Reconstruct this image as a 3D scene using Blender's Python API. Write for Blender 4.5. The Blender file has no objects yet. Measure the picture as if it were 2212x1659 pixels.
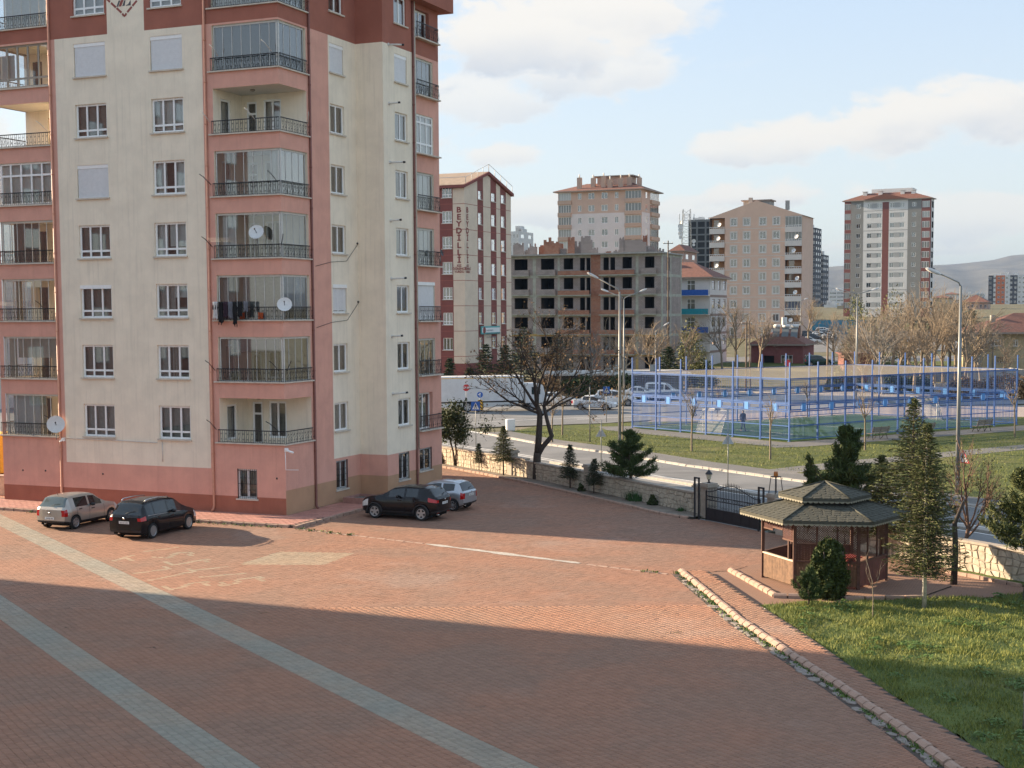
import bpy, bmesh, math, random
import numpy as np
from mathutils import Vector, Matrix
random.seed(7); rng = np.random.default_rng(7)
SC = bpy.context.scene; COL = SC.collection
rad = math.radians

# ------------------------------------------------------------------ camera
F, CX, CY, CH = 3072.0, 1106.0, 909.0, 9.8          # focal length / principal point of a 2212 x 1659 frame, eye height
PT, RL = rad(4.32), 0.006
_f = np.array([0, math.cos(PT), -math.sin(PT)]); _u0 = np.array([0, math.sin(PT), math.cos(PT)]); _r0 = np.array([1., 0, 0])
_r = math.cos(RL)*_r0 - math.sin(RL)*_u0; _u = math.cos(RL)*_u0 + math.sin(RL)*_r0
cam_d = bpy.data.cameras.new('camera'); cam = bpy.data.objects.new('camera', cam_d); COL.objects.link(cam)
cam.matrix_world = Matrix(((_r[0], _u[0], -_f[0], 0), (_r[1], _u[1], -_f[1], 0), (_r[2], _u[2], -_f[2], CH), (0, 0, 0, 1)))
cam_d.sensor_width = 36; cam_d.lens = F/2212*36; cam_d.shift_y = (CY-829.5)/2212
cam_d.clip_start = 0.5; cam_d.clip_end = 40000
SC.camera = cam
SC.render.resolution_x, SC.render.resolution_y = 1024, 768
def ray(u, v): return (u-CX)/F*_r - (v-CY)/F*_u + _f
def G(u, v, z=0.):                                   # where the ray of a pixel meets the level z
    d = ray(u, v); t = (z-CH)/d[2]; return Vector((d[0]*t, d[1]*t, z))
def AT(u, v, Y):                                     # the ray of a pixel at a known distance
    d = ray(u, v); t = Y/d[1]; return Vector((d[0]*t, Y, CH+d[2]*t))

# ------------------------------------------------------------------ sun, sky, exposure
SUN_AZ, SUN_EL = rad(24.3), rad(16.5)                # azimuth above the -X axis, turning to +Y
to_sun = Vector((-math.cos(SUN_AZ)*math.cos(SUN_EL), math.sin(SUN_AZ)*math.cos(SUN_EL), math.sin(SUN_EL)))
sl = bpy.data.lights.new('sun', 'SUN'); sl.energy = 5.0; sl.angle = rad(0.53); sl.color = (1.0, 0.78, 0.54)
so = bpy.data.objects.new('sun', sl); COL.objects.link(so)
so.rotation_euler = to_sun.to_track_quat('Z', 'Y').to_euler(); so.location = (-60, 20, 60)
SC.view_settings.view_transform = 'Standard'; SC.view_settings.look = 'None'
SC.view_settings.exposure = 1.72; SC.view_settings.gamma = 1.0; SC.view_settings.use_curve_mapping = False

W = bpy.data.worlds.new('World'); SC.world = W; W.use_nodes = True
class NT:
    """small node-tree writer"""
    def __init__(s, tree): s.t = tree; s.n = tree.nodes; s.l = tree.links
    def __call__(s, typ, ins=None, **pr):
        n = s.n.new(typ)
        for k, v in pr.items(): setattr(n, k, v)
        for k, v in (ins or {}).items():
            i = n.inputs[k]
            if hasattr(v, 'is_linked') or isinstance(v, bpy.types.NodeSocket): s.l.new(v, i)
            else: i.default_value = v
        return n
    def math(s, op, a, b=0., c=None, clamp=False):
        n = s('ShaderNodeMath', {0: a, 1: b}, operation=op, use_clamp=clamp)
        if c is not None:
            if isinstance(c, bpy.types.NodeSocket): s.l.new(c, n.inputs[2])
            else: n.inputs[2].default_value = c
        return n.outputs[0]
    def mix(s, f, a, b, mode='MIX'):
        n = s('ShaderNodeMix', data_type='RGBA', blend_type=mode)
        for i, v in ((0, f), (6, a), (7, b)):
            if isinstance(v, bpy.types.NodeSocket): s.l.new(v, n.inputs[i])
            else: n.inputs[i].default_value = (tuple(v)+(1,))[:4] if i > 0 else v
        return n.outputs[2]
    def smooth(s, x, a, b):
        n = s('ShaderNodeMapRange', {0: x, 1: a, 2: b, 3: 0., 4: 1.}, interpolation_type='SMOOTHSTEP'); return n.outputs[0]
wt = W.node_tree; wt.nodes.clear(); w = NT(wt)
sky = w('ShaderNodeTexSky', sky_type='NISHITA'); sky.sun_disc = False
sky.sun_elevation = SUN_EL; sky.sun_rotation = math.atan2(to_sun.x, to_sun.y); sky.altitude = 1050; sky.air_density = 1.0; sky.dust_density = 2.2; sky.ozone_density = 1.0
tc = w('ShaderNodeTexCoord'); sep = w('ShaderNodeSeparateXYZ', {0: tc.outputs['Generated']})
az = w.math('ARCTAN2', sep.outputs[0], sep.outputs[1]); el = w.math('ARCSINE', sep.outputs[2])
cv = w('ShaderNodeCombineXYZ', {0: w.math('MULTIPLY', az, 1.0), 1: w.math('MULTIPLY', el, 1.9), 2: 0.})
n1 = w('ShaderNodeTexNoise', {'Vector': cv.outputs[0], 'Scale': 16., 'Detail': 8., 'Roughness': 0.62, 'Distortion': 0.25})
n2 = w('ShaderNodeTexNoise', {'Vector': cv.outputs[0], 'Scale': 5.5, 'Detail': 5., 'Roughness': 0.6})
wob = w.math('MULTIPLY_ADD', w.math('SUBTRACT', n1.outputs[0], 0.5), 2.6, w.math('MULTIPLY', w.math('SUBTRACT', n2.outputs[0], 0.5), 1.2))
def blob(u, v, ru, rv, tilt=0., amp=1.):
    d = Vector(ray(u, v)).normalized(); a0 = math.atan2(d.x, d.y); e0 = math.asin(d.z)
    dx = w.math('DIVIDE', w.math('SUBTRACT', az, a0), ru/F); dy = w.math('DIVIDE', w.math('SUBTRACT', el, e0), rv/F)
    dy = w.math('SUBTRACT', dy, w.math('MULTIPLY', dx, tilt))
    r = w.math('SQRT', w.math('ADD', w.math('MULTIPLY', dx, dx), w.math('MULTIPLY', dy, dy)))
    r = w.math('ADD', r, wob)
    m = w.smooth(r, 0.98, 0.55)
    return w.math('MULTIPLY', m, amp), dy
CL = [(1180, 70, 330, 120, .25, .95), (1250, 150, 250, 80, .2, .8), (1040, 210, 200, 90, 0, .75), (1090, 335, 90, 34, 0, .8), (1960, 262, 330, 72, .55, .95), (1660, 318, 190, 44, .3, .85),
      (2130, 235, 220, 75, .2, .9), (1380, 20, 220, 70, 0, .6), (1660, 428, 170, 46, .1, .9), (1500, 455, 190, 36, 0, .7), (1170, 455, 180, 46, 0, .75), (2130, 470, 260, 60, 0, .7), (1950, 530, 280, 26, 0, .6),
      (600, 260, 380, 120, 0, .7), (2700, 150, 500, 160, 0, .7), (3200, 420, 420, 90, 0, .7), (-300, 330, 500, 120, 0, .7)]
mask, shade = None, None
for c in CL:
    m, dy = blob(*c)
    sh = w.math('MULTIPLY', w.smooth(dy, 0.25, -0.75), m)
    mask = m if mask is None else w.math('MAXIMUM', mask, m); shade = sh if shade is None else w.math('MAXIMUM', shade, sh)
# the rest of the sky carries the same kind of broken cloud
n3 = w('ShaderNodeTexNoise', {'Vector': cv.outputs[0], 'Scale': 3.2, 'Detail': 8., 'Roughness': 0.6, 'Distortion': .3})
gen = w.math('MULTIPLY', w.smooth(n3.outputs[0], 0.55, 0.72), 0.6)
gen = w.math('MULTIPLY', gen, w.smooth(el, -0.02, 0.05))
mask = w.math('MAXIMUM', mask, gen)
shade = w.math('MULTIPLY', shade, w.smooth(n2.outputs[0], 0.3, 0.65))
cloudc = w.mix(shade, (2.60, 2.50, 2.34), (1.62, 1.78, 2.02))
veilc = w.mix(w.smooth(el, 0.02, 0.30), (2.06, 2.12, 2.10), (1.50, 1.86, 2.32))                # thin high veil over the whole sky, whiter to the horizon
skyc = w.mix(0.82, sky.outputs[0], veilc)
skyc = w.mix(mask, skyc, cloudc)
bg = w('ShaderNodeBackground', {0: skyc, 1: 0.12})
wo = w('ShaderNodeOutputWorld'); wt.links.new(bg.outputs[0], wo.inputs[0])

SC.render.engine = 'CYCLES'; cy = SC.cycles; cy.use_denoising = True; cy.max_bounces = 6; cy.diffuse_bounces = 3; cy.glossy_bounces = 3; cy.transparent_max_bounces = 12; cy.transmission_bounces = 3; cy.caustics_reflective = False; cy.caustics_refractive = False
# ------------------------------------------------------------------ materials
MATS = {}
def M(name, rgb, rough=.85, var=.10, scale=6., bump=.0, bscale=60., metal=0., streak=0., spec=.5, dirt=None, coat=0., island=0.):
    """plain procedural paint / plaster / stone: colour noise, vertical streaks, fine relief"""
    if name in MATS: return MATS[name]
    m = bpy.data.materials.new(name); m.use_nodes = True; MATS[name] = m
    t = NT(m.node_tree); m.node_tree.nodes.clear()
    b = t('ShaderNodeBsdfPrincipled', {'Roughness': rough, 'Metallic': metal, 'Specular IOR Level': spec})
    if coat: b.inputs['Coat Weight'].default_value = coat; b.inputs['Coat Roughness'].default_value = .06
    o = t('ShaderNodeOutputMaterial'); m.node_tree.links.new(b.outputs[0], o.inputs[0])
    c = t('ShaderNodeTexCoord').outputs['Object']
    col = (tuple(rgb)+(1,))[:4]
    lo = tuple(x*(1-var) for x in rgb); hi = tuple(min(1, x*(1+var)) for x in rgb)
    cur = None
    if var:
        n = t('ShaderNodeTexNoise', {'Vector': c, 'Scale': scale, 'Detail': 6., 'Roughness': .65})
        cur = t.mix(t.smooth(n.outputs[0], .3, .7), lo, hi)
    if streak:
        mp = t('ShaderNodeMapping', {0: c}); mp.inputs['Scale'].default_value = (3.2, 3.2, .12)
        n = t('ShaderNodeTexNoise', {'Vector': mp.outputs[0], 'Scale': 1.6, 'Detail': 7., 'Roughness': .7})
        cur = t.mix(t.math('MULTIPLY', t.smooth(n.outputs[0], .48, .72), streak), cur or col, tuple(x*.55 for x in rgb))
    if dirt:
        n = t('ShaderNodeTexNoise', {'Vector': c, 'Scale': dirt[1], 'Detail': 8., 'Roughness': .75})
        cur = t.mix(t.math('MULTIPLY', t.smooth(n.outputs[0], .5, .72), dirt[2]), cur or col, dirt[0])
    if island:
        g = t('ShaderNodeNewGeometry'); h = t('ShaderNodeHueSaturation', {'Color': cur if cur else col, 'Value': t.math('MULTIPLY_ADD', g.outputs['Random Per Island'], island*2, 1-island)})
        cur = h.outputs[0]
    if cur: m.node_tree.links.new(cur, b.inputs['Base Color'])
    else: b.inputs['Base Color'].default_value = col
    if bump:
        n = t('ShaderNodeTexNoise', {'Vector': c, 'Scale': bscale, 'Detail': 4.})
        bp = t('ShaderNodeBump', {'Strength': bump, 'Distance': .02, 'Height': n.outputs[0]})
        m.node_tree.links.new(bp.outputs[0], b.inputs['Normal'])
    return m
def glass(name, tint=(.75, .8, .82), refl=.9, base=.02):
    if name in MATS: return MATS[name]
    m = bpy.data.materials.new(name); m.use_nodes = True; MATS[name] = m
    t = NT(m.node_tree); m.node_tree.nodes.clear()
    tr = t('ShaderNodeBsdfTransparent', {0: tint+(1,)}); gl = t('ShaderNodeBsdfGlossy', {'Color': (1, 1, 1, 1), 'Roughness': base})
    fr = t('ShaderNodeFresnel', {'IOR': 1.5}); f = t.math('MULTIPLY_ADD', fr.outputs[0], 2.2*refl, .05, clamp=True)
    mx = t('ShaderNodeMixShader', {0: f, 1: tr.outputs[0], 2: gl.outputs[0]})
    o = t('ShaderNodeOutputMaterial'); m.node_tree.links.new(mx.outputs[0], o.inputs[0]); return m
def emis(name, rgb, s):
    m = bpy.data.materials.new(name); m.use_nodes = True; t = NT(m.node_tree); m.node_tree.nodes.clear()
    e = t('ShaderNodeEmission', {0: rgb+(1,), 1: s}); o = t('ShaderNodeOutputMaterial'); m.node_tree.links.new(e.outputs[0], o.inputs[0]); MATS[name] = m; return m
def srgb(*c): return tuple(((x/255)/12.92 if x/255 <= .04045 else (((x/255)+.055)/1.055)**2.4) for x in c)

# ------------------------------------------------------------------ mesh builder
class MB:
    def __init__(s): s.v = []; s.f = []; s.mi = []; s.ms = []; s.sm = []
    def _m(s, m):
        if isinstance(m, str): m = MATS[m]
        if m not in s.ms: s.ms.append(m)
        return s.ms.index(m)
    def add(s, vs, fs, m, smooth=False):
        b = len(s.v); s.v += [tuple(p) for p in vs]; k = s._m(m)
        for f in fs: s.f.append(tuple(b+i for i in f)); s.mi.append(k); s.sm.append(smooth)
        return s
    def quad(s, a, b, c, d, m): return s.add([a, b, c, d], [(0, 1, 2, 3)], m)
    def poly(s, pts, m): return s.add(pts, [tuple(range(len(pts)))], m)
    def box(s, x0, x1, y0, y1, z0, z1, m, T=None):
        v = [(x, y, z) for z in (z0, z1) for y in (y0, y1) for x in (x0, x1)]
        if T is not None: v = [T(*p) for p in v]
        return s.add(v, [(0, 2, 3, 1), (4, 5, 7, 6), (0, 1, 5, 4), (2, 6, 7, 3), (0, 4, 6, 2), (1, 3, 7, 5)], m)
    def bar(s, a, b, wd, ht, m, up=(0, 0, 1)):           # box beam between two points
        a, b = Vector(a), Vector(b); d = (b-a).normalized(); upv = Vector(up)
        if abs(d.dot(upv)) > .98: upv = Vector((1, 0, 0))
        x = d.cross(upv).normalized()*wd/2; y = x.cross(d).normalized()*ht/2
        v = [p+i*x+j*y for p in (a, b) for i, j in ((-1, -1), (1, -1), (1, 1), (-1, 1))]
        return s.add(v, [(0, 1, 2, 3), (7, 6, 5, 4), (0, 4, 5, 1), (1, 5, 6, 2), (2, 6, 7, 3), (3, 7, 4, 0)], m)
    def tube(s, pts, r, n, m, caps=True, smooth=True):
        pts = [Vector(p) for p in pts]; k = len(pts); rs = r if isinstance(r, (list, tuple)) else [r]*k
        vs = []; px = None
        for i, p in enumerate(pts):
            d = (pts[min(i+1, k-1)]-pts[max(i-1, 0)])
            d = d.normalized() if d.length > 1e-9 else Vector((0, 0, 1))
            if px is None: px = d.orthogonal().normalized()
            px = (px-d*px.dot(d)); px = px.normalized() if px.length > 1e-6 else d.orthogonal().normalized()
            py = d.cross(px)
            for j in range(n):
                a = 2*math.pi*j/n; vs.append(p+(px*math.cos(a)+py*math.sin(a))*rs[i])
        fs = [(i*n+j, i*n+(j+1) % n, (i+1)*n+(j+1) % n, (i+1)*n+j) for i in range(k-1) for j in range(n)]
        if caps: fs += [tuple(range(n-1, -1, -1)), tuple((k-1)*n+j for j in range(n))]
        return s.add(vs, fs, m, smooth)
    def cyl(s, c, r, z0, z1, n, m, r2=None, smooth=True): return s.tube([(c[0], c[1], z0), (c[0], c[1], z1)], [r, r if r2 is None else r2], n, m, True, smooth)
    def lathe(s, prof, n, m, o=(0, 0, 0), T=None, smooth=True):
        vs = []; k = len(prof)
        for r, z in prof:
            for j in range(n):
                a = 2*math.pi*j/n; p = (o[0]+r*math.cos(a), o[1]+r*math.sin(a), o[2]+z); vs.append(T(*p) if T else p)
        fs = [(i*n+j, i*n+(j+1) % n, (i+1)*n+(j+1) % n, (i+1)*n+j) for i in range(k-1) for j in range(n)]
        return s.add(vs, fs, m, smooth)
    def prism(s, poly, z0, z1, m, T=None, top=None):
        n = len(poly); v = [(x, y, z0) for x, y in poly]+[(x, y, z1) for x, y in poly]
        if T: v = [T(*p) for p in v]
        s.add(v, [(i, (i+1) % n, n+(i+1) % n, n+i) for i in range(n)]+[tuple(range(n-1, -1, -1))], m)
        return s.add(v[n:], [tuple(range(n))], top or m)
    def build(s, name, parent=None, loc=None, bevel=0., auto=False):
        me = bpy.data.meshes.new(name); me.from_pydata([tuple(p) for p in s.v], [], s.f)
        for m in s.ms: me.materials.append(m)
        if s.mi: me.polygons.foreach_set('material_index', s.mi); me.polygons.foreach_set('use_smooth', s.sm)
        me.update(); return ob(name, me, parent, loc, bevel)
def ob(name, me, parent=None, loc=None, bevel=0.):
    o = bpy.data.objects.new(name, me); COL.objects.link(o)
    if parent is not None: o.parent = parent
    if loc is not None: o.location = loc
    if bevel:
        b = o.modifiers.new('bevel', 'BEVEL'); b.width = bevel; b.segments = 1; b.limit_method = 'ANGLE'; b.angle_limit = rad(40)
    return o
def tag(o, label=None, cat=None, group=None, kind=None):
    if label: o['label'] = label
    if cat: o['category'] = cat
    if group: o['group'] = group
    if kind: o['kind'] = kind
    return o
def thing(name, label, cat, loc=(0, 0, 0), rz=0., group=None):
    o = bpy.data.objects.new(name, None); COL.objects.link(o); o.empty_display_size = .3
    o.location = loc; o.rotation_euler = (0, 0, rz); return tag(o, label, cat, group)
KIDS = {}
def kids(o): return [c for c in bpy.data.objects if c.parent == o]
def dup(root, loc, rz, label=None, group=None, scale=None):
    def cp(o, par):
        c = o.copy(); COL.objects.link(c); c.parent = par
        for k in list(o.children): cp(k, c)
        return c
    r = cp(root, None); r.location = loc; r.rotation_euler = (0, 0, rz)
    if scale: r.scale = (scale,)*3
    if label: r['label'] = label
    if group: r['group'] = group
    return r
def structure(mb, name, **k): return tag(mb.build(name, **k), kind='structure')
def text_mesh(mb, txt, size, T, m, align='CENTER', spacing=1., bold=0.):
    cu = bpy.data.curves.new('t', 'FONT'); cu.body = txt; cu.size = size; cu.align_x = align; cu.space_character = spacing; cu.offset = bold; cu.resolution_u = 2
    o = bpy.data.objects.new('t', cu); COL.objects.link(o)
    bpy.context.view_layer.update()
    me = bpy.data.meshes.new_from_object(o.evaluated_get(bpy.context.evaluated_depsgraph_get()))
    mb.add([T(v.co.x, v.co.y) for v in me.vertices], [tuple(p.vertices) for p in me.polygons], m)
    bpy.data.objects.remove(o); bpy.data.curves.remove(cu); bpy.data.meshes.remove(me)
# ------------------------------------------------------------------ ground, paving, roads, lawns
BA = rad(-22.9); E1 = Vector((math.cos(BA), math.sin(BA), 0)); E2 = Vector((-math.sin(BA), math.cos(BA), 0)); BO = Vector((-10.93, 68.21, 0))
def ground_z(x, y):
    d = y; z = -.08
    if d > 190: z += .033*(min(d, 480)-190)
    if d > 480: z += .010*(min(d, 1500)-480)
    return z
def pos_mat(name, fn, rough=.9, spec=.3):
    m = bpy.data.materials.new(name); m.use_nodes = True; MATS[name] = m; t = NT(m.node_tree); m.node_tree.nodes.clear()
    b = t('ShaderNodeBsdfPrincipled', {'Roughness': rough, 'Specular IOR Level': spec}); o = t('ShaderNodeOutputMaterial'); m.node_tree.links.new(b.outputs[0], o.inputs[0])
    g = t('ShaderNodeNewGeometry'); c, bump = fn(t, g.outputs['Position'], g)
    m.node_tree.links.new(c, b.inputs['Base Color'])
    if bump is not None: m.node_tree.links.new(bump, b.inputs['Normal'])
    return m
def noise(t, p, s, d=5., r=.6): return t('ShaderNodeTexNoise', {'Vector': p, 'Scale': s, 'Detail': d, 'Roughness': r}).outputs[0]
def f_paver(base):
    def fn(t, p, g):
        oi = t('ShaderNodeObjectInfo')
        r = t.math('FRACT', t.math('ADD', g.outputs['Random Per Island'], oi.outputs['Random']))
        c = t.mix(t.smooth(noise(t, p, .22), .38, .62), base, tuple(a*b for a, b in zip(base, (1.18, 1.02, .94))))
        c = t.mix(t.math('MULTIPLY', t.smooth(noise(t, p, .5, 6.), .55, .75), .35), c, tuple(x*.62 for x in base))
        c = t.mix(t.math('MULTIPLY', t.smooth(noise(t, p, .13, 4.), .56, .7), .3), c, (.42, .34, .29))
        c = t.mix(t.math('MULTIPLY', t.smooth(noise(t, p, .9, 9., .75), .62, .72), .5), c, (.085, .066, .056))
        c = t.mix(t.math('MULTIPLY', noise(t, p, 45., 3.), .35), c, tuple(x*.6 for x in base))
        h = t('ShaderNodeHueSaturation', {'Color': c, 'Value': t.math('MULTIPLY_ADD', r, .20, .90)})
        bp = t('ShaderNodeBump', {'Strength': .3, 'Distance': .01, 'Height': noise(t, p, 90., 2.)})
        return h.outputs[0], bp.outputs[0]
    return fn
RED = (.315, .188, .132); GREY = (.325, .30, .245)
pos_mat('paver_red', f_paver(RED)); pos_mat('paver_grey', f_paver(GREY)); pos_mat('paver_mark', f_paver((.36, .29, .21)))
def f_far(base, mort, e1, sw, sh):
    def fn(t, p, g):
        mp = t('ShaderNodeMapping', {0: p}); mp.inputs['Rotation'].default_value = (0, 0, -e1)
        br = t('ShaderNodeTexBrick', {'Vector': mp.outputs[0], 'Color1': tuple(x*.9 for x in base)+(1,), 'Color2': tuple(x*1.1 for x in base)+(1,), 'Mortar': mort+(1,), 'Scale': 1., 'Mortar Size': .008, 'Brick Width': sw, 'Row Height': sh})
        c = t.mix(t.smooth(noise(t, p, .3, 6.), .35, .7), br.outputs[0], tuple(x*.8 for x in base))
        c = t.mix(t.math('MULTIPLY', t.smooth(noise(t, p, .13, 4.), .56, .7), .3), c, (.40, .33, .28))
        return c, None
    return fn
pos_mat('paving_far', f_far(RED, (.11, .065, .045), BA, .2, .1)); pos_mat('paving_grey_far', f_far(GREY, (.12, .10, .08), BA, .2, .1))
pos_mat('park_paving', f_far((.175, .17, .162), (.1, .095, .09), rad(-59), .3, .15))
pos_mat('walk_tile', f_far((.44, .215, .165), (.14, .075, .055), BA, .4, .2)); pos_mat('plaza_tile', f_far((.36, .30, .265), (.2, .17, .15), BA, .4, .4))
def f_asph(t, p, g):
    c = t.mix(t.smooth(noise(t, p, .25, 8.), .35, .65), (.17, .172, .172), (.23, .23, .228))
    mp = t('ShaderNodeMapping', {0: p}); mp.inputs['Rotation'].default_value = (0, 0, rad(58.5)); mp.inputs['Scale'].default_value = (.04, .9, 1.)
    c = t.mix(t.math('MULTIPLY', t.smooth(noise(t, mp.outputs[0], 1.2, 6.), .45, .65), .45), c, (.12, .12, .12)); c = t.mix(t.math('MULTIPLY', t.smooth(noise(t, p, .7, 10., .8), .6, .66), .4), c, (.09, .09, .09))
    c = t.mix(t.math('MULTIPLY', noise(t, p, 30., 4.), .3), c, (.10, .10, .10)); return c, None
pos_mat('asphalt', f_asph, .85)
def f_soil(t, p, g):
    c = t.mix(t.smooth(noise(t, p, 1.3, 8.), .35, .65), (.16, .135, .11), (.25, .215, .175))
    bp = t('ShaderNodeBump', {'Strength': .8, 'Distance': .05, 'Height': noise(t, p, 9., 6.)}); return c, bp.outputs[0]
pos_mat('soil', f_soil)
def f_grass(lo, hi, dry, amt):
    def fn(t, p, g):
        c = t.mix(t.smooth(noise(t, p, .55, 8., .7), .35, .65), lo, hi)
        c = t.mix(t.math('MULTIPLY', t.smooth(noise(t, p, .2, 6.), .5, .68), amt), c, dry)
        c = t.mix(t.math('MULTIPLY', noise(t, p, 14., 4.), .45), c, tuple(x*.45 for x in lo))
        bp = t('ShaderNodeBump', {'Strength': 1., 'Distance': .08, 'Height': noise(t, p, 6., 6.)}); return c, bp.outputs[0]
    return fn
pos_mat('lawn_ground', f_grass((.075, .11, .026), (.14, .175, .042), (.21, .185, .08), .5)); pos_mat('park_grass', f_grass((.065, .085, .016), (.125, .14, .026), (.17, .15, .055), .6))
pos_mat('turf', f_grass((.035, .10, .03), (.05, .13, .038), (.06, .12, .05), .5)); pos_mat('wild', f_grass((.12, .115, .06), (.19, .17, .10), (.25, .21, .15), .9))
pos_mat('blade', lambda t, p, g: (t.mix(g.outputs['Random Per Island'], (.085, .12, .02), (.26, .26, .06)), None), .7)
pos_mat('weed_leaf', lambda t, p, g: (t.mix(g.outputs['Random Per Island'], (.05, .105, .02), (.125, .19, .042)), None), .6)
M('kerb', (.38, .255, .195), .9, .14, 5., .3, 40., dirt=((.30, .24, .2), 3., .6)); M('kerb_grey', (.36, .335, .30), .9, .15, 5., .3, 40.); M('white_paint', (.72, .71, .67), .8, .12, 9.); M('gutter_stone', (.25, .215, .19), .95, .2, 9., .4)
M('joint', (.072, .055, .045), .95, .2, 12.)

def sheet(name, poly, z, mat, kind='structure', parent=None):
    mb = MB(); mb.poly([(p[0], p[1], z) for p in poly], mat); o = mb.build(name, parent); return tag(o, kind=kind) if parent is None else o
# terrain: one sheet to the horizon, rising gently beyond the pitch
mb = MB(); ys = [-120, 0, 60, 120, 190, 250, 300, 360, 420, 480, 700, 1000, 1500, 2500, 4000, 7000, 12000]
xs = [-9000, -3000, -900, -300, -100, 0, 100, 300, 900, 3000, 9000]
mb.add([(x, y, ground_z(x, y)) for y in ys for x in xs], [(j*11+i, j*11+i+1, (j+1)*11+i+1, (j+1)*11+i) for j in range(len(ys)-1) for i in range(10)], 'wild')
structure(mb, 'terrain')
WALL = [(-9.6, 99.9), (.9, 83.9), (9.25, 68.1), (11.75, 62.3), (19.2, 49.6), (33., 25.4)]              # stone wall line along the road
PATH_E = [(7.35, 52.9), (8.1, 47.1), (8.8, 42.3), (9.2, 38.7), (9.62, 35.1), (9.95, 33.3), (10.35, 30.3), (11.0, 25.)]
KERB_R = [(6.35, 52.9), (7.2, 44.2), (7.9, 39.8), (8.5, 36.3), (9.05, 32.5), (9.35, 29.9), (9.9, 25.)]
KERB_Y = [(-5.6, 92.1), (-4.4, 90.2), (-2.9, 88.), (-.7, 84.4), (1.8, 79.6), (4.65, 73.9), (7.1, 68.8), (8.0, 67.4), (8.55, 66.9)]
yard = [(-46, 22)] + [(10.2, 22)] + PATH_E[::-1][1:7] + [(8.15, 47.0), (9.7, 47.2), (11.7, 47.5), (16.2, 48.1), (19.2, 48.9), (12.9, 60.2), (8.9, 67.0)] + KERB_Y[::-1] + [(-8, 97), (-46, 112)]
sheet('courtyard', yard, 0., 'paving_far'); court_yard = bpy.data.objects['courtyard']
# --- interlocking pavers
def inpoly(x, y, P):
    x = np.asarray(x); y = np.asarray(y); c = np.zeros(x.shape, bool); n = len(P)
    for i in range(n):
        (x1, y1), (x2, y2) = P[i], P[(i+1) % n]
        if y1 == y2: continue
        k = ((y1 > y) != (y2 > y)) & (x < (x2-x1)*(y-y1)/(y2-y1)+x1); c ^= k
    return c
def k1(x, y, o=(0, 1900), k=1.58): return tuple(G((o[0]+x/k)/1.8228, (o[1]+y/k)/1.8228)[:2])
k2 = lambda x, y: k1(x, y, (0, 2300)); k3 = lambda x, y: k1(x, y, (1200, 2400), 1.3825)
strip1 = [k1(-150, 135), k1(0, 205), k1(700, 520), k1(1030, 665), k2(1600, 280), k3(640, 570), k3(1280, 863), k3(1700, 1060), k3(1450, 1080), k3(990, 863), k3(500, 640), k2(1500, 370), k1(850, 660), k1(300, 422), k1(0, 272), k1(-150, 205)]
strip2 = [k2(-200, -45), k2(0, 70), k2(600, 440), k2(1150, 800), k2(1620, 1144), k2(2000, 1420), k2(1600, 1420), k2(1280, 1144), k2(1000, 980), k2(560, 620), k2(0, 230), k2(-200, 95)]
diamond = [k1(1480, 512), k1(1740, 432), k1(2212, 440), k1(2010, 515)]
STROKES = [[(720, 487), (830, 452)], [(765, 465), (810, 490)], [(915, 428), (1100, 405)], [(945, 465), (1050, 470), (1100, 440), (1180, 437), (1195, 455)], [(1040, 495), (1085, 515), (1280, 478), (1300, 495)],
           [(830, 568), (1060, 537), (1020, 525)], [(925, 612), (1215, 553), (1180, 540)], [(1215, 547), (1400, 525)], [(1250, 590), (1510, 567)], [(1030, 645), (1060, 668), (1135, 655), (1165, 635), (1215, 625), (1270, 620), (1300, 640)],
           [(1370, 625), (1390, 642), (1475, 628), (1480, 605), (1530, 600), (1610, 590), (1635, 615)]]
L, D = .20, .115
PA = rad(33.)
def paver_grid(region, z, ang=PA, seed=1, lim=None):
    """centres of interlocking pavers inside a region and inside the visible wedge"""
    ca, sa = math.cos(ang), math.sin(ang)
    x0, x1 = min(p[0] for p in region), max(p[0] for p in region); y0, y1 = min(p[1] for p in region), max(p[1] for p in region)
    cx, cy = (x0+x1)/2, (y0+y1)/2; R = math.hypot(x1-x0, y1-y0)/2
    i = np.arange(-int(R/L)-1, int(R/L)+2); j = np.arange(-int(R/D)-1, int(R/D)+2); I, J = np.meshgrid(i, j)
    uu = I*L; vv = J*D*1.0
    X = cx+uu*ca-vv*sa; Y = cy+uu*sa+vv*ca
    k = inpoly(X, Y, region) & (np.abs(X) < .365*Y+.9) & (Y > 29.6)
    return X[k], Y[k]
OUT = [(-.5, -.5), (-.25, -.32), (.25, -.68), (.5, -.5), (.5, .5), (.25, .32), (-.25, .68), (-.5, .5)]
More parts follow.
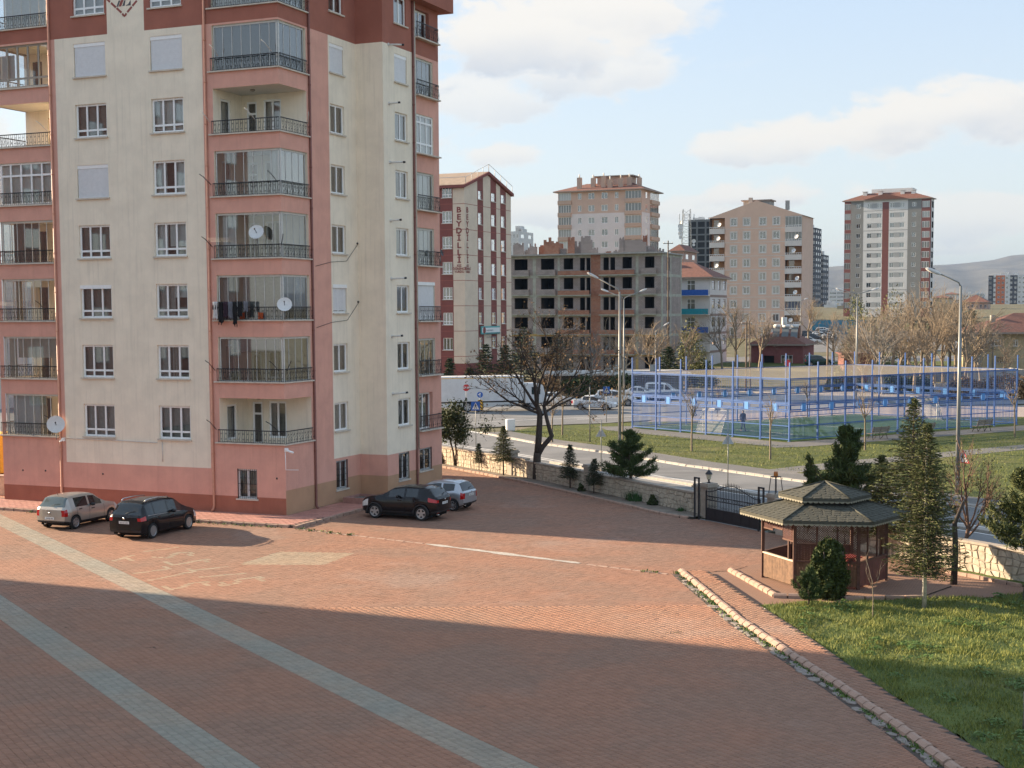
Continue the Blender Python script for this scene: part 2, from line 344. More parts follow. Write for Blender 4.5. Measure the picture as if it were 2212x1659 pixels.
def paver_mesh(name, X, Y, mi, z, ang, th=.012, gap=.93, sides=True):
    n = len(X); ca, sa = math.cos(ang), math.sin(ang); k = len(OUT)
    o = np.array(OUT)*np.array([L*.965, D*.93]); ox = o[:, 0]*ca-o[:, 1]*sa; oy = o[:, 0]*sa+o[:, 1]*ca
    zt = z+rng.normal(0, .0014, n); tilt = rng.normal(0, .012, (n, 2))
    v = np.zeros((n, 2*k, 3)); v[:, :k, 0] = X[:, None]+ox; v[:, :k, 1] = Y[:, None]+oy; v[:, :k, 2] = zt[:, None]+tilt[:, :1]*ox+tilt[:, 1:]*oy
    v[:, k:, :2] = v[:, :k, :2]; v[:, k:, 2] = z-th
    f = []; ls = []
    top = list(range(k)); loops = top+[q for a in range(k) for q in (a, k+a, k+(a+1) % k, (a+1) % k)]
    lt = [k]+[4]*k
    if not sides: loops, lt = top, [k]
    L0 = (np.array(loops)[None]+np.arange(n)[:, None]*2*k).ravel(); tot = np.tile(lt, n); st = np.concatenate([[0], np.cumsum(tot)[:-1]])
    me = bpy.data.meshes.new(name); me.vertices.add(n*2*k); me.vertices.foreach_set('co', v.ravel()); me.loops.add(len(L0)); me.loops.foreach_set('vertex_index', L0.astype(np.int32))
    me.polygons.add(len(tot)); me.polygons.foreach_set('loop_start', st.astype(np.int32)); me.polygons.foreach_set('loop_total', tot.astype(np.int32))
    for q in ('paver_red', 'paver_grey', 'paver_mark'): me.materials.append(MATS[q])
    me.polygons.foreach_set('material_index', np.repeat(mi, len(lt)).astype(np.int32)); me.update(calc_edges=True); me.validate(); return me
near = [(-34, 29), (9.45, 29)]+[p for p in KERB_R[::-1] if p[1] > 29]+[(6.1, 53.1), (7.4, 53.2), (8.3, 53.4), (9.3, 54.6), (12.5, 54.7), (16.2, 52.6), (12.5, 60.6), (8.9, 66.9)]+KERB_Y[::-1]+[(-6.5, 93.), (-5.5, 78.), tuple(BO+E1*2.3+E2*7)[:2], tuple(BO+E1*2.3-E2*2.8)[:2], tuple(BO-E1*26-E2*2.8)[:2]]
X, Y = paver_grid(near, .012)
mi = np.zeros(len(X), int); so_ = X*math.cos(PA)+Y*math.sin(PA); mi[((so_ > 15.93) & (so_ < 16.93)) | ((so_ > 10.79) & (so_ < 11.9))] = 1
dm = inpoly(X, Y, diamond); mi[dm] = 2
for s_ in STROKES:
    for a, b in zip(s_[:-1], s_[1:]):
        a, b = np.array(k1(*a)), np.array(k1(*b)); d = b-a; q = ((X-a[0])*d[0]+(Y-a[1])*d[1])/(d@d); q = np.clip(q, 0, 1)
        mi[np.hypot(X-a[0]-q*d[0], Y-a[1]-q*d[1]) < .10] = 2
sheet('joint_sand', near, .003, 'joint', parent=court_yard)
order = np.argsort(Y)
inv = np.abs(X) < .36*Y-.1
order = [i for i in order if inv[i] and Y[i] > 30.9]; ind = order[:300]; rest = np.ones(len(X), bool); rest[ind] = False
nr = rest & (Y < 47)
o = ob('pavers', paver_mesh('pavers', X[nr], Y[nr], mi[nr], .012, PA), court_yard); o['kind'] = 'stuff'
nr = rest & (Y >= 47)
o = ob('pavers', paver_mesh('pavers_beyond', X[nr], Y[nr], mi[nr], .012, PA, sides=False), court_yard); o['kind'] = 'stuff'
pm = [paver_mesh('paver', np.zeros(1), np.zeros(1), np.array([q]), .012, PA) for q in (0, 1)]
for i in ind: ob('paver', pm[min(mi[i], 1)], court_yard, (X[i], Y[i], 0))
# far end of the grey strip, the raised path and the thin kerb line across the yard
path_poly = KERB_R+PATH_E[::-1]
structure(MB().prism([(p[0], p[1]) for p in path_poly][::-1][::-1], -.02, .105, MATS['joint']), 'raised_path'); rp = bpy.data.objects['raised_path']
X, Y = paver_grid([(a[0]+.12, a[1]) for a in KERB_R]+[(a[0]-.1, a[1]) for a in PATH_E[::-1]], .12, PA); o = ob('pavers', paver_mesh('path_pavers', X, Y, np.zeros(len(X), int), .118, PA), rp); o['kind'] = 'stuff'
def along(P, step):
    """points and headings every step metres along a polyline"""
    out = []; carry = 0.
    for (x0, y0), (x1, y1) in zip(P[:-1], P[1:]):
        d = math.hypot(x1-x0, y1-y0); t = carry
        while t < d: out.append((x0+(x1-x0)*t/d, y0+(y1-y0)*t/d, math.atan2(y1-y0, x1-x0))); t += step
        carry = t-d
    return out
def kerb_mesh(ln, wd, ht, ch, mat, name='kerb_stone'):
    mb = MB(); a = ln/2-.028
    prof = [(-wd/2, -.05), (wd/2, -.05), (wd/2, ht-ch), (wd/2-ch*1.4, ht), (-wd/2+.01, ht), (-wd/2, ht-.01)]
    vs = [(x, y, z) for x in (-a, a) for y, z in prof]; n = len(prof)
    mb.add(vs, [(i, i+n, (i+1) % n+n, (i+1) % n) for i in range(n)]+[tuple(range(n)), tuple(range(2*n-1, n-1, -1))], mat)
    me = bpy.data.meshes.new(name); me.from_pydata(mb.v, [], mb.f); me.materials.append(MATS[mat]); return me
def kerb_run(name, P, step=.5, wd=.17, ht=.15, ch=.05, mat='kerb', side=1, jit=.02, base='joint'):
    mb = MB()
    for (x0, y0), (x1, y1) in zip(P[:-1], P[1:]): mb.bar((x0, y0, .0), (x1, y1, .0), wd*.7, .12, base)
    root = structure(mb, name); ms = [kerb_mesh(step, wd, ht, ch, mat) for _ in range(1)]
    for x, y, a in along(P, step):
        o = ob('kerb_stone', ms[0], root, (x+random.uniform(-jit, jit)*.5, y, random.uniform(-jit, jit)*.6)); o.rotation_euler = (random.uniform(-.03, .03), random.uniform(-.02, .02), a+(math.pi if side < 0 else 0)+random.uniform(-.03, .03))
    return root
kerb_run('path_kerb', [p for p in KERB_R], .52, .2, .17, .07, side=-1)
kerb_run('garden_kerb', KERB_Y, .5, .16, .13, .03, side=-1)
kerb_run('island_kerb', [(8.25, 53.1), (9.05, 48.3), (9.7, 48.2)], .5, .18, .15, .06, side=-1)
kerb_run('lawn_kerb', [(11.6, 47.75), (14.2, 47.95)], .7, .16, .13, .03)
kerb_run('back_kerb', [(16.35, 52.7), (17.9, 50.1)], .6, .16, .12, .03)
structure(MB().prism([(8.3, 52.9), (9.15, 48.3), (13.8, 47.9), (15.6, 50.), (12.5, 54.5), (9.3, 54.5)], .004, .05, MATS['joint'], top=MATS['paving_far']), 'gazebo_pavement')
# flush line of stones across the yard and the patched concrete seam
line = [k1(0, 0)]*0 + [(-9.6, 64.4), (-3.1, 59.7), (3.6, 54.4), (6.0, 52.6)]
root = structure(MB().prism([(-9.66, 64.3), (-3.1, 59.55), (3.6, 54.25), (6.0, 52.45), (6.05, 52.6), (3.65, 54.45), (-3.05, 59.75), (-9.6, 64.5)], -.02, .006, MATS['joint']), 'stone_line')
lm = kerb_mesh(.5, .15, .02, .004, 'kerb')
for x, y, a in along(line, .53):
    if not (-3.6 < x < 2.9): o = ob('kerb_stone', lm, root, (x, y, random.uniform(-.004, .006))); o.rotation_euler = (0, 0, a+random.uniform(-.03, .03))
mb = MB(); pts = [(x, y) for x, y, a in along([(-3.7, 60.1), (2.9, 54.95)], .35)]
for i, (x, y) in enumerate(pts):
    w_ = .17+.1*math.sin(i*.9)*math.sin(i*.37); w_ *= min(1, (i+1)*.3, (len(pts)-i)*.3)
    pts[i] = ((x-.6*w_+random.uniform(-.03, .03), y-.8*w_), (x+.6*w_, y+.8*w_+random.uniform(-.03, .03)))
for a, b in zip(pts[:-1], pts[1:]): mb.quad((*a[0], .022), (*b[0], .022), (*b[1], .022), (*a[1], .022), 'seam' if 'seam' in MATS else M('seam', (.44, .40, .35), .95, .2, 8., .3))
o = mb.build('concrete_seam', court_yard)
# broken gutter stones along the foot of the path kerb
mb = MB(); gut = structure(mb.prism([(p[0]-.42, p[1]) for p in KERB_R]+[(p[0]-.05, p[1]) for p in KERB_R[::-1]], -.01, .014, MATS['joint']), 'gutter')
for x, y, a in along(KERB_R, .42):
    if y < 29.6 or y > 52: continue
    for q in range(1 if random.random() < .6 else 2):
        m_ = MB(); n = random.randint(5, 7); r = random.uniform(.1, .2); ph = random.random()*6
        P = [(r*1.35*math.cos(ph+6.283*i/n)*random.uniform(.75, 1.1), r*.8*math.sin(ph+6.283*i/n)*random.uniform(.75, 1.1)) for i in range(n)]
        m_.prism(P, 0, random.uniform(.016, .035), MATS['gutter_stone']); o = m_.build('gutter_stone', gut, (x-random.uniform(.16, .32), y+random.uniform(-.2, .2), .012)); o.rotation_euler = (random.uniform(-.08, .08), random.uniform(-.08, .08), a)
# garden strip in front of the stone wall
def off(P, d):
    out = []
    for i, (x, y) in enumerate(P):
        a = P[max(i-1, 0)]; b = P[min(i+1, len(P)-1)]; dx, dy = b[0]-a[0], b[1]-a[1]; n = math.hypot(dx, dy); out.append((x-dy/n*d, y+dx/n*d))
    return out
sheet('garden_soil', KERB_Y+[(9.3, 67.8), (.9, 83.8), (-9.4, 99.6)], .11, 'soil')
sheet('garden_soil', [(16.5, 52.6), (18.0, 50.), (19.1, 49.3), (16.9, 53.2)], .06, 'lawn_ground')
# sidewalk round the apartment block
SW = .13
def bl(s, t, z=0): return BO+E1*s+E2*t+Vector((0, 0, z))
swp = [(-30, -2.7), (2.2, -2.7), (2.2, 7.2), (2.5, 15.), (1., 15.), (.9, 7.9), (-.5, 7.5), (-.5, .5), (-30, .5)]
mb = MB(); mb.prism([tuple(bl(*p))[:2] for p in swp], -.02, SW-.012, MATS['joint']); sw = structure(mb, 'sidewalk')
tl = MB(); tm = M('tile', (.44, .21, .165), .9, .14, 8., .2, 50., island=.12)
for i in range(-50, 6):
    for j in range(0, 15):
        s0, t0 = i*.4+(.2 if j % 2 else 0), -2.52+j*.2
        if s0 > 1.75: continue
        if t0 > -.05: continue
        tl.box(s0+.012, min(s0+.388, 2.05), t0+.01, t0+.19, SW-.03, SW+random.uniform(-.003, .003), tm, lambda x, y, z: bl(x, y, z))
for i in range(0, 5):
    for j in range(0, 18):
        s0, t0 = .05+i*.42, .1+j*.4
        tl.box(s0+.01, s0+.40, t0+.012, t0+.388, SW-.03, SW+random.uniform(-.003, .003), tm, lambda x, y, z: bl(x, y, z))
o = tl.build('tiles', sw); o['kind'] = 'stuff'
kerb_run('sidewalk_kerb', [tuple(bl(-22, -2.72))[:2], tuple(bl(2.15, -2.72))[:2]], .62, .2, SW+.015, .03)
kerb_run('sidewalk_kerb', [tuple(bl(2.22, -2.6))[:2], tuple(bl(2.22, 6.8))[:2]], .62, .2, SW+.015, .03)
# road, lanes and markings
KF = [(-9, 131), (-4.6, 121), (-2.4, 116.1), (1.7, 107.1), (7, 98.6), (11, 90.6), (13.3, 87.0), (16.7, 81.6), (27, 64.), (48, 28)]
WL = off(WALL, -1.4)
sheet('road', [(-120, 104), (-24, 104), (-9, 100.5)]+[(10.4, 68.6), (20.6, 50.2), (34, 26), (50, 26)]+KF[::-1]+[(-4, 122), (8.5, 126.5), (34, 146), (60, 150), (60, 156), (8, 158), (-120, 172)], .0, 'asphalt'); road = bpy.data.objects['road']
def strip(P, wd, z, mat, name, parent):
    mb = MB(); A, B = off(P, wd/2), off(P, -wd/2)
    for i in range(len(P)-1): mb.quad((*B[i], z), (*B[i+1], z), (*A[i+1], z), (*A[i], z), mat)
    return mb.build(name, parent)
LN1 = [(-5.6, 108.3), (.2, 99.2), (3.6, 93.4), (10.1, 82.8), (14.8, 75.), (30, 49.5)]
strip(LN1, .14, .005, 'white_paint', 'lane_line', road); strip(off(LN1, -.5), .14, .005, 'white_paint', 'lane_line', road)
strip(off(LN1, -1.55), .14, .005, 'white_paint', 'lane_line', road)
strip([(-4, 128), (8, 134)], .15, .005, 'white_paint', 'lane_line', road); strip([(-40, 121), (-12, 121)], .15, .005, 'white_paint', 'lane_line', road); strip([(6, 131), (26, 143)], .15, .005, 'white_paint', 'lane_line', road)
MED = off(LN1, -1.05); mb = MB()
for a, b in zip(MED[2:-1], MED[3:]): mb.bar((*a, .06), (*b, .06), .62, .14, 'kerb_grey')
structure(mb, 'median_kerb')
strip(off(KF, -.05), .3, .004, 'white_paint', 'edge_line', road)
# park: sidewalk, lawns, paths, pitch
kerb_run('park_kerb', KF[2:9], .8, .22, .12, .03, 'kerb_grey', side=-1)
sheet('park_sidewalk', KF[2:9]+off(KF, 2.5)[2:9][::-1], .085, 'park_paving')
C0, CL_, CR_ = Vector((20.85, 106.6, 0)), Vector((10.2, 120.2, 0)), Vector((43.2, 121.4, 0)); CB_ = CL_+CR_-C0
PE = off(KF, 2.5)
sheet('park_lawn', PE[2:9]+[(60, 40), (75, 128), (46, 130), (12, 127), (2, 122.5)], .05, 'park_grass')
strip([tuple((CL_+(CL_-C0)*.12))[:2], (9.2, 118.8), (19.9, 103.9)], 3.1, .062, 'park_paving', 'path', bpy.data.objects['park_lawn']); strip([(18.6, 103.4), (20.2, 103.7), (43.2, 118.2), (60, 129)], 3.2, .066, 'park_paving', 'path', bpy.data.objects['park_lawn'])
strip([(15.2, 85.6), (22.4, 91.5), (28.2, 95.3), (37, 101.5), (60, 117)], 2.3, .062, 'park_paving', 'path', bpy.data.objects['park_lawn'])
sheet('pitch', [tuple(q)[:2] for q in (C0, CR_, CB_, CL_)], .075, 'turf'); pt = bpy.data.objects['pitch']
ux, uy = (CR_-C0).normalized(), (CL_-C0).normalized(); cw, cl = (CL_-C0).length, (CR_-C0).length
def cp(a, b, z=0.): return C0+ux*a+uy*b+Vector((0, 0, z))
for a, b in (((1, 1), (cl-1, 1)), ((1, cw-1), (cl-1, cw-1)), ((1, 1), (1, cw-1)), ((cl-1, 1), (cl-1, cw-1)), ((cl/2, 1), (cl/2, cw-1)), ((1, cw*.25), (5, cw*.25)), ((5, cw*.25), (5, cw*.75)), ((1, cw*.75), (5, cw*.75))):
    strip([tuple(cp(*a))[:2], tuple(cp(*b))[:2]], .1, .081, 'white_paint', 'pitch_line', pt)
# plots behind the pitch and the far car park
sheet('pavement', [(12, 127.2), (46, 130.5), (75, 128.5), (75, 148), (34, 144.5), (14, 131.5)], .03, 'plaza_tile')
M('dry_soil', (.33, .28, .22), .95, .2, 1.5, .3)
sheet('bare_plot', [(-120, 173), (8, 159), (60, 157), (95, 150), (95, 182), (-120, 186)], -.02, 'dry_soil')
def tsheet(name, P, dz, mat): mb = MB(); mb.poly([(x, y, ground_z(x, y)+dz) for x, y in P], mat); return structure(mb, name)
# hills on the horizon
M('hill', (.105, .10, .082), .95, .35, .004, dirt=((.20, .185, .15), .0045, .7))
mb = MB(); cols = []
prof = [(-9000, 150), (-4000, 165), (-1200, 172), (800, 188), (1500, 195), (1700, 198), (1850, 201), (2060, 216), (2150, 224), (2230, 243), (2300, 247), (2400, 243), (2520, 228), (2700, 215), (3300, 205), (5000, 190), (9000, 160)]
def hz(x):
    for (a, b), (c, d) in zip(prof[:-1], prof[1:]):
        if a <= x <= c: return b+(d-b)*(x-a)/(c-a)
X_ = np.concatenate([np.linspace(-9000, 0, 40), np.linspace(50, 4000, 160), np.linspace(4200, 9000, 20)])
rowsY = [3900, 4300, 4700, 5100, 5500, 5900, 6400, 7200]; fr = [.0, .12, .3, .46, .62, .85, 1., .98]
for j, (y, f_) in enumerate(zip(rowsY, fr)):
    for x in X_:
        base = ground_z(x, y)-2; top = (hz(x))*1.0+CH
        n_ = 14*math.sin(x*.004+j*1.7)+9*math.sin(x*.011+j*2.3)+5*math.sin(x*.031+j); n_ *= (1 if 0 < j < 6 else .12)
        cols.append((x*(y/6400), y, base+(top-base)*f_+n_))
nX = len(X_); mb.add(cols, [(j*nX+i, j*nX+i+1, (j+1)*nX+i+1, (j+1)*nX+i) for j in range(len(rowsY)-1) for i in range(nX-1)], 'hill', True)
structure(mb, 'hills')
# ------------------------------------------------------------------ shared facade tools
M('frame_white', (.86, .86, .85), .45, .04); M('frame_grey', (.60, .60, .57), .5, .06); M('frame_brown', (.30, .27, .23), .5, .06); M('sill_stone', (.58, .52, .44), .8, .12, 4.)
glass('glass', (.86, .89, .9)); glass('glass_dark', (.74, .77, .78), 1.); glass('glass_mirror', (.76, .80, .82), 1.6); M('room', (.16, .145, .13), .9, .1)
M('curtain_dark', (.27, .235, .20), .95, .15, 9.); M('curtain_grey', (.46, .44, .41), .95, .12, 9.); M('curtain_white', (.80, .80, .77), .95, .06, 9.); M('curtain_cream', (.55, .47, .33), .95, .1, 9.); M('blind_grey', (.15, .17, .18), .8, .05); M('blind_beige', (.58, .53, .44), .9, .05)
M('shutter', (.72, .72, .73), .5, .04); M('iron', (.018, .018, .022), .5, .1); M('pvc', (.62, .60, .56), .6, .08)
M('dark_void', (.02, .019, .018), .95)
class Plane:
    """a wall plane: u runs along it, v is height, d goes inwards"""
    def __init__(s, o, u, n): s.o = Vector(o); s.u = Vector(u); s.n = Vector(n)
    def __call__(s, u, v, d=0.): return s.o+s.u*u+s.n*d+Vector((0, 0, v))
def wall(mb, P, u0, u1, v0, v1, holes, mat, cu=(), cv=(), flip=False, depth=.22, room=.9, reveal=None, d0=0., rmat='room'):
    """a wall with rectangular openings, each with reveals and a shallow dark room behind"""
    us = sorted({u0, u1, *[h[0] for h in holes], *[h[1] for h in holes], *[c for c in cu if u0 < c < u1]}); vs = sorted({v0, v1, *[h[2] for h in holes], *[h[3] for h in holes], *[c for c in cv if v0 < c < v1]})
    us = [u for u in us if u0 <= u <= u1]; vs = [v for v in vs if v0 <= v <= v1]
    def q(a, b, c, d, m): mb.quad(*((a, b, c, d) if not flip else (d, c, b, a)), m)
    for a, b in zip(us[:-1], us[1:]):
        for c, d in zip(vs[:-1], vs[1:]):
            x, y = (a+b)/2, (c+d)/2
            if any(h[0] < x < h[1] and h[2] < y < h[3] for h in holes): continue
            q(P(a, c, d0), P(b, c, d0), P(b, d, d0), P(a, d, d0), mat(x, y) if callable(mat) else mat)
    for h in holes:
        a, b, c, d = h[:4]; dp = h[4] if len(h) > 4 else depth; rm = h[5] if len(h) > 5 else room
        rv = reveal or (mat((a+b)/2, d+.02) if callable(mat) else mat)
        for (p1, p2) in (((a, c), (a, d)), ((a, d), (b, d)), ((b, d), (b, c)), ((b, c), (a, c))):
            if dp > d0: q(P(*p1, d0), P(*p2, d0), P(*p2, dp), P(*p1, dp), rv)
            if rm: q(P(*p1, dp), P(*p2, dp), P(*p2, dp+rm), P(*p1, dp+rm), rmat)
        if rm: q(P(a, c, dp+rm), P(b, c, dp+rm), P(b, d, dp+rm), P(a, d, dp+rm), rmat)
def pbox(mb, P, a, b, c, d, d0, d1, m): mb.box(a, b, c, d, d0, d1, m, lambda x, y, z: P(x, y, z))
def bars(mb, P, xs, zs, a, b, c, d, d0, m, w_=.06, t_=.06):
    """outer frame plus mullions at xs and transoms at zs"""
    for x in [a+w_/2]+list(xs)+[b-w_/2]: pbox(mb, P, x-w_/2, x+w_/2, c, d, d0, d0+t_, m)
    for z in [c+w_/2]+list(zs)+[d-w_/2]: pbox(mb, P, a, b, z-w_/2, z+w_/2, d0+.004, d0+t_-.004, m)
def drape(mb, P, a, b, c, d, dep, m, amp=.03, fold=.09):
    n = max(2, int((b-a)/fold*2)); v = []; 
    for i in range(n+1):
        u = a+(b-a)*i/n; k = dep+amp*(1 if i % 2 else -1)*random.uniform(.5, 1.2); v += [P(u, c, k), P(u, d, k)]
    mb.add(v, [(2*i, 2*i+2, 2*i+3, 2*i+1) for i in range(n)], m, True)
def window(root, P, a, b, c, d, split=(1/3, 2/3), trans=(.22,), dep=.10, frame='frame_white', curtain=None, sill=True, gl='glass', far=False, name='window', shutter=0., box=False, sillw=.1):
    if far and isinstance(curtain, str): curtain = {'curtain_white': 'curtain_grey', 'curtain_grey': 'curtain_dark', 'curtain_dark': None}[curtain]
    mb = MB(); w_, h_ = b-a, d-c; xs = [a+w_*k for k in split]; zs = [c+h_*k for k in trans]
    bars(mb, P, xs, zs, a, b, c, d, dep, frame, .10 if not far else .07, .06); o = mb.build(name, root)
    us = [a]+xs+[b]; vs = [c]+zs+[d]
    if far: mb = MB(); pbox(mb, P, a+.03, b-.03, c+.03, d-.03, dep+.02, dep+.04, gl); mb.build('pane', o)
    else:
        for i in range(len(us)-1):
            for j in range(len(vs)-1): mb = MB(); mb.quad(P(us[i], vs[j], dep+.03), P(us[i+1], vs[j], dep+.03), P(us[i+1], vs[j+1], dep+.03), P(us[i], vs[j+1], dep+.03), gl); mb.build('pane', o)
    if curtain:
        mb = MB()
        for cc in (curtain if isinstance(curtain, list) else [(0, 1, 0, 1, curtain)]):
            if far: mb.quad(P(a+w_*cc[0], c+h_*cc[2], dep+.16), P(a+w_*cc[1], c+h_*cc[2], dep+.16), P(a+w_*cc[1], c+h_*cc[3], dep+.16), P(a+w_*cc[0], c+h_*cc[3], dep+.16), cc[4])
            else: drape(mb, P, a+w_*cc[0], a+w_*cc[1], c+h_*cc[2], c+h_*cc[3], dep+.2, cc[4])
        mb.build('curtain', o)
    if shutter:
        mb = MB(); bot = d-.16-(h_-.16)*shutter
        if shutter > 0.05:
            n = int((d-.16-bot)/.05)
            for i in range(n): z = bot+(d-.16-bot)*i/n; pbox(mb, P, a+.03, b-.03, z+.004, z+(d-.16-bot)/n, .05+(.004 if i % 2 else 0), .075, 'shutter')
        pbox(mb, P, a, b, d-.18, d, -.02 if box else .03, .12, 'frame_white'); mb.build('shutter', o)
    if sill: mb = MB(); pbox(mb, P, a-.07, b+.07, c-.07, c+.005, -sillw, dep+.02, 'sill_stone'); mb.build('sill', o)
    return o

# ------------------------------------------------------------------ the pink and cream apartment block
STU = dict(rough=.92, scale=.9, bump=.25, bscale=55.)
M('stucco_pink', (.69, .365, .285), var=.07, streak=.18, **STU); M('stucco_cream', (.85, .755, .61), var=.06, streak=.26, **STU); M('stucco_red', (.35, .128, .088), var=.08, streak=.12, **STU)
M('stucco_tan', (.48, .29, .175), var=.07, streak=.1, **STU); M('stucco_brick', (.37, .138, .088), var=.10, streak=.2, **STU); M('ceiling', (.68, .64, .56), .9, .05)
blk = thing('apartment_block', 'tall pink and cream apartment block with glazed balconies beside the paved courtyard', 'building', BO, BA)
Pf = Plane((0, 0, 0), (1, 0, 0), (0, 1, 0)); Pw = Plane((0, 0, 0), (0, 1, 0), (-1, 0, 0)); Pn = Plane((0, 7.45, 0), (1, 0, 0), (0, 1, 0)); Pw2 = Plane((1.6, 0, 0), (0, 1, 0), (-1, 0, 0))
TOP = 29.6; FH = 3.025; NF = 9
fz = [3.64+FH*i for i in range(NF)]; wz = [3.82+FH*i for i in range(NF)]; bz = [3.55+2.99*i for i in range(NF)]; ZR = 23.78
def mF(u, v):
    if v < .94: return 'stucco_brick'
    if v < 2.26: return 'stucco_pink'
    if v > ZR: return 'stucco_cream' if -9.89 < u < -7.65 else 'stucco_red'
    if -13.2 < u < -4.28: return 'stucco_cream'
    return 'stucco_pink'
def mW(u, v):
    if v < 1.32: return 'stucco_tan'
    if v > ZR: return 'stucco_red'
    if v < 2.42 or u < 4.65: return 'stucco_pink'
    return 'stucco_cream'
def mW2(u, v):
    if v < 1.29: return 'stucco_tan'
    if v > ZR: return 'stucco_red'
    if u > 10.95 or v < 2.40: return 'stucco_pink'
    return 'stucco_cream'
mb = MB()
holesF = [(a, b, z, z+1.66) for z in fz for a, b in ((-12.0, -10.05), (-7.33, -5.44)) if z+1.66 < TOP]+[(-2.76, -1.63, .83, 2.3)]
bayo = [(z, z+2.2) for z in bz if z+2.2 < TOP]
holesF += [(-3.72, 0., z, t_, .0, 0) for z, t_ in bayo]+[(-17.12, -13.62, z, t_, 0., 0) for z, t_ in bayo]
cuts = dict(cu=(-13.2, -4.28, -9.89, -7.65), cv=(.94, 2.26, ZR))
wall(mb, Pf, -17.4, 0, 0, TOP, holesF, mF, **cuts)
holesW = [(4.78, 6.2, z, z+1.46) for z in wz if z+1.5 < TOP]+[(4.85, 6.06, .78, 2.28)]
wall(mb, Pw, 0, 7.45, 0, TOP, holesW+[(0., 2.5, z, t_, 0., 0) for z, t_ in bayo], mW, cu=(4.65,), cv=(1.32, 2.42, ZR))
wall(mb, Pn, 0, 1.6, 0, TOP, [], lambda u, v: 'stucco_tan' if v < 1.3 else 'stucco_pink' if v < 2.41 else 'stucco_cream' if v < ZR else 'stucco_red', cv=(1.3, 2.41, ZR))
holes2 = [(8.74, 10.18, z, z+1.46) for z in wz if z+1.5 < TOP]+[(8.72, 9.96, .9, 2.38), (11.2, 12.75, 1.14, 2.39)]
w3o = [(3.4, 5.45), (6.42, 8.45), (9.4, 11.55), (12.43, 14.5), (15.44, 17.5), (18.48, 20.62), (21.6, 23.62), (24.66, 26.2)]
holes2 += [((11.08, 13.3) if i not in (0, 7) else (11.12, 12.9))+h+((.0, 0) if i not in (0, 7) else (.3, .9)) for i, h in enumerate(w3o)]
wall(mb, Pw2, 7.45, 14.03, 0, TOP, [h for h in holes2], mW2, cu=(10.95,), cv=(1.29, 2.40, ZR))
for (x0, y0), (x1, y1) in (((1.6, 14.03), (-1.5, 14.03)), ((-1.5, 14.03), (-1.5, 19)), ((-1.5, 19), (-17.4, 19)), ((-17.4, 19), (-17.4, 2.5))):
    mb.quad((x0, y0, 0), (x1, y1, 0), (x1, y1, TOP), (x0, y0, TOP), 'stucco_pink')
mb.poly([(-17.4, 0, TOP), (0, 0, TOP), (0, 7.45, TOP), (1.6, 7.45, TOP), (1.6, 14.03, TOP), (-1.5, 14.03, TOP), (-1.5, 19, TOP), (-17.4, 19, TOP)], 'stucco_red')
mb.build('wall', blk)
# left end wall of the left balcony stack: parapets only (open to the side)
zz = [0]+[q for p in bayo for q in p]+[TOP]
for a, b in zip(zz[::2], zz[1::2]):
    mb = MB(); mb.box(-17.4, -17.25, .002, 2.5, a, b, 'stucco_pink' if b < 24 else 'stucco_red'); mb.build('end_parapet', blk)
mb = MB(); mb.box(-.2, 2.25, 10.6, 14.7, 26.5, 27.5, 'stucco_red'); mb.box(1.6, 2.25, 10.9, 13.6, 27.5, 27.7, 'stucco_red'); mb.build('eave', blk)
mb = MB(); mb.box(-17.9, .5, -.5, 11.0, TOP, TOP+.35, 'stucco_red'); M('rooftile', (.30, .12, .075), .9, .15, 4.)
mb.add([(-18, -.6, TOP+.36), (.6, -.6, TOP+.36), (.6, 11.2, TOP+.36), (-18, 11.2, TOP+.36), (-12.5, 5.3, TOP+3), (-5, 5.3, TOP+3)], [(0, 1, 5, 4), (1, 2, 5), (2, 3, 4, 5), (3, 0, 4)], 'rooftile'); mb.build('roof', blk)
# windows of the cream wall, column by column from the bottom up
c3 = lambda m: m
left_c = ['curtain_grey', 'curtain_dark', 'curtain_dark', 'curtain_dark', None, 'curtain_dark', None, 'curtain_grey']
right_c = ['curtain_grey', [(0, .6, 0, 1, 'curtain_grey'), (.33, .66, 0, 1, 'curtain_dark')], [(0, .5, 0, .95, 'curtain_grey'), (.5, 1, .6, 1, 'curtain_white')], [(0, .32, 0, 1, 'curtain_white'), (.4, 1, .3, 1, 'curtain_white')], [(.0, .33, 0, 1, 'curtain_white'), (.66, 1, 0, 1, 'curtain_white')], [(0, 1, .1, 1, 'curtain_white')], None, 'curtain_grey']
for i, z in enumerate(fz[:8]):
    for (a, b), cur, sh in (((-12.0, -10.05), left_c[i], {4: 1., 6: 1., 2: .04}.get(i, 0)), ((-7.33, -5.44), right_c[i], {6: 1.}.get(i, 0))):
        if sh != 1. or True: window(blk, Pf, a, b, z, z+1.66, curtain=cur if sh != 1. else None, shutter=sh, box=(sh == .04))
def grille(root, P, a, b, c, d):
    mb = MB()
    for k in range(int((b-a)/.12)+1): u = a+.03+(b-a-.06)*k/int((b-a)/.12); mb.tube([P(u, c, .02), P(u, d, .02)], .009, 5, 'iron')
    for z in (c+.08, (c+d)/2, d-.08): mb.tube([P(a, z, .02), P(b, z, .02)], .011, 5, 'iron')
    for u in (a+.012, b-.012): mb.tube([P(u, c, .02), P(u, d, .02)], .016, 5, 'iron')
    for z in (c+(d-c)*.3, c+(d-c)*.7):
        for k in range(1, 5):
            u = a+(b-a)*k/5
            for s_ in (-1, 1): mb.tube([P(u+s_*.035+.025*math.cos(q), z+.025*math.sin(q), .02) for q in np.linspace(0, 6.28, 7)], .006, 4, 'iron')
    mb.build('grille', root)
o = window(blk, Pf, -2.76, -1.63, .83, 2.3, (.5,), (), curtain='curtain_dark', sillw=.06); grille(o, Pf, -2.76, -1.63, .83, 2.3)
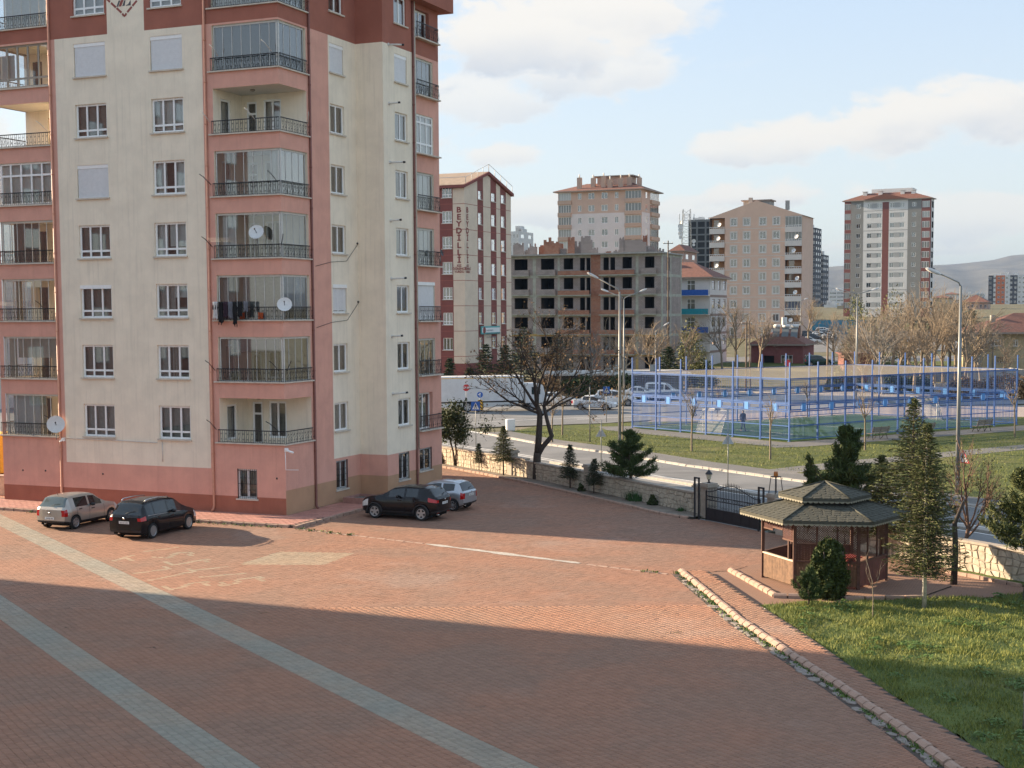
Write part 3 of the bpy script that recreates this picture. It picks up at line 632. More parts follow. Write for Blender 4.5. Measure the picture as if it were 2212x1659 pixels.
o = window(blk, Pw, 4.85, 6.06, .78, 2.28, (.5,), (), curtain='curtain_dark', sillw=.06); grille(o, Pw, 4.85, 6.06, .78, 2.28)
o = window(blk, Pw2, 8.72, 9.96, .9, 2.38, (.5,), (), curtain='curtain_dark', sillw=.06); grille(o, Pw2, 8.72, 9.96, .9, 2.38)
o = window(blk, Pw2, 11.2, 12.75, 1.14, 2.39, (.5,), (), sillw=.06); grille(o, Pw2, 11.2, 12.75, 1.14, 2.39)
w1c = ['curtain_grey', 'curtain_dark', None, 'curtain_dark', 'curtain_dark', 'curtain_dark', None, 'curtain_dark']; w2c = ['curtain_grey', 'curtain_grey', None, 'curtain_grey', 'curtain_dark', 'curtain_grey', None, 'curtain_white']
for i, z in enumerate(wz[:8]):
    window(blk, Pw, 4.78, 6.2, z, z+1.46, (.5,), (), curtain=w1c[i], shutter={2: .9, 6: 1.}.get(i, 0), box=i == 2)
    window(blk, Pw2, 8.74, 10.18, z, z+1.46, (.5,), (), curtain=w2c[i], shutter={6: 1.}.get(i, 0))
# railings: belly bars with scrolls, one mesh per run, shared between the storeys
def rail_run(P, a, b, h, sgn=-1, posts=True):
    mb = MB(); n = max(2, int((b-a)/.125))
    mb.bar(P(a, h, -.06), P(b, h, -.06), .05, .045, 'iron'); mb.bar(P(a, .06, -.05), P(b, .06, -.05), .025, .02, 'iron')
    for i in range(n+1):
        u = a+(b-a)*i/n
        if i % 4 == 0: mb.tube([P(u, .0, -.05), P(u, h, -.06)], .011, 4, 'iron', smooth=False); continue
        mb.tube([P(u, .06, -.05), P(u+.012, h*.18, -.12), P(u+.02, h*.36, -.135), P(u-.005, h*.62, -.055), P(u-.012, h*.8, -.045), P(u, h, -.06)], .0085, 4, 'iron', smooth=False)
        if i % 2:
            for zc in (.30, .72): 
                for s_ in (-1, 1): mb.tube([P(u+.0625+s_*.026+.026*math.cos(q), h*zc+.03*math.sin(q), -.07) for q in np.linspace(0, 5.3, 6)], .0065, 4, 'iron', smooth=False, caps=False)
    return mb
def mk(mb, name='railing'):
    o = mb.build(name); me = o.data; bpy.data.objects.remove(o); return me
rb = MB()
for part in (rail_run(Pf, -3.78, 0.02, .64), rail_run(Pw, 0.02, 2.5, .64)): 
    off_ = len(rb.v); rb.v += part.v; rb.f += [tuple(i+off_ for i in f) for f in part.f]; rb._m('iron'); rb.mi += [0]*len(part.f); rb.sm += part.sm
rail_r = mk(rb); rail_l = mk(rail_run(Pf, -17.3, -13.62, .66)); rail_ls = mk(rail_run(Plane((-17.4, 0, 0), (0, 1, 0), (1, 0, 0)), 0, 2.5, .66)); rail_w = mk(rail_run(Plane((1.75, 0, 0), (0, 1, 0), (-1, 0, 0)), 11.0, 13.6, .80)); 
rw2 = mk(rail_run(Plane((0, 13.6, 0), (1, 0, 0), (0, -1, 0)), 1.6, 1.8, .8))
# balconies
def panes(root, P, a, b, c, d, n, gl, fr='frame_grey', w_=.028, name='pane', d0=.1, top=.1):
    mb = MB(); bars(mb, P, [], [], a, b, c, d, d0, fr, .05, .05); pbox(mb, P, a, b, d-top, d, d0-.01, d0+.06, fr)
    for i in range(1, n): x = a+(b-a)*i/n; pbox(mb, P, x-w_/2, x+w_/2, c, d-top, d0+.004, d0+.034, fr)
    o = mb.build('glazing', root)
    for i in range(n):
        x0, x1 = a+(b-a)*i/n+.02, a+(b-a)*(i+1)/n-.02
        mb = MB(); mb.quad(P(x0, c+.05, d0+.02), P(x1, c+.05, d0+.02), P(x1, d-top, d0+.02), P(x0, d-top, d0+.02), gl); mb.build(name, o)
    return o
Pback = Plane((0, 2.5, 0), (1, 0, 0), (0, 1, 0)); Pleft = Plane((-3.72, 0, 0), (0, 1, 0), (-1, 0, 0))
glz = {0: None, 1: ('glass_mirror',), 2: ('glass_dark',), 3: ('glass',), 4: ('glass_mirror',), 5: None, 6: ('glass_dark',), 7: ('glass',)}
for i, (z0, z1) in enumerate(bayo[:8]):
    fl = z0-.28; mb = MB(); wm = 'stucco_cream' if i < 8 else 'stucco_red'
    wall(mb, Pback, -3.72, 0, fl, z1, [(-3.46, -2.86, fl+.02, fl+2.15, .1, .6), (-2.48, -1.45, fl+.35, fl+2.2, .1, .6)], 'stucco_cream')
    wall(mb, Pleft, 0, 2.5, fl, z1, [(.65, 1.5, fl+.35, fl+2.1, .1, .6)], 'stucco_cream', flip=True)
    mb.quad((-3.72, 0, z1), (0, 0, z1), (0, 2.5, z1), (-3.72, 2.5, z1), 'ceiling'); mb.quad((-3.72, 0, fl), (0, 0, fl), (0, 2.5, fl), (-3.72, 2.5, fl), 'sill_stone')
    for p0, p1 in (((-3.72, .15), (-.15, .15)), ((-.15, .15), (-.15, 2.5))): mb.quad((*p0, fl), (*p1, fl), (*p1, z0), (*p0, z0), 'stucco_cream')
    bal = mb.build('balcony', blk)
    mb = MB(); mb.box(-3.95, .1, -.12, .16, z0-.035, z0+.03, 'sill_stone'); mb.box(-.17, .1, .161, 2.68, z0-.035, z0+.03, 'sill_stone'); mb.build('parapet_cap', bal)
    window(bal, Pback, -3.46, -2.86, fl+.02, fl+2.15, (), (.72,), .05, curtain=None, sill=False, name='door', gl='glass_dark'); window(bal, Pback, -2.48, -1.45, fl+.35, fl+2.2, (.5,), (), .05, curtain='curtain_grey' if i % 2 else 'curtain_dark', sill=False)
    window(bal, Pleft, .65, 1.5, fl+.35, fl+2.1, (), (), .05, curtain='curtain_grey', sill=False)
    ob('railing', rail_r, bal, (0, 0, z0))
    mb = MB(); mb.lathe([(.0, 0), (.1, .0), (.12, -.05), (.07, -.1), (0, -.11)], 12, 'frame_brown', (-2.1, 1.0, z1)); mb.build('ceiling_lamp', bal)
    if glz[i]:
        panes(bal, Pf, -3.68, -.02, z0+.03, z1, 7, glz[i][0]); panes(bal, Pw, .06, 2.45, z0+.03, z1, 4, glz[i][0] if i != 1 else 'glass_mirror')
    cm = MB()
    if i == 6 or i == 7: drape(cm, Pf, -3.6, -.1, z0, z1-.1, .26, 'blind_grey' if i == 6 else 'curtain_white', .004, .5); drape(cm, Pw, .2, 2.4, z0, z1-.1, .26, 'blind_grey' if i == 6 else 'curtain_white', .004, .5)
    if i == 4: drape(cm, Pf, -.75, -.2, z0-.2, z1-.1, .35, 'curtain_white', .05); drape(cm, Pw, .25, .7, z0-.2, z1-.1, .35, 'curtain_white', .05)
    if i == 3: drape(cm, Pf, -3.5, -2.75, z0-.2, z1-.1, .35, 'curtain_white', .05)
    if i == 2: drape(cm, Pf, -2.4, -.3, z0-.2, z1-.1, .35, 'curtain_grey', .05); drape(cm, Pf, -3.55, -2.95, z0-.2, z1-.1, .35, 'curtain_grey', .05); drape(cm, Pw, 1.7, 2.3, z0-.2, z1-.1, .35, 'curtain_grey', .05)
    if i == 1: drape(cm, Pf, -3.1, -.1, z1-.75, z1-.1, .3, 'blind_grey', .004, .4); drape(cm, Pw, .2, 2.3, z0, z1-.1, .35, 'blind_beige', .03)
    if cm.f: cm.build('curtain', bal)
lb = [('glass', 6, 'frame_grey'), ('glass', 6, 'frame_grey'), ('glass_dark', 7, 'frame_grey'), ('glass_dark', 7, 'frame_grey'), ('white',), None, ('brown',), ('glass', 6, 'frame_grey')]
Plb = Plane((0, 2.5, 0), (1, 0, 0), (0, 1, 0)); Psd = Plane((-17.25, 0, 0), (0, 1, 0), (1, 0, 0))
for i, (z0, z1) in enumerate(bayo[:8]):
    fl = z0-.28; mb = MB()
    wall(mb, Plb, -17.4, -13.62, fl, z1, [(-16.9, -16.2, fl+.02, fl+2.1, .1, .5), (-15.6, -14.4, fl+.35, fl+2.1, .1, .5)] if i != 5 else [(-15.9, -15.2, fl+.02, fl+2.1, .1, .5)], 'stucco_cream')
    mb.quad((-13.62, 2.5, fl), (-13.62, 0, fl), (-13.62, 0, z1), (-13.62, 2.5, z1), 'stucco_cream')
    mb.quad((-17.4, 0, z1), (-13.62, 0, z1), (-13.62, 2.5, z1), (-17.4, 2.5, z1), 'ceiling'); mb.quad((-17.4, 0, fl), (-13.62, 0, fl), (-13.62, 2.5, fl), (-17.4, 2.5, fl), 'sill_stone')
    bal = mb.build('balcony', blk)
    mb = MB(); mb.box(-17.55, -13.56, -.12, .15, z0-.035, z0+.03, 'sill_stone'); mb.box(-17.55, -17.2, .151, 2.5, z0-.035, z0+.03, 'sill_stone'); mb.build('parapet_cap', bal)
    if i not in (6,): ob('railing', rail_l, bal, (0, 0, z0))
    ob('railing', rail_ls, bal, (0, 0, z0))
    L_ = lb[i]
    if L_ and L_[0] in ('white', 'brown'):
        fr = 'frame_white' if L_[0] == 'white' else 'frame_brown'; tr = (.70,) if L_[0] == 'white' else (.22,)
        window(bal, Pf, -17.05, -13.66, z0+.03, z1, (.2, .4, .6, .8), tr, .1, frame=fr, curtain='curtain_white' if L_[0] == 'white' else [(.0, .3, .2, .8, 'curtain_white')], sill=False); panes(bal, Psd, .1, 2.45, z0+.03, z1, 3, 'glass', fr)
    elif L_:
        panes(bal, Pf, -17.05, -13.66, z0+.03, z1, L_[1], L_[0], L_[2]); panes(bal, Psd, .1, 2.45, z0+.03, z1, 3, L_[0], L_[2])
    cm = MB()
    if i == 0: drape(cm, Pf, -16.9, -15.1, z0-.2, z1-.1, .4, 'curtain_white', .05); drape(cm, Pf, -15.1, -14.7, z0-.2, z1-.1, .4, 'curtain_cream', .05)
    if i == 1: drape(cm, Pf, -17., -16.5, z0, z1-.1, .3, 'blind_beige', .004, .5); drape(cm, Pf, -16.4, -14.2, z0+1.1, z1-.1, .3, 'blind_beige', .004, .5); drape(cm, Pf, -14.2, -13.7, z0, z1-.1, .3, 'blind_beige', .004, .5)
    if i == 2: drape(cm, Pf, -16.5, -16.1, z0-.2, z1-.1, .4, 'curtain_cream', .05)
    if i == 3: drape(cm, Pf, -16.6, -15., z0-.2, z1-.1, .5, 'curtain_dark', .05)
    if i == 7: drape(cm, Pf, -16.6, -14, z0-.2, z1-.1, .4, 'curtain_white', .05)
    if cm.f: cm.build('curtain', bal)
Pw3 = Pw2
for i, (z0, z1) in enumerate(w3o):
    mb = MB(); a, b = (11.08, 13.3) if i not in (0, 7) else (11.12, 12.9)
    mb.box(1.5, 1.9, 10.98, 13.75, z0-.05, z0+.02, 'sill_stone')
    if i not in (0, 7):
        mb.quad((.2, a, z0-.3), (.2, b, z0-.3), (.2, b, z1), (.2, a, z1), 'stucco_cream'); mb.quad((.2, a, z1), (1.6, a, z1), (1.6, b, z1), (.2, b, z1), 'ceiling'); mb.quad((.2, b, z0-.3), (1.6, b, z0-.3), (1.6, b, z1), (.2, b, z1), 'stucco_cream'); mb.quad((.2, a, z0), (1.6, a, z0), (1.6, b, z0), (.2, b, z0), 'sill_stone')
    bal = mb.build('balcony', blk)
    if i != 5: ob('railing', rail_w, bal, (0, 0, z0)); ob('railing', rw2, bal, (0, 0, z0))
    cm = MB()
    if i in (0, 7): window(bal, Pw3, a, b, z0+.02, z1, (.5,), (), .2, curtain='curtain_grey' if i == 0 else None, sill=False)
    elif i == 5: window(bal, Pw3, a, b, z0+.02, z1, (.33, .66), (.27, .8), .06, curtain='curtain_white', sill=False)
    elif i == 2: window(bal, Pw3, a, b, z0+.02, z1, (.5,), (), .2, shutter=.97, box=True, sill=False)
    else:
        panes(bal, Pw3, a, b, z0+.02, z1, 4, {1: 'glass_mirror', 3: 'glass', 4: 'glass', 6: 'glass_dark'}[i])
        drape(cm, Pw3, a+.1, b-.1, z0, z1-.1, .35, {1: 'blind_beige', 3: 'curtain_white', 4: 'curtain_white', 6: 'blind_grey'}[i], .05)
    if cm.f: cm.build('curtain', bal)
# downpipes
M('pipe_orange', (.52, .24, .16), .5, .08); M('pipe_dark', (.20, .075, .055), .5, .08); M('pipe_cream', (.55, .48, .38), .6, .08)
for s_, t_, m_, z0 in ((-13.5, -.07, 'pipe_orange', .1), (-4.1, -.07, 'pipe_orange', .12), (.06, 2.72, 'pipe_dark', .12), (1.67, 10.82, 'pipe_dark', .1)):
    mb = MB(); mb.tube([(s_, t_, TOP), (s_, t_, z0+.3), (s_-.02 if s_ < 0 else s_+.03, t_-.04, z0+.14), (s_-.1 if s_ < 0 else s_+.16, t_-.1, z0+.02)], .062, 10, m_)
    for z in np.arange(1, TOP, 2.0): mb.cyl((s_, t_), .075, z, z+.05, 10, m_)
    mb.build('downpipe', blk)
mb = MB(); mb.tube([(1.67, 10.98, z) for z in (2.4, TOP)], .055, 8, 'pipe_cream'); mb.build('downpipe', blk)
# flue stubs, vents, cable, pipe run, dashed emblem
for i in range(1, 9):
    z = wz[i-1]+1.46+.32 if i < 9 else 0
    mb = MB(); Q = Vector((1.6, 8.1, z)); mb.tube([Q, Q+Vector((.35, .35, .03)), Q+Vector((.52, .62, .05))] if i % 2 else [Q, Q+Vector((.55, .1, .04))], .045, 8, 'pvc'); mb.tube([Q+Vector((0, 0, 0)), Q+Vector((.03, 0, 0))], .09, 10, 'pvc'); mb.tube([Q+Vector((.5, .55, .04)), Q+Vector((.58, .64, .05))] if i % 2 else [Q+Vector((.5, .09, .035)), Q+Vector((.6, .11, .045))], .055, 8, 'iron'); mb.build('flue', blk)
for s_, z in ((-10.9, 1.72), (-14.6, 1.75), (-16.1, 1.72), (-.5, 1.9)): mb = MB(); mb.tube([(s_, .02, z), (s_, -.012, z)], .05, 10, 'iron'); mb.build('vent', blk)
mb = MB(); mb.tube([(-13.35, -.04, 3.52), (-11.9, -.05, 3.5), (-9.6, -.04, 3.48), (-7.45, -.05, 3.44)], .022, 6, 'pvc'); mb.tube([(-7.15, -.03, 3.5), (-7.15, -.03, 2.5)], .022, 6, 'pvc'); mb.build('conduit', blk)
for z in (12.0, 8.95): mb = MB(); mb.tube([(.02, 3.1, z+.2), (.02, 4.6, z+.45), (.02, 6.2, z+.55), (.02, 7.4, z+1.45)], .012, 5, 'iron'); mb.tube([(0, 7.35, z+1.5), (.06, 7.35, z+1.5)], .05, 8, 'iron'); mb.build('cable', blk)
M('emblem_red', (.30, .09, .075), .9, .06); M('emblem_grey', (.10, .10, .11), .9, .06)
def e_at(x, y): # crop coordinates of the painted emblem to wall coordinates
    p = ray((380+x/8.508)/1.8228, (y/8.508)/1.8228); o_ = Vector((0, 0, CH)); d = Vector(p); t = ((BO-o_).dot(E2))/d.dot(E2); q = o_+d*t-BO; return (q.dot(E1), q.z)
mb = MB()
def stroke(pts, w_, m, dd=.006):
    for a, b in zip(pts[:-1], pts[1:]):
        (x0, z0), (x1, z1) = a, b; d = math.hypot(x1-x0, z1-z0); nx, nz = -(z1-z0)/d*w_/2, (x1-x0)/d*w_/2
        mb.quad((x0+nx, -dd, z0+nz), (x0-nx, -dd, z0-nz), (x1-nx, -dd, z1-nz), (x1+nx, -dd, z1+nz), m)
c_ = e_at(940, 520); dl = (e_at(480, 90)[0]-c_[0], e_at(480, 90)[1]-c_[1]); dr = (e_at(1360, 10)[0]-c_[0], e_at(1360, 10)[1]-c_[1])
for k0, k1_ in ((.22, .58), (.63, .98), (1.06, 1.4), (1.48, 1.85)):
    for d in (dl, dr): stroke([(c_[0]+d[0]*k0, c_[1]+d[1]*k0), (c_[0]+d[0]*k1_, c_[1]+d[1]*k1_)], .11, 'emblem_red')
stroke([(c_[0]+dl[0]*.16, c_[1]+dl[1]*.16), (c_[0]+dl[0]*.05, c_[1]-.02), (c_[0]+dr[0]*.04, c_[1]-.02), (c_[0]+dr[0]*.15, c_[1]+dr[1]*.15)], .11, 'emblem_red')
for pts, m_ in (([(672, 225), (727, 225), (800, 15), (745, 15)], 'emblem_grey'), ([(745, 222), (830, 215), (915, -5), (820, -5)], 'emblem_red'), ([(862, 208), (945, 188), (975, 0), (935, -5)], 'emblem_grey'), ([(965, 192), (1150, 180), (1145, -5), (1110, 50), (1060, 140)], 'emblem_grey')):
    P_ = [e_at(*p) for p in pts]; mb.poly([(x, -.006, z) for x, z in P_], m_)
mb.build('painted_emblem', blk)
# light wells at the foot of the wall
M('well', (.35, .19, .155), .9, .12)
mb = MB(); 
for a in ((.35, 1.55, 4.9, 5.0), (.35, 1.55, 6.5, 6.6), (1.45, 1.55, 5., 6.5), (.35, .45, 5., 6.5)): mb.box(*a, .1, .42, 'well')
mb.quad((.4, 4.95, .3), (1.5, 4.95, .3), (1.5, 6.55, .3), (.4, 6.55, .3), 'room'); mb.build('light_well', blk)
# ------------------------------------------------------------------ buildings behind the park
class Block:
    """a building whose near right corner is known; faces run along its own axes"""
    def __init__(s, name, label, X, Y, ang, cat='building', group=None, z=None):
        s.o = Vector((X, Y, ground_z(X, Y) if z is None else z)); s.a = ang; s.root = thing(name, label, cat, s.o, ang, group)
        s.e1 = Vector((math.cos(ang), math.sin(ang), 0)); s.e2 = Vector((-math.sin(ang), math.cos(ang), 0))
        s.F = Plane((0, 0, 0), (1, 0, 0), (0, 1, 0)); s.S = Plane((0, 0, 0), (0, 1, 0), (-1, 0, 0))
    def f(s, u, v):                                   # pixel -> (x, z) on the front
        d = Vector(ray(u, v)); c = Vector((0, 0, CH)); t = (s.o-c).dot(s.e2)/d.dot(s.e2); q = c+d*t-s.o; return q.dot(s.e1), q.z
    def s_(s, u, v):                                  # pixel -> (y, z) on the right side
        d = Vector(ray(u, v)); c = Vector((0, 0, CH)); t = (s.o-c).dot(s.e1)/d.dot(s.e1); q = c+d*t-s.o; return q.dot(s.e2), q.z
def crop(x0, y0, k): return lambda x, y: ((x0+x/k)/1.8228, (y0+y/k)/1.8228)
r1 = crop(1700, 600, 1.843); r2 = crop(2600, 650, 2.2125); r3 = crop(3200, 650, 1.952)
def shell(B, w_, d_, h, matF, holesF=(), holesS=(), cuF=(), cv=(), matS=None, cuS=(), roof='concrete', depth=.18, room=.7, rmat='dark_void'):
    mb = MB(); wall(mb, B.F, -w_, 0, 0, h, list(holesF), matF, cuF, cv, depth=depth, room=room, rmat=rmat); wall(mb, B.S, 0, d_, 0, h, list(holesS), matS or matF, cuS, cv, depth=depth, room=room, rmat=rmat)
    m = matF(-w_/2, h/2) if callable(matF) else matF
    mb.quad((-w_, d_, 0), (-w_, 0, 0), (-w_, 0, h), (-w_, d_, h), m); mb.quad((0, d_, 0), (-w_, d_, 0), (-w_, d_, h), (0, d_, h), m); mb.quad((-w_, 0, h), (0, 0, h), (0, d_, h), (-w_, d_, h), roof)
    return mb.build('wall', B.root)
def hip(B, x0, x1, y0, y1, z, rise, mat, inset=None, over=.5, gable=None, name='roof'):
    x0 -= over; x1 += over; y0 -= over; y1 += over; mb = MB(); k = inset if inset is not None else min(x1-x0, y1-y0)/2
    if gable == 'y': P = [(x0, y0, z), (x1, y0, z), (x1, y1, z), (x0, y1, z), ((x0+x1)/2, y0, z+rise), ((x0+x1)/2, y1, z+rise)]; fs = [(1, 2, 5, 4), (3, 0, 4, 5), (0, 1, 4), (2, 3, 5)]
    elif x1-x0 >= y1-y0: ym = (y0+y1)/2; P = [(x0, y0, z), (x1, y0, z), (x1, y1, z), (x0, y1, z), (x0+k, ym, z+rise), (x1-k, ym, z+rise)]; fs = [(0, 1, 5, 4), (1, 2, 5), (2, 3, 4, 5), (3, 0, 4)]
    else: xm = (x0+x1)/2; P = [(x0, y0, z), (x1, y0, z), (x1, y1, z), (x0, y1, z), (xm, y0+k, z+rise), (xm, y1-k, z+rise)]; fs = [(0, 1, 4), (1, 2, 5, 4), (2, 3, 5), (3, 0, 4, 5)]
    mb.add(P, fs, mat); mb.box(x0, x1, y0, y1, z-.25, z-.004, 'eave'); return mb.build(name, B.root)
def dish(mb, c, n, r, m='dish'):
    c, n = Vector(c), Vector(n).normalized(); a = n.orthogonal().normalized(); b = n.cross(a)
    vs = [c-n*r*.22]; fs = []; N = 14
    for k, f in ((.5, .12), (.8, .06), (1., 0)): vs += [c-n*r*(.22*(1-k*k)) + (a*math.cos(6.283*i/N)+b*math.sin(6.283*i/N))*r*k for i in range(N)]
    fs += [(0, 1+i, 1+(i+1) % N) for i in range(N)]+[(1+j*N+i, 1+(j+1)*N+i, 1+(j+1)*N+(i+1) % N, 1+j*N+(i+1) % N) for j in range(2) for i in range(N)]
    mb.add(vs, fs, m, True); mb.tube([c-n*r*.2, c+n*r*.75], .02*r+.008, 5, 'iron'); mb.tube([c+n*r*.7, c+n*r*.9], .09*r, 6, 'iron')
M('dish', (.66, .66, .65), .5, .05); M('concrete', (.33, .325, .305), .95, .15, 1.5, .2, 30., streak=.4); M('eave', (.30, .24, .20), .9, .1); M('tile_red', (.165, .072, .052), .9, .22, 3., .3, 18.)
TINT = dict(rough=.92, var=.06, scale=.7, streak=.12)
M('dorm_cream', (.62, .53, .42), **TINT); M('dorm_red', (.205, .068, .058), **TINT); M('letter_red', (.22, .055, .05), .8, .05); M('joint_line', (.30, .10, .08), .9)
# --- girls' dormitory
B = Block('dormitory_building', 'cream and dark red striped dormitory with vertical red lettering on its corner', -5.5, 170., BA, z=-.05)
zb = [4.76+3.02*i for i in range(7)]
def cD(a, b): return sorted((B.s_(*r1(a, 900))[0], B.s_(*r1(b, 900))[0]))
redS = [cD(335, 377), cD(430, 471), cD(500, 541)]; winS = [cD(341, 368), cD(436, 466), cD(506, 535)]
LS = B.s_(*r1(577, 900))[0]; xl = [B.f(*r1(x, 900))[0] for x in (60, 78, 150, 157)]
def mDF(u, v): return 'dorm_red' if v < 3.9 or u < xl[3] else 'dorm_cream'
def mDS(u, v): return 'dorm_red' if v < 3.9 or any(a < u < b for a, b in redS) else 'dorm_cream'
hF = [(xl[1], xl[2], z+.75, z+2.2) for z in zb]+[(-2.1, -1., .9, 2.4)]; hS = [(a, b, z+.78, z+2.2) for a, b in winS for z in zb]+[(winS[1][0], winS[1][1], 1., 2.5), (winS[2][0]-.5, winS[2][1], .9, 2.4)]
mb = MB(); wall(mb, B.F, -14, 0, 0, 24.7, hF, mDF, (xl[3],), (3.9,)); wall(mb, B.S, 0, LS, 0, 24.7, hS, mDS, [q for p in redS for q in p], (3.9,))
for k, (y0, y1) in enumerate([(0, redS[0][0]), redS[0], (redS[0][1], redS[1][0]), redS[1], (redS[1][1], redS[2][0]), redS[2], (redS[2][1], LS)]):
    def gz(y): return 24.7+2.1*(1-abs(y-LS*.48)/(LS*.52))
    ym = LS*.48; ys_ = [y0]+([ym] if y0 < ym < y1 else [])+[y1]
    for a, b in zip(ys_[:-1], ys_[1:]): mb.quad((0, a, 24.7), (0, b, 24.7), (0, b, gz(b)), (0, a, gz(a)), 'dorm_red' if k % 2 else 'dorm_cream')
mb.quad((-14, LS, 0), (-14, 0, 0), (-14, 0, 24.7), (-14, LS, 24.7), 'dorm_red'); mb.build('wall', B.root)
mb = MB()
for s_ in (0, 1):
    y0, y1 = (-.45, LS*.48) if s_ == 0 else (LS*.48, LS+.35); z0, z1 = (24.72, 26.85) if s_ == 0 else (26.85, 24.72)
    mb.add([(-14.3, y0, z0), (.3, y0, z0), (.3, y1, z1), (-14.3, y1, z1), (-14.3, y0, z0+.35), (.3, y0, z0+.35), (.3, y1, z1+.35), (-14.3, y1, z1+.35)], [(0, 1, 2, 3), (4, 7, 6, 5), (0, 4, 5, 1), (1, 5, 6, 2), (2, 6, 7, 3), (3, 7, 4, 0)], 'dorm_red'); mb.add([(-14.3, y0, z0+.36), (.1, y0, z0+.36), (.1, y1, z1+.36), (-14.3, y1, z1+.36)], [(0, 1, 2, 3)], 'dorm_roof' if 'dorm_roof' in MATS else M('dorm_roof', (.30, .225, .165), .9, .15, 2.))
mb.build('roof', B.root)
mb = MB(); 
for q in ([(-14, 0, 25.1), (.2, 0, 25.1)], [(.2, 0, 25.1), (.2, LS*.48, 27.2)], [(.2, LS*.48, 27.2), (.2, LS, 25.1)]):
    a, b = Vector(q[0]), Vector(q[1]); mb.tube([a+Vector((0, 0, .9)), b+Vector((0, 0, .9))], .035, 5, 'pvc')
    for k in range(5): p = a.lerp(b, k/4); mb.tube([p, p+Vector((0, 0, .9))], .035, 5, 'pvc')
mb.build('roof_rail', B.root)
for z in zb: mb = MB(); mb.box(-14, .012, -.012, 0, z-.04, z+.02, 'joint_line'); mb.box(0, .012, 0, LS, z-.04, z+.02, 'joint_line'); mb.build('joint', B.root)
for i, z in enumerate(zb):
    window(B.root, B.F, xl[1], xl[2], z+.75, z+2.2, (.33, .66), (.25,) if i else (), .1, curtain='curtain_grey' if i % 2 else 'curtain_dark', far=True)
    for a, b in winS: window(B.root, B.S, a, b, z+.78, z+2.2, (.5,), (.68,) if i < 6 else (.4,), .1, curtain=random.choice(['curtain_grey', 'curtain_white', 'curtain_dark']), far=True)
window(B.root, B.F, -2.1, -1., .9, 2.4, (.5,), (.6,), .1, far=True); window(B.root, B.S, winS[1][0], winS[1][1], 1., 2.5, (.5,), (.6,), .1, curtain='curtain_white', far=True); window(B.root, B.S, winS[2][0]-.5, winS[2][1], .9, 2.4, (.5,), (.6,), .1, far=True)
def lettering(B, P, u0, col, fl, size, k):
    mb = MB()
    for i, ch in enumerate(col):
        z = fl(i); text_mesh(mb, ch, size, lambda x, y: P(u0+x*k, z+y, -.03), 'letter_red', bold=.03*size)
    return mb.build('lettering', B.root)
zc = [B.f(*r1(200, y))[1] for y in (435, 487, 537, 586, 640, 693, 745, 800)]
uF = B.f(*r1(198, 600))[0]; uS = B.s_(*r1(258, 600))[0]
lettering(B, B.F, uF, 'BEYDİLLİ', lambda i: zc[i], .92, 1.2); lettering(B, B.S, uS, 'BEYDİLLİ', lambda i: zc[i], .92, 1.2)
mb = MB()
for i, tx in enumerate(('KIZ', 'ÖĞRENCİ', 'YURDU')):
    z = B.f(*r1(200, 830+i*22))[1]; text_mesh(mb, tx, .38, lambda x, y: B.F(uF+x, z+y, -.03), 'letter_red', bold=.012); text_mesh(mb, tx, .38, lambda x, y: B.S(uS+x, z+y, -.03), 'letter_red', bold=.012)
mb.build('lettering', B.root)
M('sign_white', (.70, .72, .72), .6, .03); M('sign_teal', (.10, .36, .37), .6, .05); M('sign_ink', (.05, .06, .09), .7)
ya, za = B.s_(*r1(349, 1262)); yb, zb_ = B.s_(*r1(482, 1315)); mb = MB(); pbox(mb, B.S, ya, yb, zb_, za, -.25, -.1, 'sign_teal'); pbox(mb, B.S, ya+.12, yb-.12, zb_+.2, za-.2, -.27, -.25, 'sign_white')
for i, tx in enumerate(('KAYSERİ BELEDİYESİ'[:7]+' MERKEZ', 'ÖZEL BEYDİLLİ YÜKSEKÖĞRENİM', 'KIZ ÖĞRENCİ YURDU')): text_mesh(mb, tx, (.26, .3, .3)[i], lambda x, y: B.S(ya+1.35+x, za-.62-.42*i+y, -.28), 'sign_ink', 'LEFT')
mb.lathe([(0, 0), (.42, 0)], 14, MATS['letter_red'], T=lambda x, y, z: B.S(ya+.75+x, (za+zb_)/2+y, -.28)); mb.build('signboard', B.root)
# --- unfinished concrete and block building
B = Block('unfinished_building', 'abandoned unfinished block and concrete building with empty window openings', 22.5, 213., BA, z=-.05)
def f_block(c1, c2, mo, w_, h_):
    def fn(t, p, g):
        c = t('ShaderNodeTexCoord').outputs['Object']; sp = t('ShaderNodeSeparateXYZ', {0: c}); cv_ = t('ShaderNodeCombineXYZ', {0: t.math('ADD', sp.outputs[0], sp.outputs[1]), 1: sp.outputs[2], 2: 0.})
        br = t('ShaderNodeTexBrick', {'Vector': cv_.outputs[0], 'Color1': c1+(1,), 'Color2': c2+(1,), 'Mortar': mo+(1,), 'Scale': 1., 'Mortar Size': .025, 'Brick Width': w_, 'Row Height': h_, 'Bias': 0.})
        cc = t.mix(t.math('MULTIPLY', t.smooth(noise(t, c, .6, 7.), .45, .7), .5), br.outputs[0], tuple(x*.6 for x in c1)); return cc, None
    return fn
pos_mat('blockwork', f_block((.31, .262, .245), (.37, .315, .29), (.22, .20, .18), .4, .2)); pos_mat('brickwork', f_block((.33, .115, .065), (.42, .18, .105), (.24, .20, .16), .25, .2))
M('conc_green', (.36, .375, .315), .95, .22, 1.2, streak=.45, dirt=((.30, .34, .28), .8, .6)); M('conc_ochre', (.45, .32, .13), .95, .2, 1.)
SL = [.65+3.0*i for i in range(7)]; HU = 18.65
wcol = [(600, 697), (792, 890), (957, 1027), (1075, 1112), (1122, 1152), (1245, 1285), (1295, 1330), (1383, 1452), (1545, 1615)]
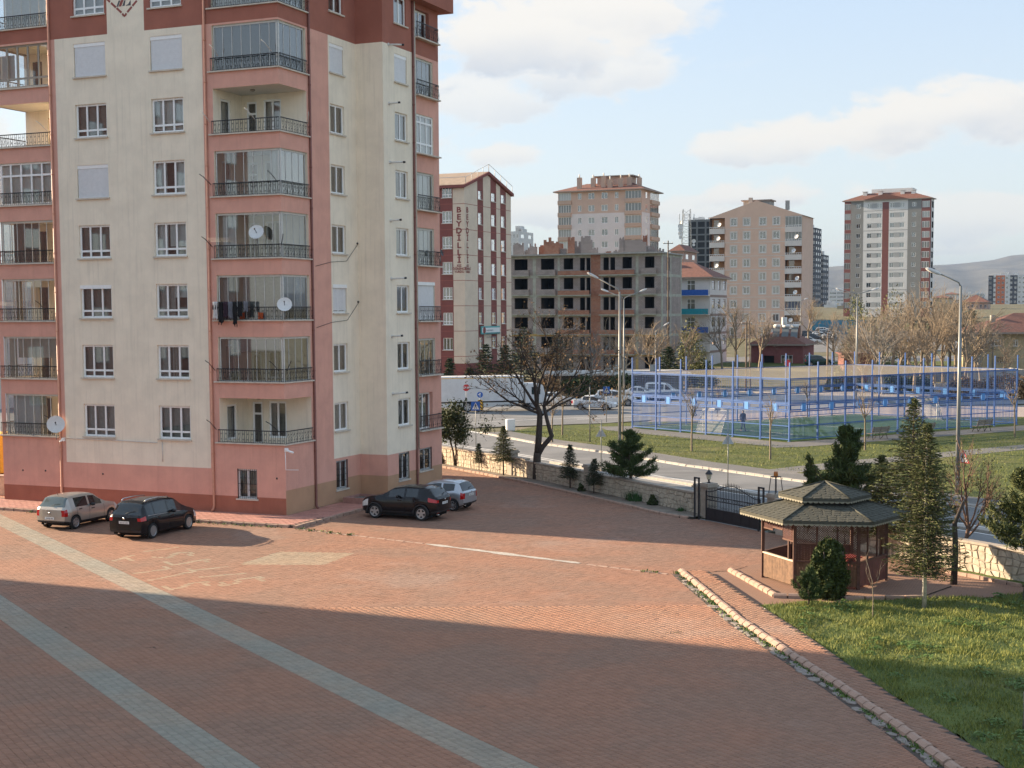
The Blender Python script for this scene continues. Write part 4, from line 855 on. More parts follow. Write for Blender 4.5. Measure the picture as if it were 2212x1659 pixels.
wx = [(B.f(*r1(a, 1168))[0], B.f(*r1(b, 1168))[0]) for a, b in wcol]; LU = -B.f(*r1(560, 1168))[0]; DU = B.s_(*r1(1813, 1168))[0]
X_b = [B.f(*r1(x, 1168))[0] for x in (575, 735, 757, 915, 930, 1155, 1225, 1480, 1500, 1665)]
def mU(u, v):
    if X_b[5] < u < X_b[6]: return 'brickwork'
    if any((v-z) % 3.0 > 2.62 for z in (SL[0],)): return 'conc_ochre' if v < 7. else 'conc_green'
    if X_b[1] < u < X_b[2] or X_b[3] < u < X_b[4] or X_b[7] < u < X_b[8] or u > -.55: return 'conc_ochre' if v < 3.6 else 'conc_green'
    return 'blockwork'
holes = [(a, b, z+(.85 if (wcol[i][1]-wcol[i][0]) > 60 else .12), z+2.55, .25, 3.) for i, (a, b) in enumerate(wx) for z in SL[:6]]
cvU = [z+q for z in SL for q in (2.62, 3.0)]+[3.6, 7.0]
sidew = [(B.s_(*r1(1705, 1168))[0], B.s_(*r1(1727, 1168))[0])]
M('dark_void', (.02, .019, .018), .95)
shell(B, LU, DU, HU, mU, holes, [(sidew[0][0], sidew[0][1], z+.5, z+2.5, .25, 2.) for z in SL[:6]], X_b, cvU, lambda u, v: 'conc_green' if (u < .5 or u > DU-.5 or (v-SL[0]) % 3. > 2.62 or 4.3 < u < 4.8) else 'blockwork', (.5, DU-.5, 4.3, 4.8), room=2.5, rmat='dark_void')
for i in (0, 1, 8):
    for z in SL[:6]: mb = MB(); a, b = wx[i]; mb.box(a-.35, b+.35, -.55, -.02, z+.0, z+.85, 'blockwork'); mb.box(a-.4, b+.4, -.6, -.0, z-.12, z-.004, 'conc_green'); mb.build('parapet', B.root)
for z in SL[1:6]:
    for a, b in ((X_b[4], X_b[5]), (X_b[6], X_b[7])): mb = MB(); mb.box(a, b, -.85, -.65, z-.05, z+.62, 'brickwork'); mb.box(a, b, -.85, -.01, z-.2, z-.055, 'conc_green'); mb.build('balcony_parapet', B.root)
mb = MB(); mb.box(-LU-.3, .3, -.9, DU+.2, HU, HU+.22, 'concrete'); mb.build('roof_slab', B.root)
ruin = [(560, 635, 655), (632, 682, 690), (684, 738, 658), (735, 800, 668, 'b'), (800, 907, 615, 'b'), (862, 950, 695), (968, 1070, 640), (1068, 1150, 605), (1150, 1200, 690), (1222, 1275, 712, 'b'), (1280, 1350, 705), (1352, 1385, 612), (1385, 1545, 632), (1545, 1600, 680), (1600, 1668, 692), (975, 1022, 612, 'b'), (1508, 1540, 594, 'b')]
for q in ruin:
    a, b = B.f(*r1(q[0], 1168))[0], B.f(*r1(q[1], 1168))[0]; h = B.f(*r1((q[0]+q[1])/2, q[2]))[1]; y0 = random.uniform(.2, 2.8); m_ = 'brickwork' if len(q) > 3 else 'blockwork'
    mb = MB(); n = 6; P_ = [(a+(b-a)*i/n, h-random.choice([0, 0, .2, .4, .6])*random.random()*1.5) for i in range(n+1)]
    for (x0, h0), (x1, h1) in zip(P_[:-1], P_[1:]): mb.box(x0, x1-.001, y0, y0+.22, HU+.22, h0, m_)
    if b-a > 2: mb.box(a, a+.22, y0+.22, y0+2.4, HU+.22, h-.6, m_); mb.box(b-.22, b-.001, y0+.22, y0+2.2, HU+.22, h-.9, m_)
    mb.build('broken_wall', B.root)
# --- beige tower with white lower storeys
B = Block('apartment_tower', 'beige tower with white lower storeys and red hipped roof behind the unfinished building', 31.8, 348., BA)
TW = dict(rough=.92, var=.05, scale=.5, streak=.08)
M('t1_beige', (.52, .38, .305), **TW); M('t1_white', (.62, .575, .56), **TW); M('t1_tan', (.46, .335, .26), **TW)
W1 = -B.f(*r1(920, 1168))[0]; D1 = B.s_(*r1(1645, 1168))[0]; H1 = B.f(*r1(1520, 262))[1]; fl1 = [B.f(*r1(1160, y))[1] for y in (338, 425, 514, 603)]
fl1 = [fl1[0]-2.99*i for i in range(11)]; zsp = B.f(*r1(1200, 442))[1]
cols = [(1062, 1088), (1137, 1182), (1232, 1277), (1328, 1355)]; cx = [(B.f(*r1(a, 1168))[0], B.f(*r1(b, 1168))[0]) for a, b in cols]; xa, xb_ = B.f(*r1(1015, 1168))[0], B.f(*r1(1400, 1168))[0]; ys = [(B.s_(*r1(a, 1168))[0], B.s_(*r1(b, 1168))[0]) for a, b in ((1552, 1567), (1585, 1642))]
hol = [(a, b, z, z+1.5) for z in fl1 if z > 0 for a, b in cx]; bl_ = [(-W1+.1, xa-.05), (xb_+.15, -.15)]
hol += [(a, b, z-.25, z+1.75, .1, 1.4) for z in fl1 if z > .5 for a, b in bl_]
mT = lambda u, v: ('t1_beige' if v > zsp else 't1_white') if xa < u < xb_ else 't1_tan'
hS = [(ys[0][0], ys[0][1], z, z+1.5) for z in fl1 if z > 0]+[(ys[1][0], ys[1][1], z-.25, z+1.75, .1, 1.2) for z in fl1 if z > .5]
shell(B, W1, D1, H1, mT, hol, hS, (xa, xb_), (zsp,), lambda u, v: ('t1_beige' if v > zsp else 't1_white') if u < ys[1][0]-.3 else 't1_tan', (ys[1][0]-.3,))
for i, z in enumerate(fl1[:6]):
    for a, b in cx: window(B.root, B.F, a, b, z, z+1.5, (.5,) if b-a < 2 else (.33, .66), (), .08, curtain=random.choice(['curtain_grey', 'curtain_dark', 'curtain_white']), far=True, sill=False)
    window(B.root, B.S, ys[0][0], ys[0][1], z, z+1.5, (.5,), (), .08, curtain='curtain_grey', far=True, sill=False)
    for k, (P, a, b) in enumerate(((B.F, *bl_[0]), (B.F, *bl_[1]), (B.S, *ys[1]))):
        o = panes(B.root, P, a, b, z-.2, z+1.75, 5, ['glass', 'glass_dark', 'glass_dark', 'glass', 'glass_mirror', 'glass'][(i+k) % 6], 'frame_white', .07, d0=.02); mb = MB(); drape(mb, P, a, b, z-.2, z+1.7, .35, ['curtain_white', 'blind_grey', 'blind_grey', 'curtain_grey', 'curtain_white'][(i+k) % 5], .02, .4); mb.build('curtain', o)
        mb = MB(); pbox(mb, P, a-.1, b+.1, z-1.15, z-.2, -.45, -.01, 't1_tan'); mb.build('balcony_parapet', B.root)
hip(B, -W1, 0, 0, D1, H1, 2.3, 'tile_red', 6., 1.0)
mb = MB(); mb.box(-13., -4.5, 4.5, 9.5, H1+.5, H1+3.6, 't1_beige'); mb.box(-14., -3.5, 3.8, 10., H1+3.6, H1+3.85, 'eave'); mb.build('penthouse', B.root)
for x, y, h in ((-16.6, 1.5, 3.4), (-8.5, 1.2, 2.6), (-10.5, 2.2, 3.6), (-4.2, 3.3, 3.2), (-1.9, 4, 3.), (-6, 2, 2.9), (-13.5, 3, 3.3)): mb = MB(); mb.box(x-.55, x+.55, y-.4, y+.4, H1-.2, H1+h, 't1_tan'); mb.cyl((x, y), .18, H1+h, H1+h+.8, 8, 'pvc'); mb.build('chimney', B.root)
# --- white house with blue balconies
B = Block('white_apartment_house', 'white four storey house with blue corrugated balconies and red tile roof', 31.9, 229., BA, z=0.)
M('h_white', (.60, .58, .56), **TW); M('h_band', (.27, .20, .17), **TW); M('blue_sheet', (.015, .10, .42), .55, .12); M('teal_sheet', (.01, .26, .34), .55, .12); M('picket', (.35, .36, .36), .6)
H4 = B.f(*r2(433, 975))[1]; D4 = B.s_(*r2(580, 1000))[0]; z4 = [B.f(*r2(430, y))[1] for y in (1110, 1275, 1435, 1598)]
xw = [B.f(*r2(x, 1040))[0] for x in (187, 232, 268, 304, 428)]; sw_ = [(B.s_(*r2(a, 1050))[0], B.s_(*r2(b, 1050))[0]) for a, b in ((452, 476), (502, 524), (547, 570))]
hF = [(xw[1], xw[3], z-.3, z+2.0) for z in z4]; hS = [(a, b, z+.45, z+2.0) for a, b in sw_ for z in z4]
shell(B, 15, D4, H4, 'h_white', hF, hS)
for i, z in enumerate(z4):
    window(B.root, B.F, xw[1], xw[3], z-.3, z+2., (.45,), (.72,), .08, curtain='curtain_grey', far=True, sill=False)
    for a, b in sw_: window(B.root, B.S, a, b, z+.45, z+2., (), (.75,), .08, curtain='curtain_grey', far=True, frame='h_band', sill=False)
    mb = MB(); mb.box(-15, .01, -1.15, 0, z-.55, z-.4, 'h_white'); mb.build('balcony_slab', B.root)
    mb = MB(); m_ = ['blue_sheet', 'teal_sheet', 'blue_sheet', 'picket'][i]
    for k in range(60): x = -15+.25*k; mb.box(x, x+(.24 if m_ != 'picket' else .12), -1.16-(.03 if k % 2 else 0), -1.12, z-.45, z+.45, m_)
    mb.build('balcony_screen', B.root)
    mb = MB(); mb.box(.0, .02, 0, D4, z-.75, z-.35, 'h_band'); mb.build('band', B.root)
hip(B, -15, 0, 0, D4, H4+.02, 2.6, 'tile_red', 5., .7)
mb = MB(); mb.box(-11, -9.8, 3, 4.2, H4, H4+3.4, 'concrete'); mb.build('chimney', B.root)
# --- peach tower
B = Block('peach_apartment_block', 'peach nine storey block with white balcony parapets and gabled top', 63.1, 310., BA)
M('peach', (.62, .435, .335), **TW); M('peach_dark', (.50, .26, .13), **TW); M('w_trim', (.60, .56, .52), **TW)
H5 = B.f(*r2(1228, 437))[1]; W5 = -B.f(*r2(430, 900))[0]; z5 = B.f(*r2(750, 525))[1]; fl5 = [z5-3.0*i for i in range(9)]
cx = [(B.f(*r2(a, 900))[0], B.f(*r2(b, 900))[0]) for a, b in ((612, 663), (723, 777), (863, 917), (980, 1035))]; bx = [(-W5+.02, B.f(*r2(560, 900))[0]), (B.f(*r2(1087, 900))[0], -.1)]
hol = [(a, b, z, z+1.55) for z in fl5 for a, b in cx]+[(a, b, z-.55, z+1.75, .1, 1.6) for z in fl5 for a, b in bx]
shell(B, W5, 12, H5, 'peach', hol, [])
pk = B.f(*r2(840, 308))
mb = MB(); xm = pk[0]; mb.add([(-W5-.3, 0, H5), (.3, 0, H5), (xm, 0, pk[1]), (-W5-.3, 12, H5), (.3, 12, H5), (xm, 12, pk[1])], [(0, 1, 2), (3, 5, 4), (0, 2, 5, 3), (1, 4, 5, 2)], 'peach'); mb.build('gable', B.root)
mb = MB(); mb.box(-14, -8, 4, 8, H5, pk[1]+.2, 'concrete'); mb.box(-14.4, -7.6, 3.6, 8.4, pk[1]+.2, pk[1]+.45, 'eave'); mb.build('lift_house', B.root)
for x, h in ((-12.2, 1.5), (-4., .6)): mb = MB(); mb.box(x-.4, x+.4, 3, 3.8, pk[1]-2, pk[1]+h-.6, 'concrete'); mb.build('chimney', B.root)
for i, z in enumerate(fl5):
    for a, b in cx:
        o = window(B.root, B.F, a, b, z, z+1.55, (.5,), (), .08, curtain=random.choice(['curtain_grey', 'curtain_dark', 'curtain_white', 'curtain_dark']), far=True, sill=False)
        mb = MB()
        for e in ((a-.2, a, z-.2, z+1.75), (b, b+.2, z-.2, z+1.75), (a, b, z-.2, z), (a, b, z+1.55, z+1.75)): pbox(mb, B.F, *e, -.05, -.002, 'w_trim')
        mb.build('trim', o)
    mb = MB(); pbox(mb, B.F, bx[0][1], bx[1][0], z-.78, z-.66, -.03, -.002, 'w_trim'); mb.build('band', B.root)
    for k, (a, b) in enumerate(bx):
        mb = MB(); pbox(mb, B.F, a, b, z-1.75, z-.6, -.5, -.01, 'w_trim'); bp_ = mb.build('balcony_parapet', B.root)
        mb = MB(); pbox(mb, B.F, a, b, z-.3, z-.22, -.45, -.4, 'frame_white'); [pbox(mb, B.F, u-.03, u+.03, z-.6, z-.22, -.45, -.4, 'frame_white') for u in np.linspace(a+.1, b-.1, 8)]; mb.build('railing', bp_)
        mb = MB(); mb.quad(B.F(a, z-.5, 1.55), B.F(b, z-.5, 1.55), B.F(b, z+1.7, 1.55), B.F(a, z+1.7, 1.55), 'peach_dark'); mb.quad(B.F(a+.5, z-.4, 1.5), B.F(a+1.7, z-.4, 1.5), B.F(a+1.7, z+1.4, 1.5), B.F(a+.5, z+1.4, 1.5), 'glass_dark'); mb.build('balcony_back', bp_)
        if k == 1 and i in (0, 1, 6): o = panes(B.root, B.F, a, b, z-.6, z+1.7, 5, 'glass_dark' if i != 6 else 'glass_mirror', 'frame_grey', .07, d0=-.1); mb = MB(); drape(mb, B.F, a, b, z-.6, z+1.6, .2, 'blind_grey' if i != 6 else 'blue_sheet', .01, .4); mb.build('curtain', o)
        if (i*2+k) % 3 != 1: mb = MB(); dish(mb, B.F(a+random.uniform(.4, b-a-.4), z+.25, -.75), (-.3, -1, .5), .5); mb.build('satellite_dish', bp_)
# --- grey, white and red tower
A8 = rad(-28); B = Block('grey_apartment_tower', 'tall grey and white tower with a dark red central strip', 126.2, 431., A8)
M('g8', (.235, .235, .225), **TW); M('w8', (.62, .62, .61), **TW); M('r8', (.20, .075, .065), **TW); M('p8', (.36, .37, .37), **TW)
W8 = -B.f(*r3(240, 800))[0]; D8 = B.s_(*r3(925, 800))[0]; H8 = B.f(*r3(830, 252))[1]; z8 = B.f(*r3(640, 325))[1]; fl8 = [z8-3.02*i for i in range(14)]; fl8 = [z for z in fl8 if z > .3]
e8 = [B.f(*r3(x, 800))[0] for x in (290, 385, 530, 580, 725, 830)]
def m8(u, v): return 'r8' if u < e8[0] or u > e8[5] else 'g8' if u < e8[1] or u > e8[4] else 'r8' if e8[2] < u < e8[3] and v < H8-.8 else 'w8'
wd = [(B.f(*r3(a, 800))[0], B.f(*r3(b, 800))[0]) for a, b in ((413, 526), (587, 700))]; sm = [(B.f(*r3(a, 800))[0], B.f(*r3(b, 800))[0]) for a, b in ((331, 362), (757, 788))]; bb = [(-W8+.1, e8[0]-.1), (e8[5]+.2, -.2)]
hol = [(a, b, z, z+1.45, .15) for z in fl8 for a, b in wd]+[(a, b, z+.1, z+1.4) for z in fl8 for a, b in sm]+[(a, b, z-.3, z+1.6, .1, 1.2) for z in fl8 for a, b in bb]
shell(B, W8, D8, H8, m8, hol, [(2., 4.5, z-.3, z+1.6, .1, 1.2) for z in fl8], e8, (H8-.8,), lambda u, v: 'w8' if u > 1.2 else 'r8', (1.2,))
for z in fl8:
    for a, b in wd:
        o = window(B.root, B.F, a, b, z, z+1.45, (.16, .3, .68, .84), (), .05, curtain=[(0, .28, 0, 1, 'curtain_grey'), (.7, 1, 0, 1, 'curtain_white')], far=True, sill=False); mb = MB(); pbox(mb, B.F, a+(b-a)*.3, a+(b-a)*.68, z+.02, z+1.43, .03, .14, 'p8'); mb.build('infill_panel', o)
    for a, b in sm: window(B.root, B.F, a, b, z+.1, z+1.4, (.5,), (), .05, far=True, sill=False)
    for k, (a, b) in enumerate(bb): o = panes(B.root, B.F, a, b, z-.3, z+1.6, 3, random.choice(['glass', 'glass_dark', 'glass']), 'frame_white' if k else 'frame_grey', .1, d0=.02); mb = MB(); drape(mb, B.F, a, b, z-.3, z+1.5, .3, random.choice(['curtain_grey', 'blind_grey', 'curtain_white', 'curtain_dark']), .01, .5); mb.build('curtain', o)
for i, z in enumerate(fl8):
    if i in (0, 2, 4, 6, 8, 10): mb = MB(); pbox(mb, B.F, e8[1], e8[2], z-.85, z-.72, -.02, -.002, 'g8'); pbox(mb, B.F, e8[3], e8[4], z-.85, z-.72, -.02, -.002, 'g8'); mb.build('band', B.root)
hip(B, -W8, 0, 0, D8, H8, 2.2, 'tile_red', 7., .6)
xm = (e8[1]+e8[4])/2; mb = MB(); mb.add([(e8[1], -.7, H8+.02), (e8[4], -.7, H8+.02), (xm, -.7, H8+1.7), (xm, 5, H8+1.7)], [(0, 1, 2), (0, 2, 3), (1, 3, 2)], 'tile_red'); mb.build('dormer', B.root)
mb = MB(); mb.box(-19, -6.5, 5, 9, H8, H8+3.6, 'w8'); mb.build('penthouse', B.root)
for x in (-20.2, -15.5, -8.8, -5.5): mb = MB(); mb.box(x-.6, x+.6, 1.5, 2.6, H8, H8+2.6, 'w8'); mb.box(x-.8, x+.8, 1.3, 2.8, H8+2.6, H8+2.75, 'w8'); mb.build('chimney', B.root)
# --- simple far blocks: x range and top in pixels, distance
M('f_dark', (.075, .075, .085), **TW); M('f_white', (.60, .60, .59), **TW); M('f_orange', (.50, .16, .07), **TW); M('f_beige', (.47, .36, .22), **TW); M('f_conc', (.13, .135, .135), **TW); M('f_pink', (.42, .27, .22), **TW)
def far_block(name, label, pr, x0, x1, ytop, Y, matf, floors, cols, ang=BA, depth=14., roof=None, wh=1.4, ww=.55, side=True, gl='glass_dark', rise=2., group=None, bare=False):
    u0 = pr(x0, ytop)[0]; u1, v1 = pr(x1, ytop); Q = AT(u1, v1, Y); B = Block(name, label, Q.x, Y, ang, 'building', group); h = Q.z-B.o.z; w_ = -B.f(u0, v1)[0]
    fh = 3.0; zs = [h-1.0-wh-fh*i for i in range(floors)]; zs = [z for z in zs if z > .2]; cw = w_/cols
    hol = [(-w_+cw*(k+.5-ww/2), -w_+cw*(k+.5+ww/2), z, z+wh) for k in range(cols) for z in zs]; sc = max(1, int(depth/5)); hs = [(depth*(k+.3)/sc, depth*(k+.7)/sc, z, z+wh) for k in range(sc) for z in zs] if side else []
    shell(B, w_, depth, h, matf(w_, h) if matf.__code__.co_argcount == 2 else matf, hol, hs, [-w_+cw*k for k in range(1, cols)], [z-.8 for z in zs], depth=.1, room=.4, rmat='dark_void')
    if bare: hol = [q for q in hol if False]
    for q in hol: window(B.root, B.F, *q, (.5,), (), .04, far=True, sill=False, gl=gl)
    for q in hs: window(B.root, B.S, *q, (.5,), (), .04, far=True, sill=False, gl=gl)
    if roof: hip(B, -w_, 0, 0, depth, h, rise, roof, None, .6)
    else:
        for k in range(3): mb = MB(); x = -w_*random.uniform(.15, .85); mb.box(x-.9, x+.9, depth*.3, depth*.6, h, h+random.uniform(1, 2.2), 'f_white'); mb.build('rooftop_unit', B.root)
    return B, w_, h, zs
mk_ = lambda m: (lambda w_, h: m)
B, w_, h, zs = far_block('concrete_shell', 'dark bare concrete frame tower next to the telecom mast', r2, 245, 470, 470, 630, lambda w_, h: (lambda u, v: 'f_conc'), 12, 3, wh=2.3, ww=.8, side=False, bare=True)
far_block('dark_apartment_tower', 'charcoal tower with white window bands behind the peach block', r2, 1228, 1355, 545, 758, lambda w_, h: (lambda u, v: 'f_white' if (-w_*.72 < u < -w_*.3) else 'f_dark'), 15, 4, depth=16)
far_block('dark_apartment_tower', 'lower white wing of the charcoal tower with stepped balconies', r2, 1352, 1420, 780, 775, lambda w_, h: (lambda u, v: 'f_white' if u < -w_*.4 else 'f_dark'), 11, 3, depth=16)
far_block('white_apartment_block', 'white block with orange and black stripes at the foot of the hill', r3, 1352, 1640, 845, 900, lambda w_, h: (lambda u, v: 'f_dark' if u < -w_*.86 or -w_*.42 < u < -w_*.22 else 'f_orange' if -w_*.80 < u < -w_*.55 else 'f_white'), 9, 9, depth=18)
far_block('office_building', 'white office block with long dark window bands below the hills', r3, 128, 240, 968, 1150, mk_('f_white'), 8, 2, ww=.92, depth=18)
far_block('beige_apartment_block', 'beige block with flat red roof right of the grey tower', r3, 918, 1052, 1018, 640, mk_('f_beige'), 7, 3, ww=.3, roof='tile_red', rise=1.2)
far_block('white_low_block', 'white low apartment block below the hills', r3, 1008, 1118, 992, 1000, mk_('f_white'), 6, 5, roof='tile_red', rise=1.5)
far_block('white_low_block', 'grey and white low apartment block below the hills', r3, 1112, 1312, 988, 1050, lambda w_, h: (lambda u, v: 'f_white' if int(u*.2) % 3 else 'p8'), 6, 9)
far_block('pink_apartment_block', 'pink block with wide red roof behind the bare trees', r3, 1145, 1345, 1052, 560, mk_('f_pink'), 6, 6, roof='tile_red', rise=3.)
far_block('white_low_block', 'pale block with small windows behind the car park', r2, 1425, 1530, 1215, 700, mk_('f_white'), 4, 5)
far_block('orange_house', 'small peach house behind the car park', r2, 1540, 1600, 1225, 620, mk_('f_beige'), 3, 3)
far_block('white_tower', 'pale blue white tower peeking out beside the dormitory', r1, 560, 632, 572, 520, mk_('f_white'), 8, 3)
far_block('low_red_house', 'house with dark red roof left of the telecom mast', r2, 90, 205, 745, 420, mk_('f_pink'), 4, 3, roof='tile_red', rise=2.)
# telecom mast
q = r2(228, 850); Q = AT(q[0], q[1], 560.); gz_ = ground_z(Q.x, 560); top = AT(*r2(228, 395), 560.).z
mast = thing('telecom_mast', 'lattice telecom mast with round dishes beside the concrete frame tower', 'mast', (Q.x, 560, gz_), 0)
mb = MB(); hm = top-gz_; M('galv', (.20, .21, .21), .5, .1)
for z in np.arange(0, hm, 2.2):
    k0, k1_ = 2.6-1.2*z/hm, 2.6-1.2*(min(z+2.2, hm))/hm
    for i in range(4):
        c = [(-1, -1), (1, -1), (1, 1), (-1, 1)]; a, b = c[i], c[(i+1) % 4]
        mb.bar((a[0]*k0, a[1]*k0, z), (a[0]*k1_, a[1]*k1_, z+2.2), .16, .16, 'galv'); mb.bar((a[0]*k0, a[1]*k0, z), (b[0]*k1_, b[1]*k1_, z+2.2), .09, .09, 'galv'); mb.bar((a[0]*k0, a[1]*k0, z), (b[0]*k0, b[1]*k0, z), .09, .09, 'galv')
mb.build('lattice', mast)
for i in range(9): mb = MB(); dish(mb, (random.choice([-2.6, 2.6]), -1.8, hm*(.62+.037*i)), (random.uniform(-1, 1), -1, 0), random.uniform(.5, 1.1)); mb.build('satellite_dish', mast)
for i in range(4): mb = MB(); mb.box(-3.2+i*1.9, -2.9+i*1.9, -2, -1.8, hm-4, hm-1.5, 'f_white'); mb.build('antenna_panel', mast)
# --- low houses and plots between park and towers
M('maroon', (.22, .075, .07), .9, .12, 1., streak=.2); M('old_yellow', (.42, .335, .20), .95, .18, .8, .3, 12., streak=.35, dirt=((.33, .30, .26), .7, .8)); M('rust_sheet', (.16, .06, .05), .8, .25, 1.5); M('conc_wall', (.30, .29, .265), .95, .18, 1., streak=.5)
Q = AT(*r2(1245, 1560), 232.); B = Block('red_bungalow', 'maroon bungalow with tile roof and solar water heaters', Q.x, 232., BA, z=0.3)
hz_ = Q.z-B.o.z; wB = -B.f(*r2(790, 1560))[0]
shell(B, wB, 9, hz_, 'maroon', [(-wB*.75, -wB*.55, .3, 2.3), (-wB*.42, -wB*.2, 1., 2.4)], [(1.5, 2.6, 1., 2.4), (3.6, 4.7, 1., 2.4), (6, 7, 1., 2.4)])
window(B.root, B.F, -wB*.42, -wB*.2, 1., 2.4, (.33, .66), (), .05, far=True, frame='frame_white', curtain='curtain_grey')
for a in (1.5, 3.6, 6.): window(B.root, B.S, a, a+1.05, 1., 2.4, (.5,), (), .05, far=True, curtain='curtain_grey')
hip(B, -wB, 0, 0, 9, hz_, 2.6, 'tile_red', 3.5, .5)
for k in range(3):
    mb = MB(); x = -wB*.62+k*1.5; mb.add([(x, 1., hz_+1.0), (x+1.1, 1., hz_+1.0), (x+1.1, 2., hz_+2.6), (x, 2., hz_+2.6), (x, 1.1, hz_+.9), (x+1.1, 1.1, hz_+.9), (x+1.1, 2.1, hz_+2.5), (x, 2.1, hz_+2.5)], [(0, 1, 2, 3), (7, 6, 5, 4), (0, 4, 5, 1), (1, 5, 6, 2), (2, 6, 7, 3), (3, 7, 4, 0)], 'blind_grey')
    mb.build('solar_panel', B.root); mb = MB(); mb.tube([(x, 2.2, hz_+2.9), (x+1.1, 2.2, hz_+2.9)], .3, 10, 'dish'); mb.build('water_tank', B.root)
mb = MB(); mb.cyl((-wB*.42, 2.4), .45, hz_+2.2, hz_+4.4, 12, 'pvc'); mb.build('water_tank', B.root)
mb = MB(); mb.box(-1.8, -1.2, 3, 3.6, hz_+.5, hz_+3., 'brickwork'); mb.build('chimney', B.root)
Q = AT(*r3(1305, 1285), 195.); B = Block('old_yellow_house', 'weathered yellow two storey house with red tile roof behind the pitch', Q.x+24, 195., rad(-2), z=0.1)
hy = AT(*r3(1305, 1285), 195.).z-.1; x_ = lambda a: B.f(*r3(a, 1400))[0]; z_ = lambda y: B.f(*r3(1500, y))[1]
xl_ = x_(1305); win = [(x_(1372), x_(1452), z_(1390), z_(1340)), (x_(1545), x_(1578), z_(1392), z_(1342)), (x_(1420), x_(1500), z_(1518), z_(1475))]
mb = MB(); wall(mb, B.F, xl_, 0, 0, hy, win, 'old_yellow'); mb.quad((xl_, 10, 0), (xl_, 0, 0), (xl_, 0, hy), (xl_, 10, hy), 'old_yellow'); mb.quad((xl_, 0, hy), (0, 0, hy), (0, 10, hy), (xl_, 10, hy), 'eave'); mb.build('wall', B.root)
for i, q in enumerate(win): window(B.root, B.F, *q, (.33, .66) if i != 1 else (.5,), (), .06, far=True, frame='frame_white' if i < 2 else 'iron', curtain=None)
hip(B, xl_, 0, 0, 10, hy, 2.6, 'tile_red', 7., 1.3)
mb = MB(); mb.box(xl_+2., xl_+2.6, 3, 3.6, hy+.3, hy+2.3, 'conc_wall'); mb.build('chimney', B.root)
mb = MB(); mb.tube([(xl_+1.4, -.08, hy), (xl_+1.4, -.08, .3)], .06, 6, 'galv'); mb.build('downpipe', B.root)
Q = AT(*r3(243, 1455), 188.); B = Block('rusty_shed', 'rusty red sheet metal shed behind the blue pitch', AT(*r3(475, 1455), 188.).x, 188., rad(-4), 'shed', z=0.)
ws = AT(*r3(475, 1455), 188.).x-Q.x; mb = MB()
for k in range(int(ws/.3)): mb.box(-ws+.3*k, -ws+.3*k+.29, -.02*(k % 2), 5, 0, Q.z, 'rust_sheet')
mb.build('wall', B.root); mb = MB(); mb.box(-ws-.3, .3, -.3, 5.3, Q.z, Q.z+.15, 'rust_sheet'); mb.build('roof', B.root)
# flat roofed carport and garage row behind the parked cars
Q0, Q1 = AT(*r1(815, 1612), 168.), AT(*r1(1640, 1590), 168.)
cpo = thing('carport', 'long low flat roofed carport with white roof edge behind the parked cars', 'carport', (Q0.x, 168, 0), 0); Lc = Q1.x-Q0.x; M('roof_sheet', (.55, .53, .49), .7, .12)
mb = MB(); mb.box(0, Lc+4, 0, 10, Q0.z-.15, Q0.z+.1, 'roof_sheet'); mb.build('roof', cpo)
for k in range(9): mb = MB(); mb.box(.3+k*Lc/8, .45+k*Lc/8, .3, .45, 0, Q0.z-.15, 'iron'); mb.build('post', cpo)
mb = MB(); mb.box(0, Lc+4, 8, 8.2, 0, Q0.z-.15, 'conc_wall'); mb.build('back_wall', cpo)
for x in (Lc*.55, Lc*.62, Lc*.95): mb = MB(); mb.box(x, x+.7, 2, 2.7, Q0.z+.1, Q0.z+1., 'conc_wall'); mb.build('chimney', cpo)
# concrete garden walls behind the pitch
def plain_wall(label, pts, h, th=.25, mat='conc_wall'):
    mb = MB(); 
    for a, b in zip(pts[:-1], pts[1:]): mb.bar((*a, h/2), (*b, h/2), th, h, mat)
    return tag(mb.build('concrete_wall'), label, 'wall')
plain_wall('grey concrete garden wall in front of the red bungalow', [(43, 200), (62, 196), (70, 178)], 2.1); plain_wall('low dark block wall left of the rusty shed', [(50, 168), (64, 171)], 1.2); plain_wall('grey wall at the edge of the car park', [(76, 262), (100, 268)], 2.6)
plain_wall('pale yard wall beside the weathered yellow house', [(58, 181), (66, 183), (66.5, 190)], 2.2)
# left edge of the view: street and houses past the pink block
Q = AT(14, 640, 150.); B = Block('grey_town_house', 'grey town house glimpsed left of the pink block', Q.x-1.0, 150., rad(-8), z=0.)
shell(B, 14, 10, 11.5, 'h_white', [(-3.2, -1.6, z, z+1.5) for z in (1.2, 4.2, 7.2)], [])
for z in (1.2, 4.2, 7.2): window(B.root, B.F, -3.2, -1.6, z, z+1.5, (.5,), (), .06, far=True)
M('skip_yellow', (.62, .42, .05), .6, .1); yc = thing('yellow_container', 'yellow metal container left of the pink block', 'container', (-32.2, 87., 0), .2); mb = MB(); mb.box(-3, 1, 0, 2, .15, 2.6, 'skip_yellow'); mb.build('body', yc, bevel=.05); mb = MB(); [mb.box(x, x+.12, -.06, 0, .2, 2.55, 'skip_yellow') for x in np.arange(-2.9, 1, .6)]; mb.build('rib', yc)
